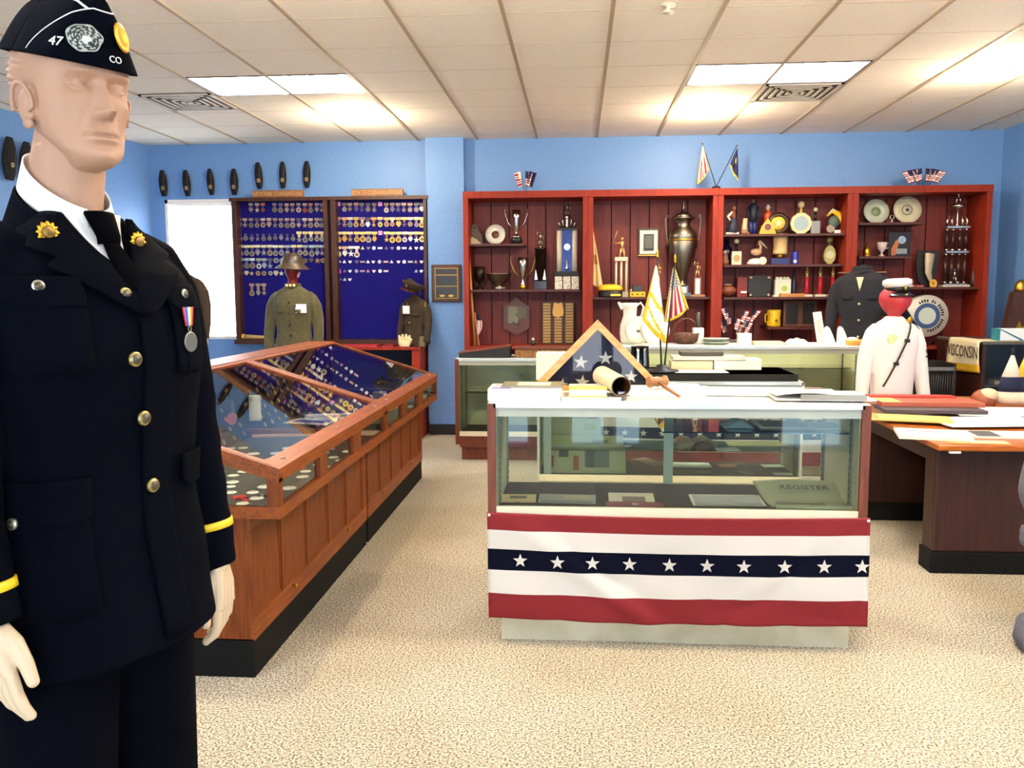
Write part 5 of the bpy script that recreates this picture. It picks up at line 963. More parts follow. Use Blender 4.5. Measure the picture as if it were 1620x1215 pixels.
T = item('figurine', 'orange-coated figurine with a white hat behind the gold house clock', 'figurine', 1213, S, 8.78); lt(T, 'coat', [(9, 0), (7, 15), (5, 24), (6.5, 30), (4, 36), (0, 37)], c('c8501c', .5), 16); b = L(T); b.ball(0, 0, 39*K, 3*K, c('c89878', .5), 8); b.obj('head', T); lt(T, 'hat', [(4.6, 41), (4.6, 42), (2.8, 43), (2.6, 46), (0, 46.5)], c('ece4d0', .6), 14)
T = item('house_clock', 'gold house-shaped clock with a round brown face', 'clock', 1213, S, 8.66); pr(T, 'case', [(-13, 0), (13, 0), (9, 12), (0, 24), (-9, 12)], c('d8a030', .35, .3), -2, 4)
b = L(T); b.disc(0, 11*K, 6.2*K, .003, c('d8c090', .4), -3*K); b.disc(0, 11*K, 5*K, .002, c('7a4030', .5), -3.4*K); b.obj('face', T)
T = item('ship_wheel_clock', 'round brass clock in a dark wooden ring, right of the house clock', 'clock', 1230, S); M = TR(0, 0, 17*K, 0, PI/2)
b = L(T); b.lathe([(12*K, -.01), (16*K, -.008), (17*K, .006), (13*K, .012), (12*K, .01)], c('3c2418', .4), 28, M); b.obj('ring', T); b = L(T); b.lathe([(0, -.005), (12*K, -.005), (12*K, .011), (9*K, .014), (0, .012)], 'brass', 28, M); b.obj('face', T); b = L(T); b.star(0, 17*K, 7*K, .002, c('e8dcb0', .4), -.018); b.obj('dial_star', T)
bxk(T, 'foot', -7, 7, -3, 3, 0, 1.5, c('3c2418', .4))
decanter(1265, S, 16, 33, 'e0cf98', 'd8b858', 'ten-sided cream decanter with a blue landscape and round stopper', 'd8c498', 7, 5, '9cb4b8', .25, 'deca')
decanter(1288, S, 7, 20, '8c8c8c', '161412', 'black-necked decanter with a pewter-grey block body', 'd8d0b8', 14, 3.4)
T = item('bird_decanter', 'drooping yellow bird with a green body at the end of the top shelf', 'figurine', 1320, S); b = L(T); b.tube([(-13*K, 0, 27*K), (-6*K, 0, 34*K), (3*K, 0, 31*K), (10*K, 0, 20*K), (15*K, 0, 6*K)], [1.4*K, 2.8*K, 4.5*K, 4.8*K, 3*K], 'yellow', 14); b.obj('wing', T)
b = L(T); b.ball(-2*K, 0, 18*K, 10*K, c('50645c', .5), 14, (.9, .6, 1)); b.obj('body', T); bxk(T, 'foot', -2, 8, -4, 4, 0, 6, c('ecebe6', .4), .004); b = L(T); b.disc(-8*K, 8*K, 6*K, .01, c('9c8c7c', .5), -4*K); b.obj('medallion', T); tb(T, 'white_brow', [(-12, -2, 30), (-5, -2, 37), (4, -2, 33)], [.8, 1.8, .8], c('d8d0b4', .5))
# bay 3 shelf 2
S = S3[1]
T = item('figurine', 'brown robed figurine at the left end of the middle shelf', 'figurine', 1147, S); lt(T, 'robe', [(6, 0), (6.5, 5), (4, 14), (2, 17), (0, 18)], c('8a5438', .5), 14); b = L(T); b.ball(0, 0, 20*K, 3.2*K, c('d0a888', .5), 10); b.obj('head', T)
decanter(1165, S, 7.5, 21, 'dcd2b4', '1a1614', 'cream block decanter with a black neck, left on the middle shelf', 'e4dcc0', 12, 3.6, 'b08c50')
T = item('pelican_figurine', 'tan pelican figurine standing on a white rock', 'figurine', 1196, S)
lt(T, 'rock', [(13, 0), (14, 3), (10, 8), (4, 10), (0, 10)], 'white', 16); b = L(T); b.ball(0, 0, 20*K, 7*K, c('c8a078', .5), 12, (1.3, .8, .8)); b.obj('body', T)
tb(T, 'neck', [(5, 0, 22), (7, 0, 28), (4, 0, 33), (5, 0, 37)], [3, 2, 1.8, 2], c('d8b890', .5)); tb(T, 'bill', [(5, 0, 37), (11, 0, 31), (17, 0, 25)], [2, 1.6, .5], c('e0c498', .5)); b = L(T); b.disc(8*K, 6*K, 6*K, .006, c('e8e0c0', .4), -12*K); b.obj('round_tag', T)
T = item('tan_tube_figurine', 'tall tan ribbed cylinder on a dark blue base', 'ornament', 1234, S); bxk(T, 'base', -14, 14, -6, 6, 0, 10, c('1c2264', .35), .003); lt(T, 'figure', [(8, 10), (6, 14), (7, 16)], 'brass', 14); lt(T, 'cylinder', [(10.5, 16), (11, 18), (10.4, 28), (11, 38), (10.6, 47), (0, 47)], c('e0b878', .5), 22)
T = item('beverage_can', 'small blue can with a white mark on the middle shelf', 'can', 1258, S); lt(T, 'can', [(4.6, 0), (5, 1), (5, 18), (4.4, 20), (0, 20)], c('2c389c', .3), 20); b = L(T); b.disc(-1*K, 5*K, 2.6*K, .003, 'white', -5.4*K); b.obj('white_mark', T)
decanter(1312, S, 9, 29, 'a8a060', '6c6834', 'green oval decanter with a painted scene at the right of the middle shelf', '8c8850', 4, 4.5, 'c8c498', .4, 'deca')
T = item('bottle', 'dark navy bottle behind the cream block decanter', 'bottle', 1150, S, 8.84); lt(T, 'bottle', [(8, 0), (8, 26), (3, 32), (3, 40), (0, 41)], c('141c38', .2), 20)
# bay 3 shelf 3
S = S3[2]
T = item('football', 'old brown leather football at the left of the lower shelf', 'football', 1153, S); b = L(T); b.lathe([(0, -14*K), (4*K, -12*K), (8*K, -6*K), (9.6*K, 0), (8*K, 6*K), (4*K, 12*K), (0, 14*K)], c('7a3c20', .5), 20, TR(0, 0, 9.8*K, 0, 0, PI/2)); b.obj('ball', T); bxk(T, 'lacing', -5, 5, -1, 1, 19, 19.9, 'cream')
T = item('book', 'dark red upright book with a white tag at its foot', 'book', 1174, S); bxk(T, 'cover', -7, 8, -6, 6, 0, 30, c('7c1c18', .5), .002); bxk(T, 'white_tag', -2, 7, -8, -7, 6, 9, 'white')
T = item('octagonal_tray', 'black eight-sided tray with cream corner mounts standing upright', 'tray', 1203, S, 8.8); pr(T, 'tray', [(-18, 8), (-10, 0), (10, 0), (18, 8), (18, 25), (10, 33), (-10, 33), (-18, 25)], c('1f1f1a', .4), -1, 3)
for sx, sz in ((-14, 3), (14, 3), (-14, 30), (14, 30)): b = L(T); b.ball(sx*K, -2*K, sz*K, 2.6*K, c('ecd8c0', .4), 8, (1, .5, .8)); b.obj('corner_mount', T)
T = item('mantel_clock', 'white ornamental clock with a scalloped top and cream dial', 'clock', 1239, S); bxk(T, 'case', -12, 12, -6, 6, 3, 27, c('dcdcc4', .4), .004); bxk(T, 'foot', -14, 14, -7, 7, 0, 3, c('e4e0cc', .4), .002)
for x in (-8, -3, 3, 8): b = L(T); b.ball(x*K, 0, 28*K, 3*K, c('d8d8bc', .4), 10); b.obj('scallop', T)
b = L(T); b.disc(2*K, 13*K, 8*K, .004, c('e8e4c0', .4), -6.8*K); b.disc(2*K, 13*K, 4.5*K, .003, c('9cae50', .4), -7.2*K); b.obj('dial', T)
b = B(TR(P(1253, 460, Y=8.6).x, 8.6, S+.001)); b.box(-18*K, 18*K, -.03, .03, 0, 5*K, c('b87c40', .5), None, .002); b.obj('wooden_block', None, 'flat orange-brown wooden block before the white ornamental clock', 'block')
T = item('glass_statuette', 'slim dark glass statuette behind the white clock', 'statuette', 1257, S, 8.82); lt(T, 'statuette', [(5, 0), (4, 6), (6, 16), (3, 28), (1, 42), (0, 43)], c('3c3a48', .2, .3), 14)
for px, w_ in ((1278, 'leftmost'), (1299, 'middle'), (1319, 'rightmost')):
    T = item('figure_trophy', 'small red-columned figure trophy, %s of the three on the lower shelf' % w_, 'trophy', px, S, YI, 'red-columned trophies'); bxk(T, 'marble_base', -8, 8, -5, 5, 0, 3.4, c('e0d8c4', .3), .001); lt(T, 'column', [(3.2, 3.4), (3.0, 30), (0, 30)], c('c81c38', .35), 16); lt(T, 'riser', [(3.6, 30), (1.5, 33), (3.4, 36), (0, 37)], c('e8d090', .3, .6), 12); figure(T, 0, 35, 14, c('d8b060', .3, .7), 'up')
T = item('mug', 'bright yellow ceramic mug on the small lower shelf', 'mug', 1227, S3d); lt(T, 'cup', [(9.5, 0), (10.5, 2), (9.6, 12), (10.4, 24), (9.6, 26), (9, 24), (8, 3), (0, 2)], c('f0c020', .35), 24); tb(T, 'handle', [(-9, 0, 20), (-13, 0, 18), (-13, 0, 8), (-9, 0, 5)], 1.2, c('f0c020', .35)); b = L(T); b.disc(2*K, 9*K, 2.5*K, .003, c('7c5414', .5), -10.3*K); b.obj('mark', T)
T = item('double_frame', 'brown twin-panelled wooden frame on the small lower shelf', 'picture frame', 1268, S3d); bxk(T, 'frame', -25, 25, -2, 2, 0, 40, c('5e3520', .45), .003)
for x in (-12, 13): bxk(T, 'dark_panel', x-9, x+9, -2.6, -2, 4, 36, c('1c1410', .4))
# small flags in a holder, lower bay 3
def usflag_small(T, x, z, h_, ang, nm='flag'):
    pass
T0 = thing('flag_holder', 'grey block holding the bunch of small flags', 'holder', (P(1159, 540, Y=8.6).x, 8.62, LOW+.001)); b = L(T0); b.box(-.1, .1, -.04, .04, 0, .06, c('6a625c', .5), None, .005); b.obj('block', T0)
def small_flag(x, Y, z, h_, ang, label, grp, k1='usred', k2='uswhite', k3='usblue', w_=.1, hh=.14, rz=0):
    T = thing('small_flag', label, 'flag', (x, Y, z), rz, grp)
    tx, tz = h_*math.sin(ang), h_*math.cos(ang)
    b = L(T); b.tube([(0, 0, 0), (tx, 0, tz)], .0025, 'black', 6); b.obj('stick', T)
    def fn(u, v): s = 1-.38*v-.12*u*v; return Vector((tx*s+w_*u*(1-.45*v)*(1 if ang >= 0 else -1), -.012*math.sin(u*7+v*3), tz*(1-.02)-hh*v-.25*w_*u))
    b = L(T); b.grid(fn, 12, 14, k1, .001, None, True, lambda u, v: k3 if (u < .45 and v < .5) else (k1 if int(v*11) % 2 == 0 else k2)); b.obj('cloth', T); return T
hx0 = P(1159, 540, Y=8.6).x
for i in range(12):
    a = -.42+.075*i; small_flag(hx0-.085+.0155*i, 8.6+.03*(i % 2), LOW+.062, .17+.035*((i*5) % 7)/1.3, a, 'small stick flag in the bunch at the foot of the decanter bay', 'small flags in the lower bay', w_=.06, hh=.12)
# things on the far showcase top
FT_ = 1.0505; YF = 7.2; KF = YF/1358
def fitem(name, label, cat, px, Y=7.2, group=None): return thing(name, label, cat, (P(px, 540, Y=Y).x, Y, FT_+.001), 0, group)
T = fitem('pitcher', 'white china pitcher with a curved handle behind the flag case', 'pitcher', 996, 7.3)
wh = c('ece8d8', .25)
b = L(T); b.lathe([(.06, 0), (.075, .02), (.085, .09), (.08, .16), (.055, .24), (.06, .31), (.068, .345), (.064, .345), (.05, .25), (.0, .1)], wh, 28); b.obj('body', T)
b = L(T); b.tube([(-.055, 0, .3), (-.08, 0, .33), (-.1, 0, .35)], [.03, .02, .008], wh, 12, flat=.6); b.obj('spout', T)
b = L(T); b.tube([(.055, 0, .32), (.09, 0, .345), (.115, 0, .31), (.1, 0, .24), (.07, 0, .2)], .009, wh, 10); b.obj('handle', T)
def fplate(px, py, Yp, r, k1, k2, lab, leanrz=0):
    pz = P(px, py, Y=Yp).z; T = thing('plate', lab, 'plate', (P(px, py, Y=Yp).x, Yp, FT_+.001)); M = TR(0, 0, r+.005, leanrz, PI/2-.2)
    b = L(T); b.lathe([(0, -.004), (r*.55, -.004), (r*.62, -.001), (r*.95, .012), (r, .016), (r*.6, .004), (0, .002)], c(k1, .25), 36, M); b.obj('dish', T)
    b = L(T); b.lathe([(r*.66, -.0005), (r*.7, -.006), (r*.93, .006), (r*.9, .012)], c(k2, .4), 36, M, caps=False); b.obj('rim_wreath', T)
    b = L(T); b.ball(0, -.012, r, r*.1, c('5c5648', .5), 8, (1.6, .3, 1)); b.obj('crest', T); return T
fplate(1010, 520, 7.14, .115, 'e8e4d0', '5e5c34', 'white plate with an olive leaf wreath leaning before the white pitcher')
fplate(1036, 520, 7.05, .12, 'f2f0e4', '8a8a64', 'large white plate with a dark crest, right of the olive-wreathed plate')
T = fitem('basket', 'brown wicker basket with a tall looped handle behind the stars and stripes', 'basket', 1085, 7.3)
b = L(T); b.lathe([(.07, 0), (.1, .02), (.115, .09), (.105, .09), (.08, .02), (0, .015)], mat('wicker', '6e4426', .7, hx2='3c2214', scale=60, bump=.4), 24); b.obj('basin', T)
b = L(T); b.tube([(.108*math.cos(PI*i/12), 0, .08+.13*math.sin(PI*i/12)) for i in range(13)], .007, 'wicker', 8); b.obj('handle', T)
T = fitem('bottle', 'white square bottle with a dark tapered stopper beside the wicker basket', 'bottle', 1104, 7.3)
b = L(T); b.box(-.045, .045, -.04, .04, 0, .135, wh, None, .01); b.obj('body', T); b = L(T); b.lathe([(.026, .135), (.022, .17), (.026, .185), (.016, .2), (.018, .26), (0, .265)], c('3a342c', .3), 16); b.obj('stopper', T)
for i in range(4):
    x = P(1132, 540, Y=7.12).x
    b = B(TR(x+.003*(i % 2), 7.14, FT_+.001+i*.014)); b.lathe([(.06, 0), (.07, 0), (.112, .011), (.112, .0135), (.0, .0045)], c('dfe6da' if i % 2 else '6f8276', .3), 36); b.obj('plate', None, '%s plate from the bottom in the stack beside the white bottle' % ['', 'second', 'third', ''][i] if i not in (0, 3) else ['lowest plate of the stack right of the white square bottle', 0, 0, 'topmost plate of the stack right of the white square bottle'][i], 'plate', 'stacked plates on the far showcase')
def fbox(px0, px1, h, Y, d, hx, name, lab, cat, bev=.003):
    a, e = P(px0, 545, Y=Y).x, P(px1, 545, Y=Y).x; b = B(); b.box(a, e, Y, Y+d, FT_+.001, FT_+.001+h, c(hx, .6), None, bev); return b.obj(name, None, lab, cat)
fbox(1169, 1189, .095, 7.1, .1, 'f2efe6', 'white_card', 'upright white card box in front of the bunch of small flags', 'box')
fbox(1194, 1240, .03, 7.05, .16, 'e8d8a4', 'paper_stack', 'low cream paper stack right of the white card box', 'papers')
b = B(); x = P(1203, 535, Y=7.2).x
b.tube([(x-.04, 7.24, FT_+.012), (x+.03, 7.25, FT_+.02), (x+.09, 7.26, FT_+.011)], .01, 'red', 8); b.obj('red_rope', None, 'short red cord lying behind the low cream paper stack', 'cord')
b = B(); x0_, x1_ = P(1243, 540, Y=7.1).x, P(1280, 540, Y=7.1).x
b.grid(lambda u, v: Vector((x0_+(x1_-x0_)*u, 7.05+.16*v, FT_+.004+.05*(math.sin(PI*u)*math.sin(PI*v))**.5+.006*math.sin(u*22+v*5))), 30, 12, c('f0ead2', .8), .003); b.obj('sailor_hat', None, 'rumpled cream cloth cap lying on the far showcase', 'cap')
fbox(1282, 1302, .02, 7.04, .12, 'f4f2ea', 'white_booklet', 'small white booklet left of the white spats', 'booklet')
b = B(TR(P(1304, 520, Y=7.2).x, 7.26, FT_+.002, 0, -.2, -.12)); b.box(-.035, .035, 0, .004, 0, .27, c('e8dec4', .6)); b.box(-.015, .012, -.001, 0, .1, .2, c('b8ae94', .6)); b.obj('certificate', None, 'narrow cream certificate leaning behind the white spats', 'certificate')
for px, lab in ((1313, 'left one of the pair of white spats standing on the far showcase'), (1334, 'right one of the pair of white spats standing on the far showcase')):
    T = fitem('spat', lab, 'spat', px, 7.1, 'white spats'); b = L(T)
    def sf(u, v): a = 2*PI*u; w_ = .042*(1-v)**.5+.008; return Vector((w_*math.cos(a)-.03*v, w_*.7*math.sin(a), .002+.15*v))
    b.grid(sf, 20, 14, 'cloth_white', .003); b.obj('cloth', T); b = L(T); b.box(-.02, .075, -.035, .035, .0, .022, 'cloth_white', None, .008); b.obj('toe', T)
T = fitem('copper_pan', 'small orange copper dish with a white rag', 'dish', 1352, 7.1); b = L(T); b.lathe([(.07, 0), (.085, .01), (.09, .045), (.083, .045), (.075, .012), (0, .01)], c('d08a34', .35, .3), 24); b.obj('dish', T); b = L(T); b.ball(-.02, 0, .045, .035, 'cloth_white', 10, (1.4, 1, .6)); b.obj('rag', T)
# low case top: tray and box; card inside
T = thing('wooden_tray', 'black-sided tray with a brown sloping lid on the low showcase by the pier', 'tray', (P(768, 560, Y=7.6).x, 7.62, .913))
b = L(T); b.prism([(-.225, 0), (.225, 0), (.225, .095), (-.225, .035)], .26, 'black', None, -.13); b.obj('box', T); b = L(T); b.raw([(-.23, -.135, .037), (.23, -.135, .098), (.23, .135, .098), (-.23, .135, .037), (-.23, -.135, .047), (.23, -.135, .108), (.23, .135, .108), (-.23, .135, .047)], [(3, 2, 1, 0), (4, 5, 6, 7), (0, 1, 5, 4), (1, 2, 6, 5), (2, 3, 7, 6), (3, 0, 4, 7)], c('6e3524', .5)); b.obj('sloping_lid', T)
x0_, x1_ = P(815, 560, Y=7.55).x, P(905, 560, Y=7.55).x
T = thing('wicker_box', 'flat brown wicker box with a reddish lid beside the sloping tray', 'box', ((x0_+x1_)/2, 7.65, .913)); w_ = (x1_-x0_)/2
b = L(T); b.box(-w_, w_, -.12, .12, 0, .075, mat('wicker2', 'a0703c', .7, hx2='6e4420', scale=40, bump=.4), None, .006); b.obj('body', T); b = L(T); b.box(-w_-.01, w_+.01, -.13, .13, .0755, .092, c('6e3524', .5), None, .004); b.obj('lid', T)
b = B(TR(P(820, 610, Y=7.6).x, 7.66, .601, 0, -.1)); b.box(-.05, .05, 0, .004, 0, .15, c('7c7e78', .6)); b.obj('card', None, 'square grey card standing on the glass shelf of the low showcase', 'card')
b = B(); 
for i in range(9): x = P(745+6*i, 640, Y=7.6).x; b.ball(x, 7.6+.02*(i % 3), .61, .016, c('d8ceb0', .6), 8, (1.3, 1, .6))
b.obj('shell_necklace', None, 'string of cream shells lying on the glass shelf of the low showcase', 'necklace')
# ---------------------------------------------------------------- bay 4
plate(1383, S4a, 19, 'pale green plate with a leafy picture, left of the star plate', 'c8cdb4', '8fa078')
plate(1432, S4a, 21, 'cream plate with a black star emblem in the right bay', 'd4cba8', '6a6448', True)
T = item('medal_key', 'small silver key-shaped medal between the two round plates', 'medal', 1409, S4a, 8.6); b = L(T); b.lathe([(2.6*K, -.003), (4*K, 0), (2.6*K, .003), (2.6*K, -.003)], 'silver', 18, TR(0, 0, 8*K, 0, PI/2)); b.obj('ring', T); bxk(T, 'stem', -1, 1, -.6, .6, 0, 4.4, 'silver')
T = item('brass_helmet', 'small brass spiked helmet on the short shelf of the right bay', 'ornament', 1371, S4b); lt(T, 'bowl', [(7, 0), (7, 2), (5.6, 3), (6, 9), (3.5, 14), (1.4, 17), (.7, 23), (0, 23)], 'gold', 22)
T = item('goblet', 'small pinkish white goblet with a side handle', 'goblet', 1395, S4b); lt(T, 'cup', [(4.4, 0), (4, 2), (1.4, 4), (1.6, 7), (6, 12), (7.4, 22), (6.8, 22), (5, 12), (0, 8)], c('dcc8c4', .3), 22); tb(T, 'handle', [(6.4, 0, 20), (10.5, 0, 20), (10, 0, 14), (6, 0, 12)], .7, c('dcc8c4', .3))
T = item('medal_plaque', 'dark framed plaque with a round medal and a striped ribbon', 'plaque', 1422, S4b); bxk(T, 'board', -16, 16, -1.5, 1.5, 0, 37, c('241c18', .3), .002); b = L(T); b.disc(3*K, 25*K, 6*K, .004, 'silver', -2.4*K); b.obj('round_medal', T); pr(T, 'striped_ribbon', [(-12, 2), (-6, 2), (-1, 22), (-5, 26), (-12, 12)], c('b4683a', .6), -2.2, .7); bxk(T, 'name_plate', -5, 11, -2.3, -1.5, 4, 12, c('9c9a90', .3, .5))
T = item('horn_plaque', 'cream curved horn ending in a yellow disc on a black board', 'plaque', 1470, S4c); pr(T, 'black_board', [(-8, 0), (8, 0), (17, 54), (-17, 56), (-18, 30), (-14, 10)], c('17120f', .4), 0, 2)
b = L(T); b.tube([(0, -3*K, 50*K), (-1*K, -4*K, 36*K), (-2*K, -5*K, 22*K), (1*K, -6*K, 12*K), (4*K, -6*K, 6*K)], [11.5*K, 10*K, 8*K, 5.5*K, 3*K], c('cbb89c', .4), 18, flat=.5); b.obj('horn', T)
b = L(T); b.disc(4*K, 5*K, 6.5*K, .005, c('d8a638', .4), -11*K, 24, rx=5.6*K); b.obj('yellow_disc', T); b = L(T); b.text('R', .05, c('5c3c14', .5), TR(4*K, -11.2*K, 5*K) @ Matrix.Rotation(PI/2, 4, 'X'), .0008); b.obj('initial', T)
T = item('twin_tier_trophy', 'tall two-tier trophy of dark columns with a bowl and soccer figure', 'trophy', 1512, S4c)
bxk(T, 'marble_base', -20, 20, -8, 8, 0, 3, c('c8c0b4', .3), .001); bxk(T, 'lower_plate', -17, 17, -7, 7, 3, 5, 'silver'); bxk(T, 'middle_plate', -17, 17, -7, 7, 51, 54, 'silver'); bxk(T, 'upper_plate', -17, 17, -7, 7, 88, 91, 'silver')
dk = mat('dark_column', '2c1814', .3, .2, hx2='4a2c24', scale=30)
for z0, z1 in ((5, 51), (54, 88)):
    for x in (-14, -5, 5, 14): lt(T, 'column', [(3.2, z0+4), (3.2, z1-4)], dk, 14, TR(x*K, 0, 0)); lt(T, 'column_foot', [(1.5, z0), (3.4, z0+2), (1.5, z0+4)], 'silver', 12, TR(x*K, -.0*K, 0)); lt(T, 'column_cap', [(1.5, z1-4), (3.4, z1-2), (1.5, z1)], 'silver', 12, TR(x*K, 0, 0))
figure(T, 0, 6, 22, 'silver', 'down')
for x in (-15, -8, 8, 15): tb(T, 'eagle_wing', [(x*.9, 0, 91), (x, 0, 99), (x*.75, 0, 108)], [1.6, 2, .5], 'silver')
lt(T, 'stem', [(4, 91), (1.6, 95), (1.4, 112), (3, 116), (12, 120), (10, 124), (4, 125), (0, 125)], 'silver', 22); figure(T, 0, 125, 25, 'silver', 'up')
T = item('pottery_vase', 'dark tapered vase at the right end of the trophy shelf', 'vase', 1543, S4c); lt(T, 'vase', [(5, 0), (6.5, 6), (6, 14), (3.5, 24), (2.4, 30), (0, 30)], c('2c201c', .35), 20)
T = item('snow_globe', 'small clear dome ornament on the shelf left of the horn', 'ornament', 1443, S4c); lt(T, 'base', [(6, 0), (6, 3), (0, 3)], c('e0c8b0', .4), 18); lt(T, 'dome', [(5, 3), (5.6, 8), (3, 13), (0, 14)], c('7c4c44', .15), 18)
T = item('book', 'small maroon book lying between the dome ornament and the horn', 'book', 1456, S4c, 8.64); bxk(T, 'cover', -5, 5, -6, 6, 0, 3, c('a85048', .5))
# big round drum
dz = P(1468, 500, Y=8.62).z; R_ = 32*K; T = thing('drum', 'white drum standing on edge with a blue ring and star emblem', 'drum', (P(1468, 500, Y=8.62).x, 8.66, LOW+.001))
M = TR(0, 0, dz-LOW, 0, PI/2); R_ = max(.1, min(R_, dz-LOW))
b = L(T); b.lathe([(0, -.1), (R_*.98, -.1), (R_, -.09), (R_, .0), (R_*.98, .02), (0, .02)], c('dcd6c6', .35), 48, M); b.obj('shell', T)
M2 = TR(0, -.021, dz-LOW, 0, PI/2)
b = L(T); n = 48
for r0, r1, kk, zz in ((.40, .60, c('3c5480', .5), .0008), (0, .40, c('c9d2c4', .5), .0016)):
    b.lathe([(R_*r1, zz), (R_*r0+1e-5, zz)], kk, 48, M2, False, False)
b.obj('blue_ring', T)
b = L(T); b.star(0, dz-LOW, R_*.24, .002, c('3c4450', .5), -.0225, None, .3); b.obj('star', T)
b = L(T)
for i in range(22):
    a = 2.1-.17*i
    if i not in (4, 7, 13): M3 = TR(R_*.72*math.cos(a), -.0225, dz-LOW+R_*.72*math.sin(a)) @ Matrix.Rotation(-(a-PI/2), 4, 'Y'); b.box(-.008, .008, 0, .001, -.014, .014 if i % 3 else .004, c('2a241c', .6), M3); b.box(-.008, .002+.006*(i % 2), 0, .001, .006, .012, c('2a241c', .6), M3)
b.obj('lettering', T)
for s in (-1, 1): b = L(T); b.tube([(s*.12, -.03, 0), (s*.1, .06, .03), (s*.12, .13, 0)], .008, 'black', 8); b.obj('cradle_foot', T)
# ---------------------------------------------------------------- flags on top of the bookcases
TZ = BTOP+.001
x = P(831, 298, Y=8.6).x
for i, (a, k1, k2, k3, lab) in enumerate(((-.16, 'uswhite', 'usred', 'uswhite', 'white and red stick flag, left of the three above the first bookcase bay'), (.02, 'usred', 'uswhite', 'usblue', 'small stars and stripes, middle of three above the first bay'), (.17, 'usblue', 'usblue', 'usblue', 'dark blue stick flag, right of the three above the first bay'))):
    small_flag(x+(-.012, 0, .012)[i], 8.6, TZ+.006, .2, a, lab, 'stick flags above the first bay', k1, k2, k3, .07, .14)
b = B(TR(x, 8.6, TZ)); b.lathe([(.03, 0), (.028, .006), (0, .006)], 'black', 16); b.obj('flag_stand', None, 'little black disc holding the three flags above the first bay', 'stand')
def bigflag(T, top, ll, lr, kf, y=0): hang(T, top, ll, lr, kf, 'cloth', y, 20, 40, 'uswhite', .014)
xo = P(1133, 297, Y=8.58).x; o = Vector((xo, 8.58, TZ))
T = thing('crossed_flag_base', 'small black base with two slanting poles above the urn bay', 'flag stand', (xo, 8.58, TZ)); b = L(T); b.lathe([(.045, 0), (.04, .02), (.02, .03), (0, .03)], 'black', 18); b.obj('base', T)
for px, py in ((1111, 226), (1166, 230)):
    q = P(px, py, Y=8.58)-o; b = L(T); b.tube([(0, 0, .02), (q.x, 0, q.z)], .004, 'black', 6); b.obj('pole', T); b = L(T); b.ball(q.x, 0, q.z+.008, .011, 'silver', 8); b.obj('finial', T)
def rl(px, py, Y=8.58): q = P(px, py, Y=Y)-o; return Vector((q.x, 0, q.z))
T = thing('pole_flag', 'stars and stripes with yellow fringe, left of the crossed pair on the bookcases', 'flag', o); bigflag(T, rl(1111, 228), rl(1102, 293), rl(1122, 268), us2, -.02)
T = thing('pole_flag', 'navy flag with gold emblem, right of the crossed pair on the bookcases', 'flag', o); bigflag(T, rl(1166, 232), rl(1154, 262), rl(1168, 287), lambda u, v: 'fringe' if v > .93 else ('gold' if .35 < v < .55 and .4 < u < .65 else 'usblue'), -.02)
x = P(1461, 291, Y=8.6).x
for i in range(6):
    a = -.42+.165*i; small_flag(x+(i-2.5)*.02, 8.6+.012*(i % 2), TZ+.006, .17, a, 'small stars and stripes in the fan of flags above the right bay', 'fan of flags above the right bay', w_=.09, hh=.11)
b = B(TR(x, 8.6, TZ)); b.box(-.08, .08, -.03, .03, 0, .006, 'black'); b.obj('flag_stand', None, 'black strip holding the fan of small flags above the right bay', 'stand')
# ---------------------------------------------------------------- caps hung on the walls
def wallcap(loc, rz, lab, h_=.27, w_=.085, tilt=0, gold='a08860', grp='garrison caps hung in a row'):
    T = thing('garrison_cap', lab, 'cap', loc, rz, grp); M = TR(0, 0, 0, 0, 0, tilt)
    def cf(u, v):
        a = 2*PI*u; z = -h_/2+h_*v; q = math.sin(PI*(.12+.80*v))**.6
        return Vector((w_/2*q*math.cos(a), -.03+.028*q*math.sin(a), z))
    b = L(T); b.M = b.M @ M; b.grid(cf, 22, 16, c('0f0e12', .85)); n_ = 22
    b.prism([(w_/2*.5*math.cos(2*PI*i/16), -h_/2+.001+.0*i) for i in range(3)], .001, 'black', None, -.03) if False else None
    b.obj('cloth', T)
    b = L(T); b.M = b.M @ M; b.disc(.004, -.055, .022, .003, c(gold, .5), -.0605, 16, rx=.018); b.star(.004, -.055, .012, .002, c('5c4a30', .5), -.062); b.obj('badge', T)
    b = L(T); b.M = b.M @ M; b.tube([(w_*.36, -.052, -h_*.45), (w_*.2, -.059, 0), (w_*.34, -.05, h_*.44)], .0022, c('6a5a48', .6), 6); b.obj('piping', T)
for i, (px, py, t) in enumerate(((259, 290, -.05), (296, 290, -.08), (334, 288, -.06), (371, 288, 0), (410, 278, -.06), (448, 277, .0), (486, 276, .02))):
    p = P(px, py, Y=8.93); wallcap((p.x, BY-.004, p.z), 0, 'dark garrison cap hung upright on the blue wall, %s of the seven from the left' % ORD[i], .27, (.09, .085, .08, .09, .085, .075, .08)[i], t)
angL = math.atan2(nA.y, nA.x)+PI/2
for px, py, lab in ((10, 251, 'dark garrison cap hung upright on the left wall, nearer one behind the mannequin neck'), (37, 258, 'dark garrison cap hung upright on the left wall, half hidden by the white collar')):
    d = RM @ Vector(((px-CX)/F, -(py-CY)/F, -1)); t = ((A0.x-0)*nA.x+(A0.y-0)*nA.y)/(d.x*nA.x+d.y*nA.y); q = Vector((d.x*t, d.y*t, EYE+d.z*t))
    s = nA if (Vector((0, 0))-Vector((q.x, q.y))).dot(nA) > 0 else -nA
    wallcap((q.x+s.x*.004, q.y+s.y*.004, q.z), math.atan2(s.y, s.x)+PI/2, lab, .36, .15, .08, 'b09870', 'garrison caps on the left wall')
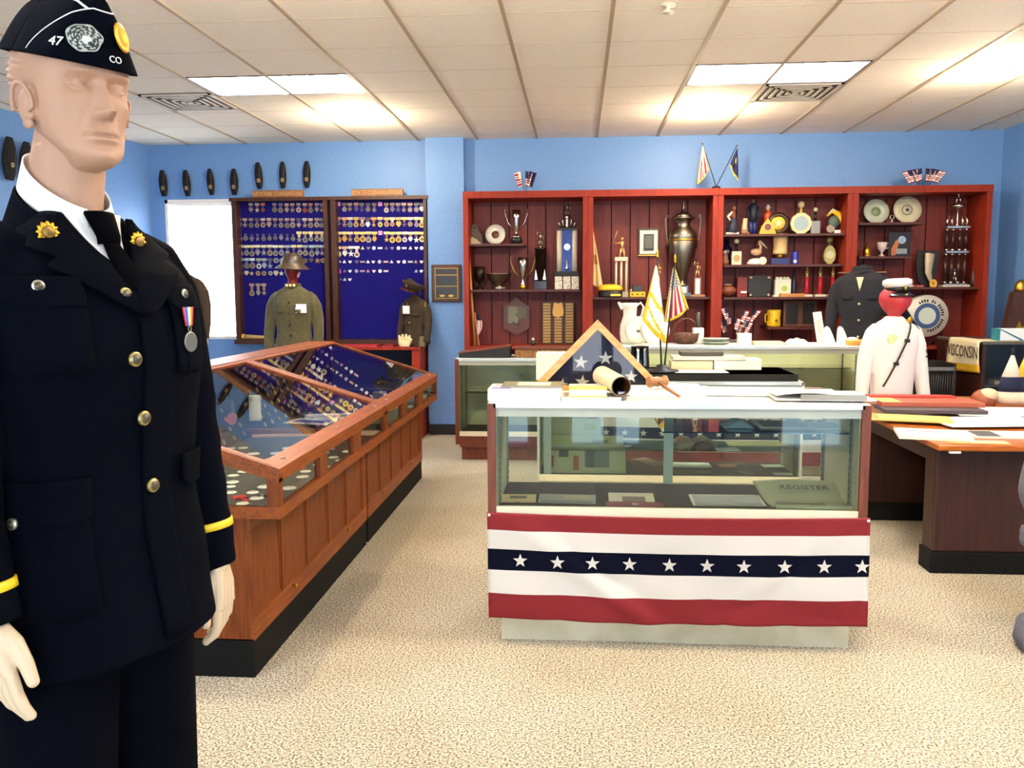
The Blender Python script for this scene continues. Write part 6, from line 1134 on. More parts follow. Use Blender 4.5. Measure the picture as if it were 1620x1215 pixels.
# ---------------------------------------------------------------- garments on forms
RINGS = [(.0, .195, .12, .12), (.12, .185, .115, .11), (.26, .165, .105, .1), (.4, .185, .12, .105), (.52, .2, .125, .11), (.6, .195, .11, .1), (.645, .16, .085, .085), (.675, .1, .062, .07), (.7, .07, .055, .06)]
def lerpr(R, z):
    if z <= R[0][0]: return R[0][1:]
    for a, d in zip(R, R[1:]):
        if z <= d[0]: t = (z-a[0])/(d[0]-a[0]); return tuple(a[i]+(d[i]-a[i])*t for i in (1, 2, 3))
    return R[-1][1:]
def torso(b, R, k, e=2.4, n=48, m=50, xo=0):
    z0, z1 = R[0][0], R[-1][0]; vs = []; fs = []
    for j in range(m+1):
        z = z0+(z1-z0)*j/m; w_, f, bk = lerpr(R, z)
        for i in range(n):
            a = 2*PI*i/n; ca, sa = math.cos(a), math.sin(a)
            vs.append((math.copysign(abs(ca)**(2/e), ca)*w_, math.copysign(abs(sa)**(2/e), sa)*(f if sa > 0 else bk), z))
    for j in range(m):
        for i in range(n): a = j*n+i; q = j*n+(i+1) % n; fs.append((a, q, q+n, a+n))
    fs.append(tuple(range(n-1, -1, -1))); fs.append(tuple(range(m*n, m*n+n))); b.raw(vs, fs, k, True)
def fy(R, x, z, e=2.4):
    w_, f, bk = lerpr(R, z); return f*max(.0, 1-min(1, abs(x/w_))**e)**(1/e)
def garment(name, label, loc, rz, cloth, arms=True, vox=.009, btn='8a7440', nb=5, tag_=None, ring=RINGS, sc=1, pockets=True, armpose=None, collar=True, parts=None, vneck=None, sleeves=None):
    T = thing(name, label, 'uniform', loc, rz); b = B(Matrix.Diagonal((sc, sc, sc, 1))); torso(b, ring, cloth, m=30, n=36)
    for s in (-1, 1):
        pts, rr = sleeves(s) if sleeves else ([(s*.14, 0, .61), (s*.178, -.005, .575), (s*.212, -.01, .5), (s*.235, -.01, .38), (s*.248, .02, .22), (s*.24, .05, .06)], [.05, .056, .062, .056, .05, .045])
        b.tube(pts, rr, cloth, 16)
    r = fuse(b, vox, 4); o = L(T); o.bm(r, cloth, True); o.obj('coat', T)
    Y_ = lambda x, z: fy(ring, x/sc, z/sc)*sc+.006
    for i in range(nb):
        z = (.12+.42*i/(nb-1))*sc if nb > 1 else .4*sc; b = L(T); b.ball(.0, Y_(0, z)+.002, z, .011, c(btn, .35, .6), 8, (1, .5, 1)); b.obj('button', T)
    if pockets:
        for s in (-1, 1):
            for z in (.47*sc,):
                b = L(T); x = s*.1*sc; b.grid(lambda u, v: Vector((x-.045+.09*u, Y_(x-.045+.09*u, z-.03*v)+.002, z-.035*v*(1-.35*abs(u-.5)*2))), 8, 4, cloth, -.004); b.obj('pocket_flap', T)
    if collar: b = L(T); b.lathe([(.085*sc, .655*sc), (.078*sc, .70*sc), (.082*sc, .715*sc), (.072*sc, .72*sc), (.068*sc, .66*sc)], cloth, 24, Matrix.Diagonal((1, .85, 1, 1))); b.obj('collar', T)
    if tag_: x, z, w_, h_ = tag_; b = L(T); b.box(x-w_/2, x+w_/2, Y_(x, z)+.003, Y_(x, z)+.005, z-h_/2, z+h_/2, c('f6f6f4', .6)); b.obj('paper_label', T)
    return T
# front of every garment is local +y ; turn to face the camera
def stand(T, z0, zt, nm='stand'):
    b = L(T); b.lathe([(.13, z0), (.13, z0+.015), (.02, z0+.03), (.016, z0+.05), (.016, zt), (0, zt)], c('2a2a2a', .4, .4), 20); b.obj(nm, T)
mat('olive_wool', '565030', .95, hx2='484224', scale=30, bump=.3, sheen=.2); mat('brown_wool', '3c2e1e', .95, hx2='302414', scale=30, bump=.3); mat('black_wool', '1b1b20', .95, bump=.3, scale=500); mat('jumper_white', 'eeece6', .9, bump=.15, scale=60)
mat('red_head', '8c0e18', .5, hx2='6c0812', scale=14); mat('red_head2', 'b83038', .5)
def head(T, z, k, s=1.0, w=1.0):
    b = L(T)
    def hf(u, v):
        a = 2*PI*u; t = v; r = .078*math.sin(PI*min(.999, max(.001, .02+.98*t)))**.55*(1-.35*(1-t)**2); r *= w; return Vector((r*math.cos(a)*s, (r*1.18*math.sin(a)+.012*(math.sin(a) > 0)*(1-t)*math.exp(-((t-.45)/.15)**2))*s, z+.25*t*s))
    b.grid(hf, 28, 24, k); b.tube([(0, 0, z-.09), (0, 0, z+.05)], [.05*s, .045*s], k, 18); b.obj('head', T)
zc = P(465, 455, Y=8.15).z
T = garment('uniform_tunic', 'olive wool tunic on a red-headed form wearing a brown steel helmet', (P(465, 500, Y=8.15).x, 8.15, zc-.68), PI, 'olive_wool', tag_=(-.11, .48, .11, .085), nb=5, btn='4a3c20')
head(T, .72, 'red_head'); zc0 = zc-.68; stand(T, -zc0, .05)
b = L(T); b.lathe([(.0, .155), (.05, .15), (.09, .12), (.108, .07), (.115, .04), (.165, .005), (.168, 0), (.11, .03), (.0, .1)], mat('helmet', '4c3c26', .4, hx2='362a1a', scale=12), 40, TR(0, .0, .86, 0, -.04, -.06)); b.obj('helmet', T)
b = L(T)
for x in (-.035, 0, .035): b.ball(x, .075, .70, .016, c('e8d890', .6), 8)
b.obj('cream_scarf', T)
b = L(T); b.tube([(-.075, .02, .83), (-.07, .06, .78)], .012, c('b8a8a0', .5), 8); b.obj('chin_strap', T)
# leaning jacket on the low cabinet
zb = CZ+.002; hgt = P(655, 432, Y=8.6).z-zb
T = garment('army_jacket', 'brown army jacket with a peaked service cap, standing on the low red cabinet', (P(655, 500, Y=8.6).x, 8.64, zb), PI-.5, 'brown_wool', sc=.80*.9, tag_=(.03, .37, .09, .08), nb=3, btn='b89440', vox=.008)
b = L(T); b.grid(lambda u, v: Vector((-.09+.19*u, .07*math.sin(PI*u)*(1-v)+.02, .52+.10*(1-v)+.03*math.sin(PI*u)+.04*u)), 12, 6, 'brown_wool', .03); b.obj('folded_collar', T)
b = L(T); M = TR(.0, .03, .585, .1, .15, -.28); b.lathe([(.085, -.02), (.092, .01), (.125, .04), (.12, .055), (.0, .065)], 'brown_wool', 28, M); b.obj('service_cap', T)
b = L(T); b.grid(lambda u, v: M @ Vector((.095*math.cos(PI*(.2+.6*u))*(1+.5*v), .095*math.sin(PI*(.2+.6*u))*(1+.5*v), -.02-.02*v)), 14, 4, c('3c1c10', .25), .003, None); b.obj('cap_peak', T)
b = L(T); b.ball(0, .125, .61, .012, 'gold', 8, (1, .5, 1.3)); b.obj('cap_badge', T)
b = L(T); b.star(0, 0, .024, .004, c('d8a860', .5), 0, TR(-.19, .06, .42, -1.2)); b.obj('shoulder_patch', T)
b = L(T); b.star(0, 0, .016, .004, 'gold', 0, TR(.02, .09, .43)); b.obj('breast_badge', T)
T = thing('glove', 'cream gloves standing fingers up in front of the army jacket', 'glove', (P(640, 545, Y=8.5).x, 8.5, zb)); T['label'] = 'cream gloves standing fingers up in front of the army jacket'
b = B()
for i in range(4): b.tube([((-.045+.03*i), 0, .02), (-.05+.033*i, 0, .09), (-.052+.035*i, .003, .135-.012*abs(i-1.5))], [.016, .015, .011], 'skin', 10)
b.tube([(0, 0, 0), (0, 0, .05)], [.055, .052], 'skin', 16, flat=.5); b.tube([(.05, 0, .03), (.075, -.01, .08)], [.016, .012], 'skin', 10)
r = fuse(b, .005, 3); o_ = L(T); o_.bm(r, c('dcc69a', .7), True); o_.obj('hand_shape', T)
b = B(TR(P(671, 535, Y=8.56).x-.02, 8.54, zb, 0, 0, .12)); b.box(-.03, .03, -.02, .02, 0, .1, c('6a6248', .6), None, .004); b.obj('tin_canteen', None, 'small grey-olive tin leaning at the right end of the low cabinet', 'tin')
# navy coat
YN = 7.75; p = P(1365, 420, Y=YN)
T = garment('dress_coat', 'dark navy dress coat with brass buttons on a headless form, behind the sailor jumper', (p.x, YN, P(1365, 435, Y=YN).z-.66), PI-.45, 'black_wool', nb=4, btn='d8c890', sc=1.02, vox=.009); stand(T, -(P(1365, 435, Y=YN).z-.66)+.0, .05)
b = L(T); b.grid(lambda u, v: Vector((-.085+(.17-.06*v)*u+.05*v, .045+.03*math.sin(PI*u)-.06*v, .665+.065*v*math.sin(PI*min(1, .25+.6*u))+.008*math.sin(u*7))), 14, 8, 'black_wool', .02); b.obj('folded_scarf', T)
b = L(T); Yv = fy(RINGS, 0, .56)+.012; b.prism([(-.03, .64), (.03, .64), (0, .52)], .003, c('cbbf98', .6), None, Yv); b.obj('shirt_front', T)
for s in (-1, 1): b = L(T); b.box(s*.15-.05, s*.15+.05, -.03, .03, .675, .682, c('2c2c34', .6), TR(0, 0, 0, 0, 0, 0)); b.box(s*.15-.045, s*.15+.045, -.004, .004, .682, .685, 'gold'); b.obj('shoulder_board', T)
# sailor jumper on the desk
YS = 6.1; p = P(1415, 500, Y=YS); scS = .87
RS = [(0, .165, .1, .1), (.1, .17, .105, .1), (.3, .18, .11, .1), (.5, .2, .12, .11), (.6, .19, .1, .1), (.645, .15, .08, .085), (.675, .09, .06, .07), (.70, .06, .05, .06)]
def slv(s):
    return ([(s*.14, 0, .61), (s*.18, 0, .57), (s*.215, .0, .47), (s*.24, .0, .34), (s*.26, .01, .18), (s*.275, .03, .03)], [.052, .06, .064, .06, .054, .05])
T = garment('sailor_jumper', 'white sailor jumper on a red-headed form standing on the desk, black strap across', (p.x, YS, DZ+.0015), PI+.25, 'jumper_white', nb=1, btn='f0f0ee', sc=scS, ring=RS, pockets=False, vox=.008, collar=False, sleeves=slv)
YJ = lambda x, z: fy(RS, x/scS, z/scS)*scS
b = L(T); b.grid(lambda u, v: (lambda x, z: Vector((x, YJ(x, z)+.009, z)))((-.13+.22*v)*1, (.56-.46*v)), 2, 30, 'black', 0) if False else None
pts = []
for i in range(15):
    v = i/14; x = -.085+.20*v; z = .57-.44*v; pts.append((x, YJ(x, z)+.010, z))
b.tube(pts, .013, c('1f1c16', .5), 8, flat=.35); b.obj('shoulder_strap', T)
for i in (4, 9): q = pts[i]; b = L(T); b.box(q[0]-.018, q[0]+.018, q[1]-.002, q[1]+.008, q[2]-.012, q[2]+.012, c('3c382c', .4, .4)); b.obj('buckle', T)
b = L(T); b.grid(lambda u, v: Vector((-.05-.12*u, .045-.14*v+.0*u, .625+.05*(1-u)*(1-v)+.03*v-.11*u*(1-.3*v))), 10, 10, 'navy', .006); b.obj('navy_collar', T)
b = L(T); q = (-.075, YJ(-.075, .575)+.02, .585); b.ball(*q, .022, 'gold', 12, (1, .5, 1)); b.obj('gilt_button', T)
b = L(T); b.ball(.07, YJ(.07, .46)+.002, .455, .04, c('ece0a4', .8), 10, (1, .12, .9)); b.obj('yellowed_patch', T)
b = L(T); b.star(0, 0, .02, .004, 'navy', 0, TR(-.222, .04, .37, -1.25)); b.prism([(-.025, -.04), (0, -.03), (.025, -.04), (.025, -.05), (0, -.04), (-.025, -.05)], .004, 'navy', TR(-.222, .04, .37, -1.25), 0); b.obj('sleeve_insignia', T)
head(T, .60, 'red_head2', .92, 1.5)
b = L(T); M = TR(0.0, .02, .775, 0, .05, .02) @ Matrix.Diagonal((.86, .86, .95, 1)); b.lathe([(.085, -.005), (.088, .03), (.08, .035)], 'black', 30, M @ Matrix.Diagonal((1, 1.1, 1, 1))); b.obj('cap_band', T)
b = L(T); b.lathe([(.088, .032), (.108, .055), (.104, .085), (.08, .095), (0, .092)], 'white', 30, M @ Matrix.Diagonal((1, 1.08, 1, 1))); b.obj('cap_top', T)
b = L(T); b.grid(lambda u, v: M @ Vector((.088*math.cos(PI*(.12+.76*u))*(1+.3*v), .096*math.sin(PI*(.12+.76*u))*(1+.5*v), -.005-.03*v)), 16, 4, 'black_gloss', .003); b.obj('cap_peak', T)
b = L(T); b.ball(0, .115, .80, .013, 'gold', 8, (1, .5, 1.2)); b.obj('cap_badge', T)
# brown uniform by the window, mostly behind the near mannequin
YB = 8.1; xb = P(326, 480, Y=YB).x-.27; zb_ = P(340, 447, Y=YB).z-.60
T = garment('service_coat', 'dark brown service coat on a form before the bright window', (xb+.02, YB, zb_), PI, 'brown_wool', nb=4, vox=.01); stand(T, -zb_, .05)
b = B(); 
for i in range(4): b.tube([(-.245+.0, .05+.016*(i-1.5), .07), (-.247, .055+.019*(i-1.5), -.02), (-.24, .05+.02*(i-1.5), -.085+.01*abs(i-1.5))], [.014, .011, .008], 'skin_pale', 8)
b.tube([(-.245, .05, .1), (-.246, .05, .0)], [.024, .03], 'skin_pale', 12); b.tube([(-.246, .075, .04), (-.25, .105, -.01)], [.013, .01], 'skin_pale', 8)
r = fuse(b, .005, 2); o_ = L(T); o_.bm(r, 'skin_pale', True); o_.obj('hand', T)
T2 = thing('rolled_banner', 'gold-fringed roll lying on the ledge of the left medal board', 'banner', (P(405, 532, Y=8.83).x, 8.84, 1.0015)); b = L(T2); b.tube([(-.13, 0, .03), (.0, 0, .024), (.14, .01, .02)], [.026, .022, .016], c('c8a468', .7), 12); b.obj('roll', T2); b = L(T2); b.tube([(-.155, 0, .03), (-.13, 0, .03)], [.03, .028], c('d8b030', .6), 12); b.obj('fringe', T2)
# ---------------------------------------------------------------- the near mannequin in dark dress uniform
MC = Vector((-.84, 1.42, 0)); NA = math.radians(-20)
MT = thing('mannequin', 'pale male mannequin in dark dress uniform and garrison cap in the left foreground', 'mannequin', MC, NA-PI/2)
MW = ROOT[MT.name]; MI = MW.inverted()
RG = [(.885, .205, .14, .13), (.98, .2, .13, .125), (1.08, .188, .118, .115), (1.17, .178, .112, .11), (1.27, .188, .12, .112), (1.38, .2, .132, .118), (1.46, .203, .124, .118), (1.5, .2, .106, .115), (1.53, .192, .086, .112), (1.562, .165, .058, .108), (1.59, .125, .036, .104), (1.615, .092, .022, .1), (1.635, .075, .014, .096)]
def ms(z):    # smooth interpolation of the rings
    if z <= RG[0][0]: return RG[0][1:]
    for i in range(len(RG)-1):
        a, d = RG[i], RG[i+1]
        if z <= d[0]: t = (z-a[0])/(d[0]-a[0]); return tuple(a[q]+(d[q]-a[q])*t for q in (1, 2, 3))
    return RG[-1][1:]
EX = 2.35
def mfy(x, z):
    w_, f, bk = ms(z); return f*max(0, 1-min(1, abs(x/w_))**EX)**(1/EX)
def hitt(px, py, off=0):
    """point of the coat front met by the sight line of a pixel, in the mannequin's frame"""
    o = MI @ Vector((0, 0, EYE)); d = (MI.to_3x3() @ (RM @ Vector(((px-CX)/F, -(py-CY)/F, -1)))).normalized(); t = .8
    while t < 2.6:
        q = o+d*t
        if RG[0][0]-.02 < q.z < RG[-1][0]:
            w_, f, bk = ms(q.z)
            if (abs(q.x/(w_+off)))**EX+(abs(q.y/((f if q.y > 0 else bk)+off)))**EX <= 1: return q
        t += .002
    return q
mat('tie_black', '030306', .9, spec=.03); mat('coat_edge', '05070f', .9)
# ---- coat body and sleeves (one continuous cloth)
b = B(); torso(b, RG, 'navy_wool', EX, 60, 70)
ARM = {1: ([(.12, -.03, 1.575), (.165, -.028, 1.56), (.2, -.024, 1.505), (.222, -.015, 1.41), (.236, -.008, 1.3), (.244, -.002, 1.2), (.246, .014, 1.1), (.244, .034, 1.0)], [.045, .05, .06, .062, .058, .055, .052, .049]),
       -1: ([(-.12, -.03, 1.575), (-.162, -.028, 1.557), (-.19, -.024, 1.505), (-.205, -.018, 1.41), (-.214, -.012, 1.3), (-.222, -.004, 1.19), (-.228, .012, 1.07), (-.232, .028, .95)], [.045, .05, .058, .060, .057, .054, .050, .045])}
for s in (1, -1): b.tube(ARM[s][0], ARM[s][1], 'navy_wool', 24)
r = fuse(b, .006, 6)
for v in r.verts:   # soft cloth folds
    z = v.co.z; k = .0022*math.sin(z*31+v.co.x*17)*math.sin(v.co.x*23+v.co.y*19+z*7)
    n_ = Vector((v.co.x, v.co.y, 0)); v.co += (n_.normalized() if n_.length > .02 else n_)*k
    if abs(v.co.x) > .19 and z < 1.3: v.co.y += .002*math.sin(z*70+v.co.x*30)
o = L(MT); o.bm(r, 'navy_wool', True); coat = o.obj('coat', MT)
def patch(name, rows, k='navy_wool', off=.005, th=.003, nu=10, parent=None, label=None):
    """cloth piece lying on the coat front; rows of (z, x_left, x_right)"""
    b = L(MT); n_ = len(rows)-1
    def fn(u, v):
        t = v*n_; i = min(n_-1, int(t)); f_ = t-i; a, d = rows[i], rows[i+1]
        z = a[0]+(d[0]-a[0])*f_; x0 = a[1]+(d[1]-a[1])*f_; x1 = a[2]+(d[2]-a[2])*f_; x = x0+(x1-x0)*u
        return Vector((x, mfy(x, z)+off, z))
    b.grid(fn, nu, n_*6, k, -th); return b.obj(name, parent or MT, label)
# front opening: left side of the coat laps over the right, down to the hem
patch('front_overlap', [(1.52, .012, -.03), (1.3, .012, -.05), (1.1, .014, -.05), (.905, .0, -.06)], off=.0055, th=.006)
# dark throat opening: shirt front
b = L(MT)
def sf_(u, v): z = 1.635-.11*v; h_ = .055*(1-v)+.004; x = -h_+2*h_*u; return Vector((x, mfy(x, z)+.0045, z))
b.grid(sf_, 12, 12, 'cloth_white', -.002); b.obj('shirt_front', MT)
def lapel(s, nm):
    rows = [(1.628, .062, .078), (1.61, .056, .098), (1.59, .046, .122), (1.57, .036, .140), (1.555, .024, .108), (1.54, .012, .132), (1.525, .0, .105), (1.49, -.008, .055), (1.465, -.012, .012)]
    b = L(MT); n_ = len(rows)-1
    def fn(u, v):
        t = v*n_; i = min(n_-1, int(t)); f_ = t-i; a, d = rows[i], rows[i+1]
        z = a[0]+(d[0]-a[0])*f_; x = (a[1]+(d[1]-a[1])*f_)*(1-u)+(a[2]+(d[2]-a[2])*f_)*u
        return Vector((s*x, mfy(x, z)+.008+(.003 if s < 0 else 0)+.003*math.sin(PI*u), z))
    b.grid(fn, 10, n_*5, 'navy_wool', -.004 if s > 0 else .004); b.obj(nm, MT)
lapel(1, 'lapel'); lapel(-1, 'lapel')
# coat collar behind the neck
b = L(MT); b.grid(lambda u, v: (lambda a, r_: Vector((r_*1.02*math.cos(a), -.038+r_*math.sin(a)*.98, 1.625-.035*v-.045*math.sin(a)*(1-.3*v)+.02*(1-v))))(PI*(-1.12+1.24*u), .078+.022*v), 40, 8, 'navy_wool', .004); b.obj('coat_collar', MT)
# shirt collar: stand plus two leaves
b = L(MT)
def shc(u, v):
    a = PI*(-1.42+1.84*u); sa_ = math.sin(a); front = max(0, sa_); r_ = .064+.009*v; z = 1.69-.052*sa_-.046*v-.03*v*front**4*(1 if abs(math.cos(a)) > .12 else .4)
    return Vector((r_*math.cos(a), -.038+r_*sa_*(1+.08*v), z))
b.grid(shc, 60, 10, 'cloth_white', .0025); b.obj('shirt_collar', MT)
# tie
b = L(MT); b.grid(lambda u, v: (lambda z, h_: Vector((-h_+2*h_*u, .033+.020*min(1, v*1.3)-.008*(2*u-1)**2, z)))(1.632-.05*v, .024-.009*v), 8, 8, 'tie_black', -.012); b.obj('tie_knot', MT)
b = L(MT); b.grid(lambda u, v: (lambda z, h_: Vector((-h_+2*h_*u, mfy(0, z)+.011-.005*(2*u-1)**2+.008*(1-v), z)))(1.586-.085*v, .014+.014*v), 8, 12, 'tie_black', -.004); b.obj('tie_blade', MT)
# pocket flaps, pleats, buttons
def frame_at(q):
    e = .003; x, z = q.x, q.z; w_, f, bk = ms(z)
    nx = Vector((math.copysign(abs(x/w_)**(EX-1)/w_, x), max(.05, abs(q.y)/f)**(EX-1)/f, (mfy(x, z-.01)-mfy(x, z+.01))/.02*.6)).normalized()
    xa = Vector((0, 0, 1)).cross(nx).normalized(); za = nx.cross(xa)
    M = Matrix(((xa.x, nx.x, za.x), (xa.y, nx.y, za.y), (xa.z, nx.z, za.z))).to_4x4(); return Matrix.Translation(q+nx*.005) @ M
def button(px, py, r_=.0125, nm='button', gold='a8955c', z=None):
    q = hitt(px, py, .003); M = frame_at(q) @ Matrix.Rotation(-PI/2, 4, 'X')
    b = L(MT); b.lathe([(r_, 0), (r_, .004), (r_*.9, .006), (r_*.82, .0055), (r_*.78, .0065), (0, .009)], c(gold, .3, .8), 26, M); bt = b.obj(nm, MT)
    b = L(MT); b.lathe([(r_*.74, .0062), (r_*.6, .0078), (0, .0096)], c('5a5344', .4, .7), 20, M); b.obj('button_face', bt)
for px, py in ((193, 467), (209, 568), (223, 661), (237, 767)): button(px, py)
def flap(xc, z, w_, h_, s):
    patch('pocket_flap', [(z, xc-w_, xc+w_), (z-h_*.7, xc-w_, xc+w_), (z-h_, xc-w_*.9, xc+w_*.55)], off=.007, th=.005)
def box_pocket(xc, z, w_, h_):
    patch('pocket', [(z, xc-w_, xc+w_), (z-h_, xc-w_, xc+w_)], off=.004, th=.004); patch('pocket_pleat', [(z, xc-.017, xc+.017), (z-h_, xc-.017, xc+.017)], off=.0065, th=.003)
q = hitt(59, 462); box_pocket(q.x, q.z+.005, .055, .13); flap(q.x, q.z+.022, .058, .045, 1)
q = hitt(283, 470); box_pocket(q.x+.0, q.z+.0, .042, .13); flap(q.x, q.z+.022, .045, .045, -1)
q = hitt(50, 812); patch('lower_pocket', [(q.z+.02, q.x-.06, q.x+.07), (q.z-.17, q.x-.06, q.x+.07)], off=.004, th=.004); patch('pocket_flap', [(q.z+.05, q.x-.062, q.x+.07), (q.z-.012, q.x-.062, q.x+.07), (q.z-.02, q.x-.05, q.x+.06)], off=.0075, th=.005)
patch('pocket_flap', [(1.215, -.150, -.075), (1.165, -.150, -.08), (1.155, -.14, -.095)], off=.0065, th=.005)
button(59, 453, .0095, gold='b9b6a0'); button(285, 466, .0095, gold='b9b6a0'); button(25, 828, .0095, gold='b9b6a0')
# lapel pins
for px, py, r_ in ((72, 368, .0165), (213, 383, .0165)):
    q = hitt(px, py, .012); M = frame_at(q) @ Matrix.Translation((0, .002, 0)) @ Matrix.Rotation(-PI/2, 4, 'X')
    b = L(MT); b.grid(lambda u, v: M @ Vector((r_*(1+.10*math.cos(u*24*PI))*v*math.cos(2*PI*u), r_*(1+.10*math.cos(u*24*PI))*v*math.sin(2*PI*u), .004-.002*v)), 96, 4, c('e0a82c', .3, .8), .003); pn = b.obj('lapel_badge', MT)
    b = L(MT); b.lathe([(r_*.62, .0045), (r_*.5, .006), (0, .006)], c('8a6a34', .4, .7), 24, M); b.obj('badge_centre', pn)
# medal on a striped ribbon
q0 = hitt(289, 486, .01); q1 = hitt(294, 516, .01); q2 = hitt(295, 533, .01)
M = frame_at(q0)
b = L(MT); cols = ['c8201c', 'e87a24', 'e8c84c', 'd8d8d8', '3450b4', '3450b4', 'c83038']
dz_ = q0.z-q1.z
b.grid(lambda u, v: M @ Vector((-(.016-.006*v)+2*(.016-.006*v)*(1-u), .004, -dz_*v)), 14, 4, 'red', -.002, None, True, lambda u, v: c(cols[min(6, int(u*7))], .6)); mr = b.obj('medal_ribbon', MT)
b = L(MT); M3 = M @ Matrix.Translation((0, .006, -dz_-.028)) @ Matrix.Rotation(-PI/2, 4, 'X'); b.lathe([(.0175, -.002), (.0185, 0), (.0175, .002), (.015, .0015), (0, .003)], c('8c8a80', .35, .8), 30, M3); b.lathe([(.004, -.001), (.006, 0), (.004, .001), (.004, -.001)], c('8c8a80', .35, .8), 14, M @ Matrix.Translation((0, .006, -dz_-.005)) @ Matrix.Rotation(-PI/2, 4, 'X')); b.obj('medal_disc', mr)
# gold cuff stripes
for s, zf in ((1, 1.055), (-1, 1.035)):
    pts, rr = ARM[s]
    for i in range(len(pts)-1):
        if pts[i][2] >= zf >= pts[i+1][2]:
            t = (pts[i][2]-zf)/(pts[i][2]-pts[i+1][2]); cpt = Vector(pts[i]).lerp(Vector(pts[i+1]), t); d = (Vector(pts[i+1])-Vector(pts[i])).normalized(); R_ = rr[i]+(rr[i+1]-rr[i])*t+.003
    b = L(MT); b.tube([cpt-d*.0075, cpt+d*.0075], R_, c('eec41c', .5), 28); b.obj('gold_cuff_stripe', MT)
# trousers
b = B(); 
for s in (1, -1): b.tube([(s*.06, -.02, 1.0), (s*.088, -.03, .86), (s*.095, -.03, .62), (s*.1, -.03, .4), (s*.105, -.03, .19)], [.1, .102, .093, .085, .086], 'navy_wool', 28)
b.ball(0, -.01, .95, .15, 'navy_wool', 16, (1.1, .8, .8)); r = fuse(b, .008, 5); o = L(MT); o.bm(r, mat('trouser_wool', '03040b', .95, bump=.3, scale=900, detail=2, spec=.05), True); o.obj('trousers', MT)
for s in (1, -1): b = L(MT); b.ball(s*.112, .06, .145, .06, 'black_gloss', 16, (.85, 2.3, .75)); b.box(s*.112-.045, s*.112+.045, -.07, .17, .1, .118, 'black'); b.obj('shoe', MT)
b = L(MT); b.box(-.3, .3, -.26, .3, 0, .1, c('2a2a2c', .5), None, .01); b.obj('plinth', MT)
# ---- body: head, neck and hands as one skin
SK = B()
HM = TR(0, -.012, 1.707, math.radians(-9)) @ Matrix.Diagonal((1.07, 1.055, 1.04, 1))
PF = [(-.004, .045), (.0, .062), (.006, .074), (.014, .080), (.024, .081), (.036, .0795), (.05, .081), (.065, .0815), (.085, .082), (.10, .083), (.12, .0835), (.132, .086), (.142, .090), (.155, .0915), (.17, .089), (.19, .081), (.21, .064), (.225, .038), (.236, .0)]
BKp = [(-.004, .0), (.0, .012), (.02, .02), (.04, -.002), (.055, -.03), (.07, -.06), (.09, -.083), (.12, -.101), (.15, -.104), (.18, -.094), (.21, -.066), (.225, -.04), (.236, -.004)]
WD = [(-.004, .015), (.0, .024), (.01, .036), (.025, .0475), (.04, .0555), (.06, .0635), (.09, .0705), (.12, .0725), (.15, .0755), (.18, .072), (.205, .056), (.225, .034), (.236, .004)]
def ip(T_, z):
    if z <= T_[0][0]: return T_[0][1]
    for i in range(len(T_)-1):
        a, d = T_[i], T_[i+1]
        if z <= d[0]:
            t = (z-a[0])/(d[0]-a[0]); return a[1]+(d[1]-a[1])*t
    return T_[-1][1]
def gs(x, m, s): return math.exp(-((x-m)/s)**2)
def face(x, z, fr_):
    """relief added along the face direction"""
    ax = abs(x); d = 0
    if .070 < z < .138:      # nose
        t = (.134-z)/.052; hgt = .031*max(0, min(1, t))**1.1 if z > .083 else .0315*max(0, (z-.072)/.011)**.55
        wd = .0062+.0045*max(0, min(1, t)); d += hgt*math.exp(-(ax/wd)**2.6)
        d += .0085*gs(ax, .0125, .0052)*gs(z, .0815, .0062)
    d -= .0165*gs(ax, .030, .0165)*gs(z, .1245, .0105)
    d -= .006*gs(ax, .0145, .006)*gs(z, .127, .009)
    d += .0062*gs(ax, .031, .020)*gs(z, .1415, .0052)
    d += .005*gs(ax, .050, .014)*gs(z, .098, .013)
    d -= .005*gs(ax, .045, .014)*gs(z, .058, .017)
    lw = math.exp(-(ax/.0235)**4); d += lw*(.0055*gs(z, .0545, .0036)+.0070*gs(z, .0415, .0046)-.0070*gs(z, .0482, .0015))
    d -= .004*gs(ax, .0265, .004)*gs(z, .048, .0035); d -= .0025*gs(ax, 0, .004)*gs(z, .0635, .005)
    d -= .004*gs(ax, 0, .02)*gs(z, .0305, .005)
    d -= .0022*math.exp(-((ax-.026-.25*(.08-z))/.004)**2)*gs(z, .066, .014)
    d += .006*gs(ax, .0, .017)*gs(z, .017, .012)
    return d*fr_
NU, NV = 220, 230; vs = []; fs = []
for j in range(NV+1):
    z = -.004+.240*(j/NV); yf = ip(PF, z); yb = ip(BKp, z); w_ = ip(WD, z); tb_ = max(0, min(1, (z-.0)/.11)); tb_ = tb_*tb_*(3-2*tb_); yc = (yf+yb)*(.5-.38*tb_)
    for i in range(NU):
        a = 2*PI*i/NU; sa, ca = math.sin(a), math.cos(a); e = 2.25; x = math.copysign(abs(ca)**(2/e), ca)*w_
        y = yc+(yf-yc)*max(0, sa)**(2/e) if sa > 0 else yc-(yc-yb)*(-sa)**(2/2.0)
        if sa > 0: y += face(x, z, min(1, sa*1.6))
        # modelled hair, swept back
        hr = 1/(1+math.exp(-(z-(.155+.10*max(0, sa)-.075*max(0, -sa)))/.006))*(1 if sa < .72 else 0)
        r_ = .0055*hr+.0026*hr*math.sin((z*120+a*3.0)*PI*1.5)*math.cos(a*5+z*40)
        n2 = Vector((x, y*.7, 0)); n2 = n2.normalized() if n2.length > 1e-6 else n2
        vs.append((x+n2.x*r_, y+n2.y*r_, z))
for j in range(NV):
    for i in range(NU): a = j*NU+i; q = j*NU+(i+1) % NU; fs.append((a, q, q+NU, a+NU))
fs.append(tuple(range(NU-1, -1, -1))); fs.append(tuple(range(NV*NU, NV*NU+NU)))
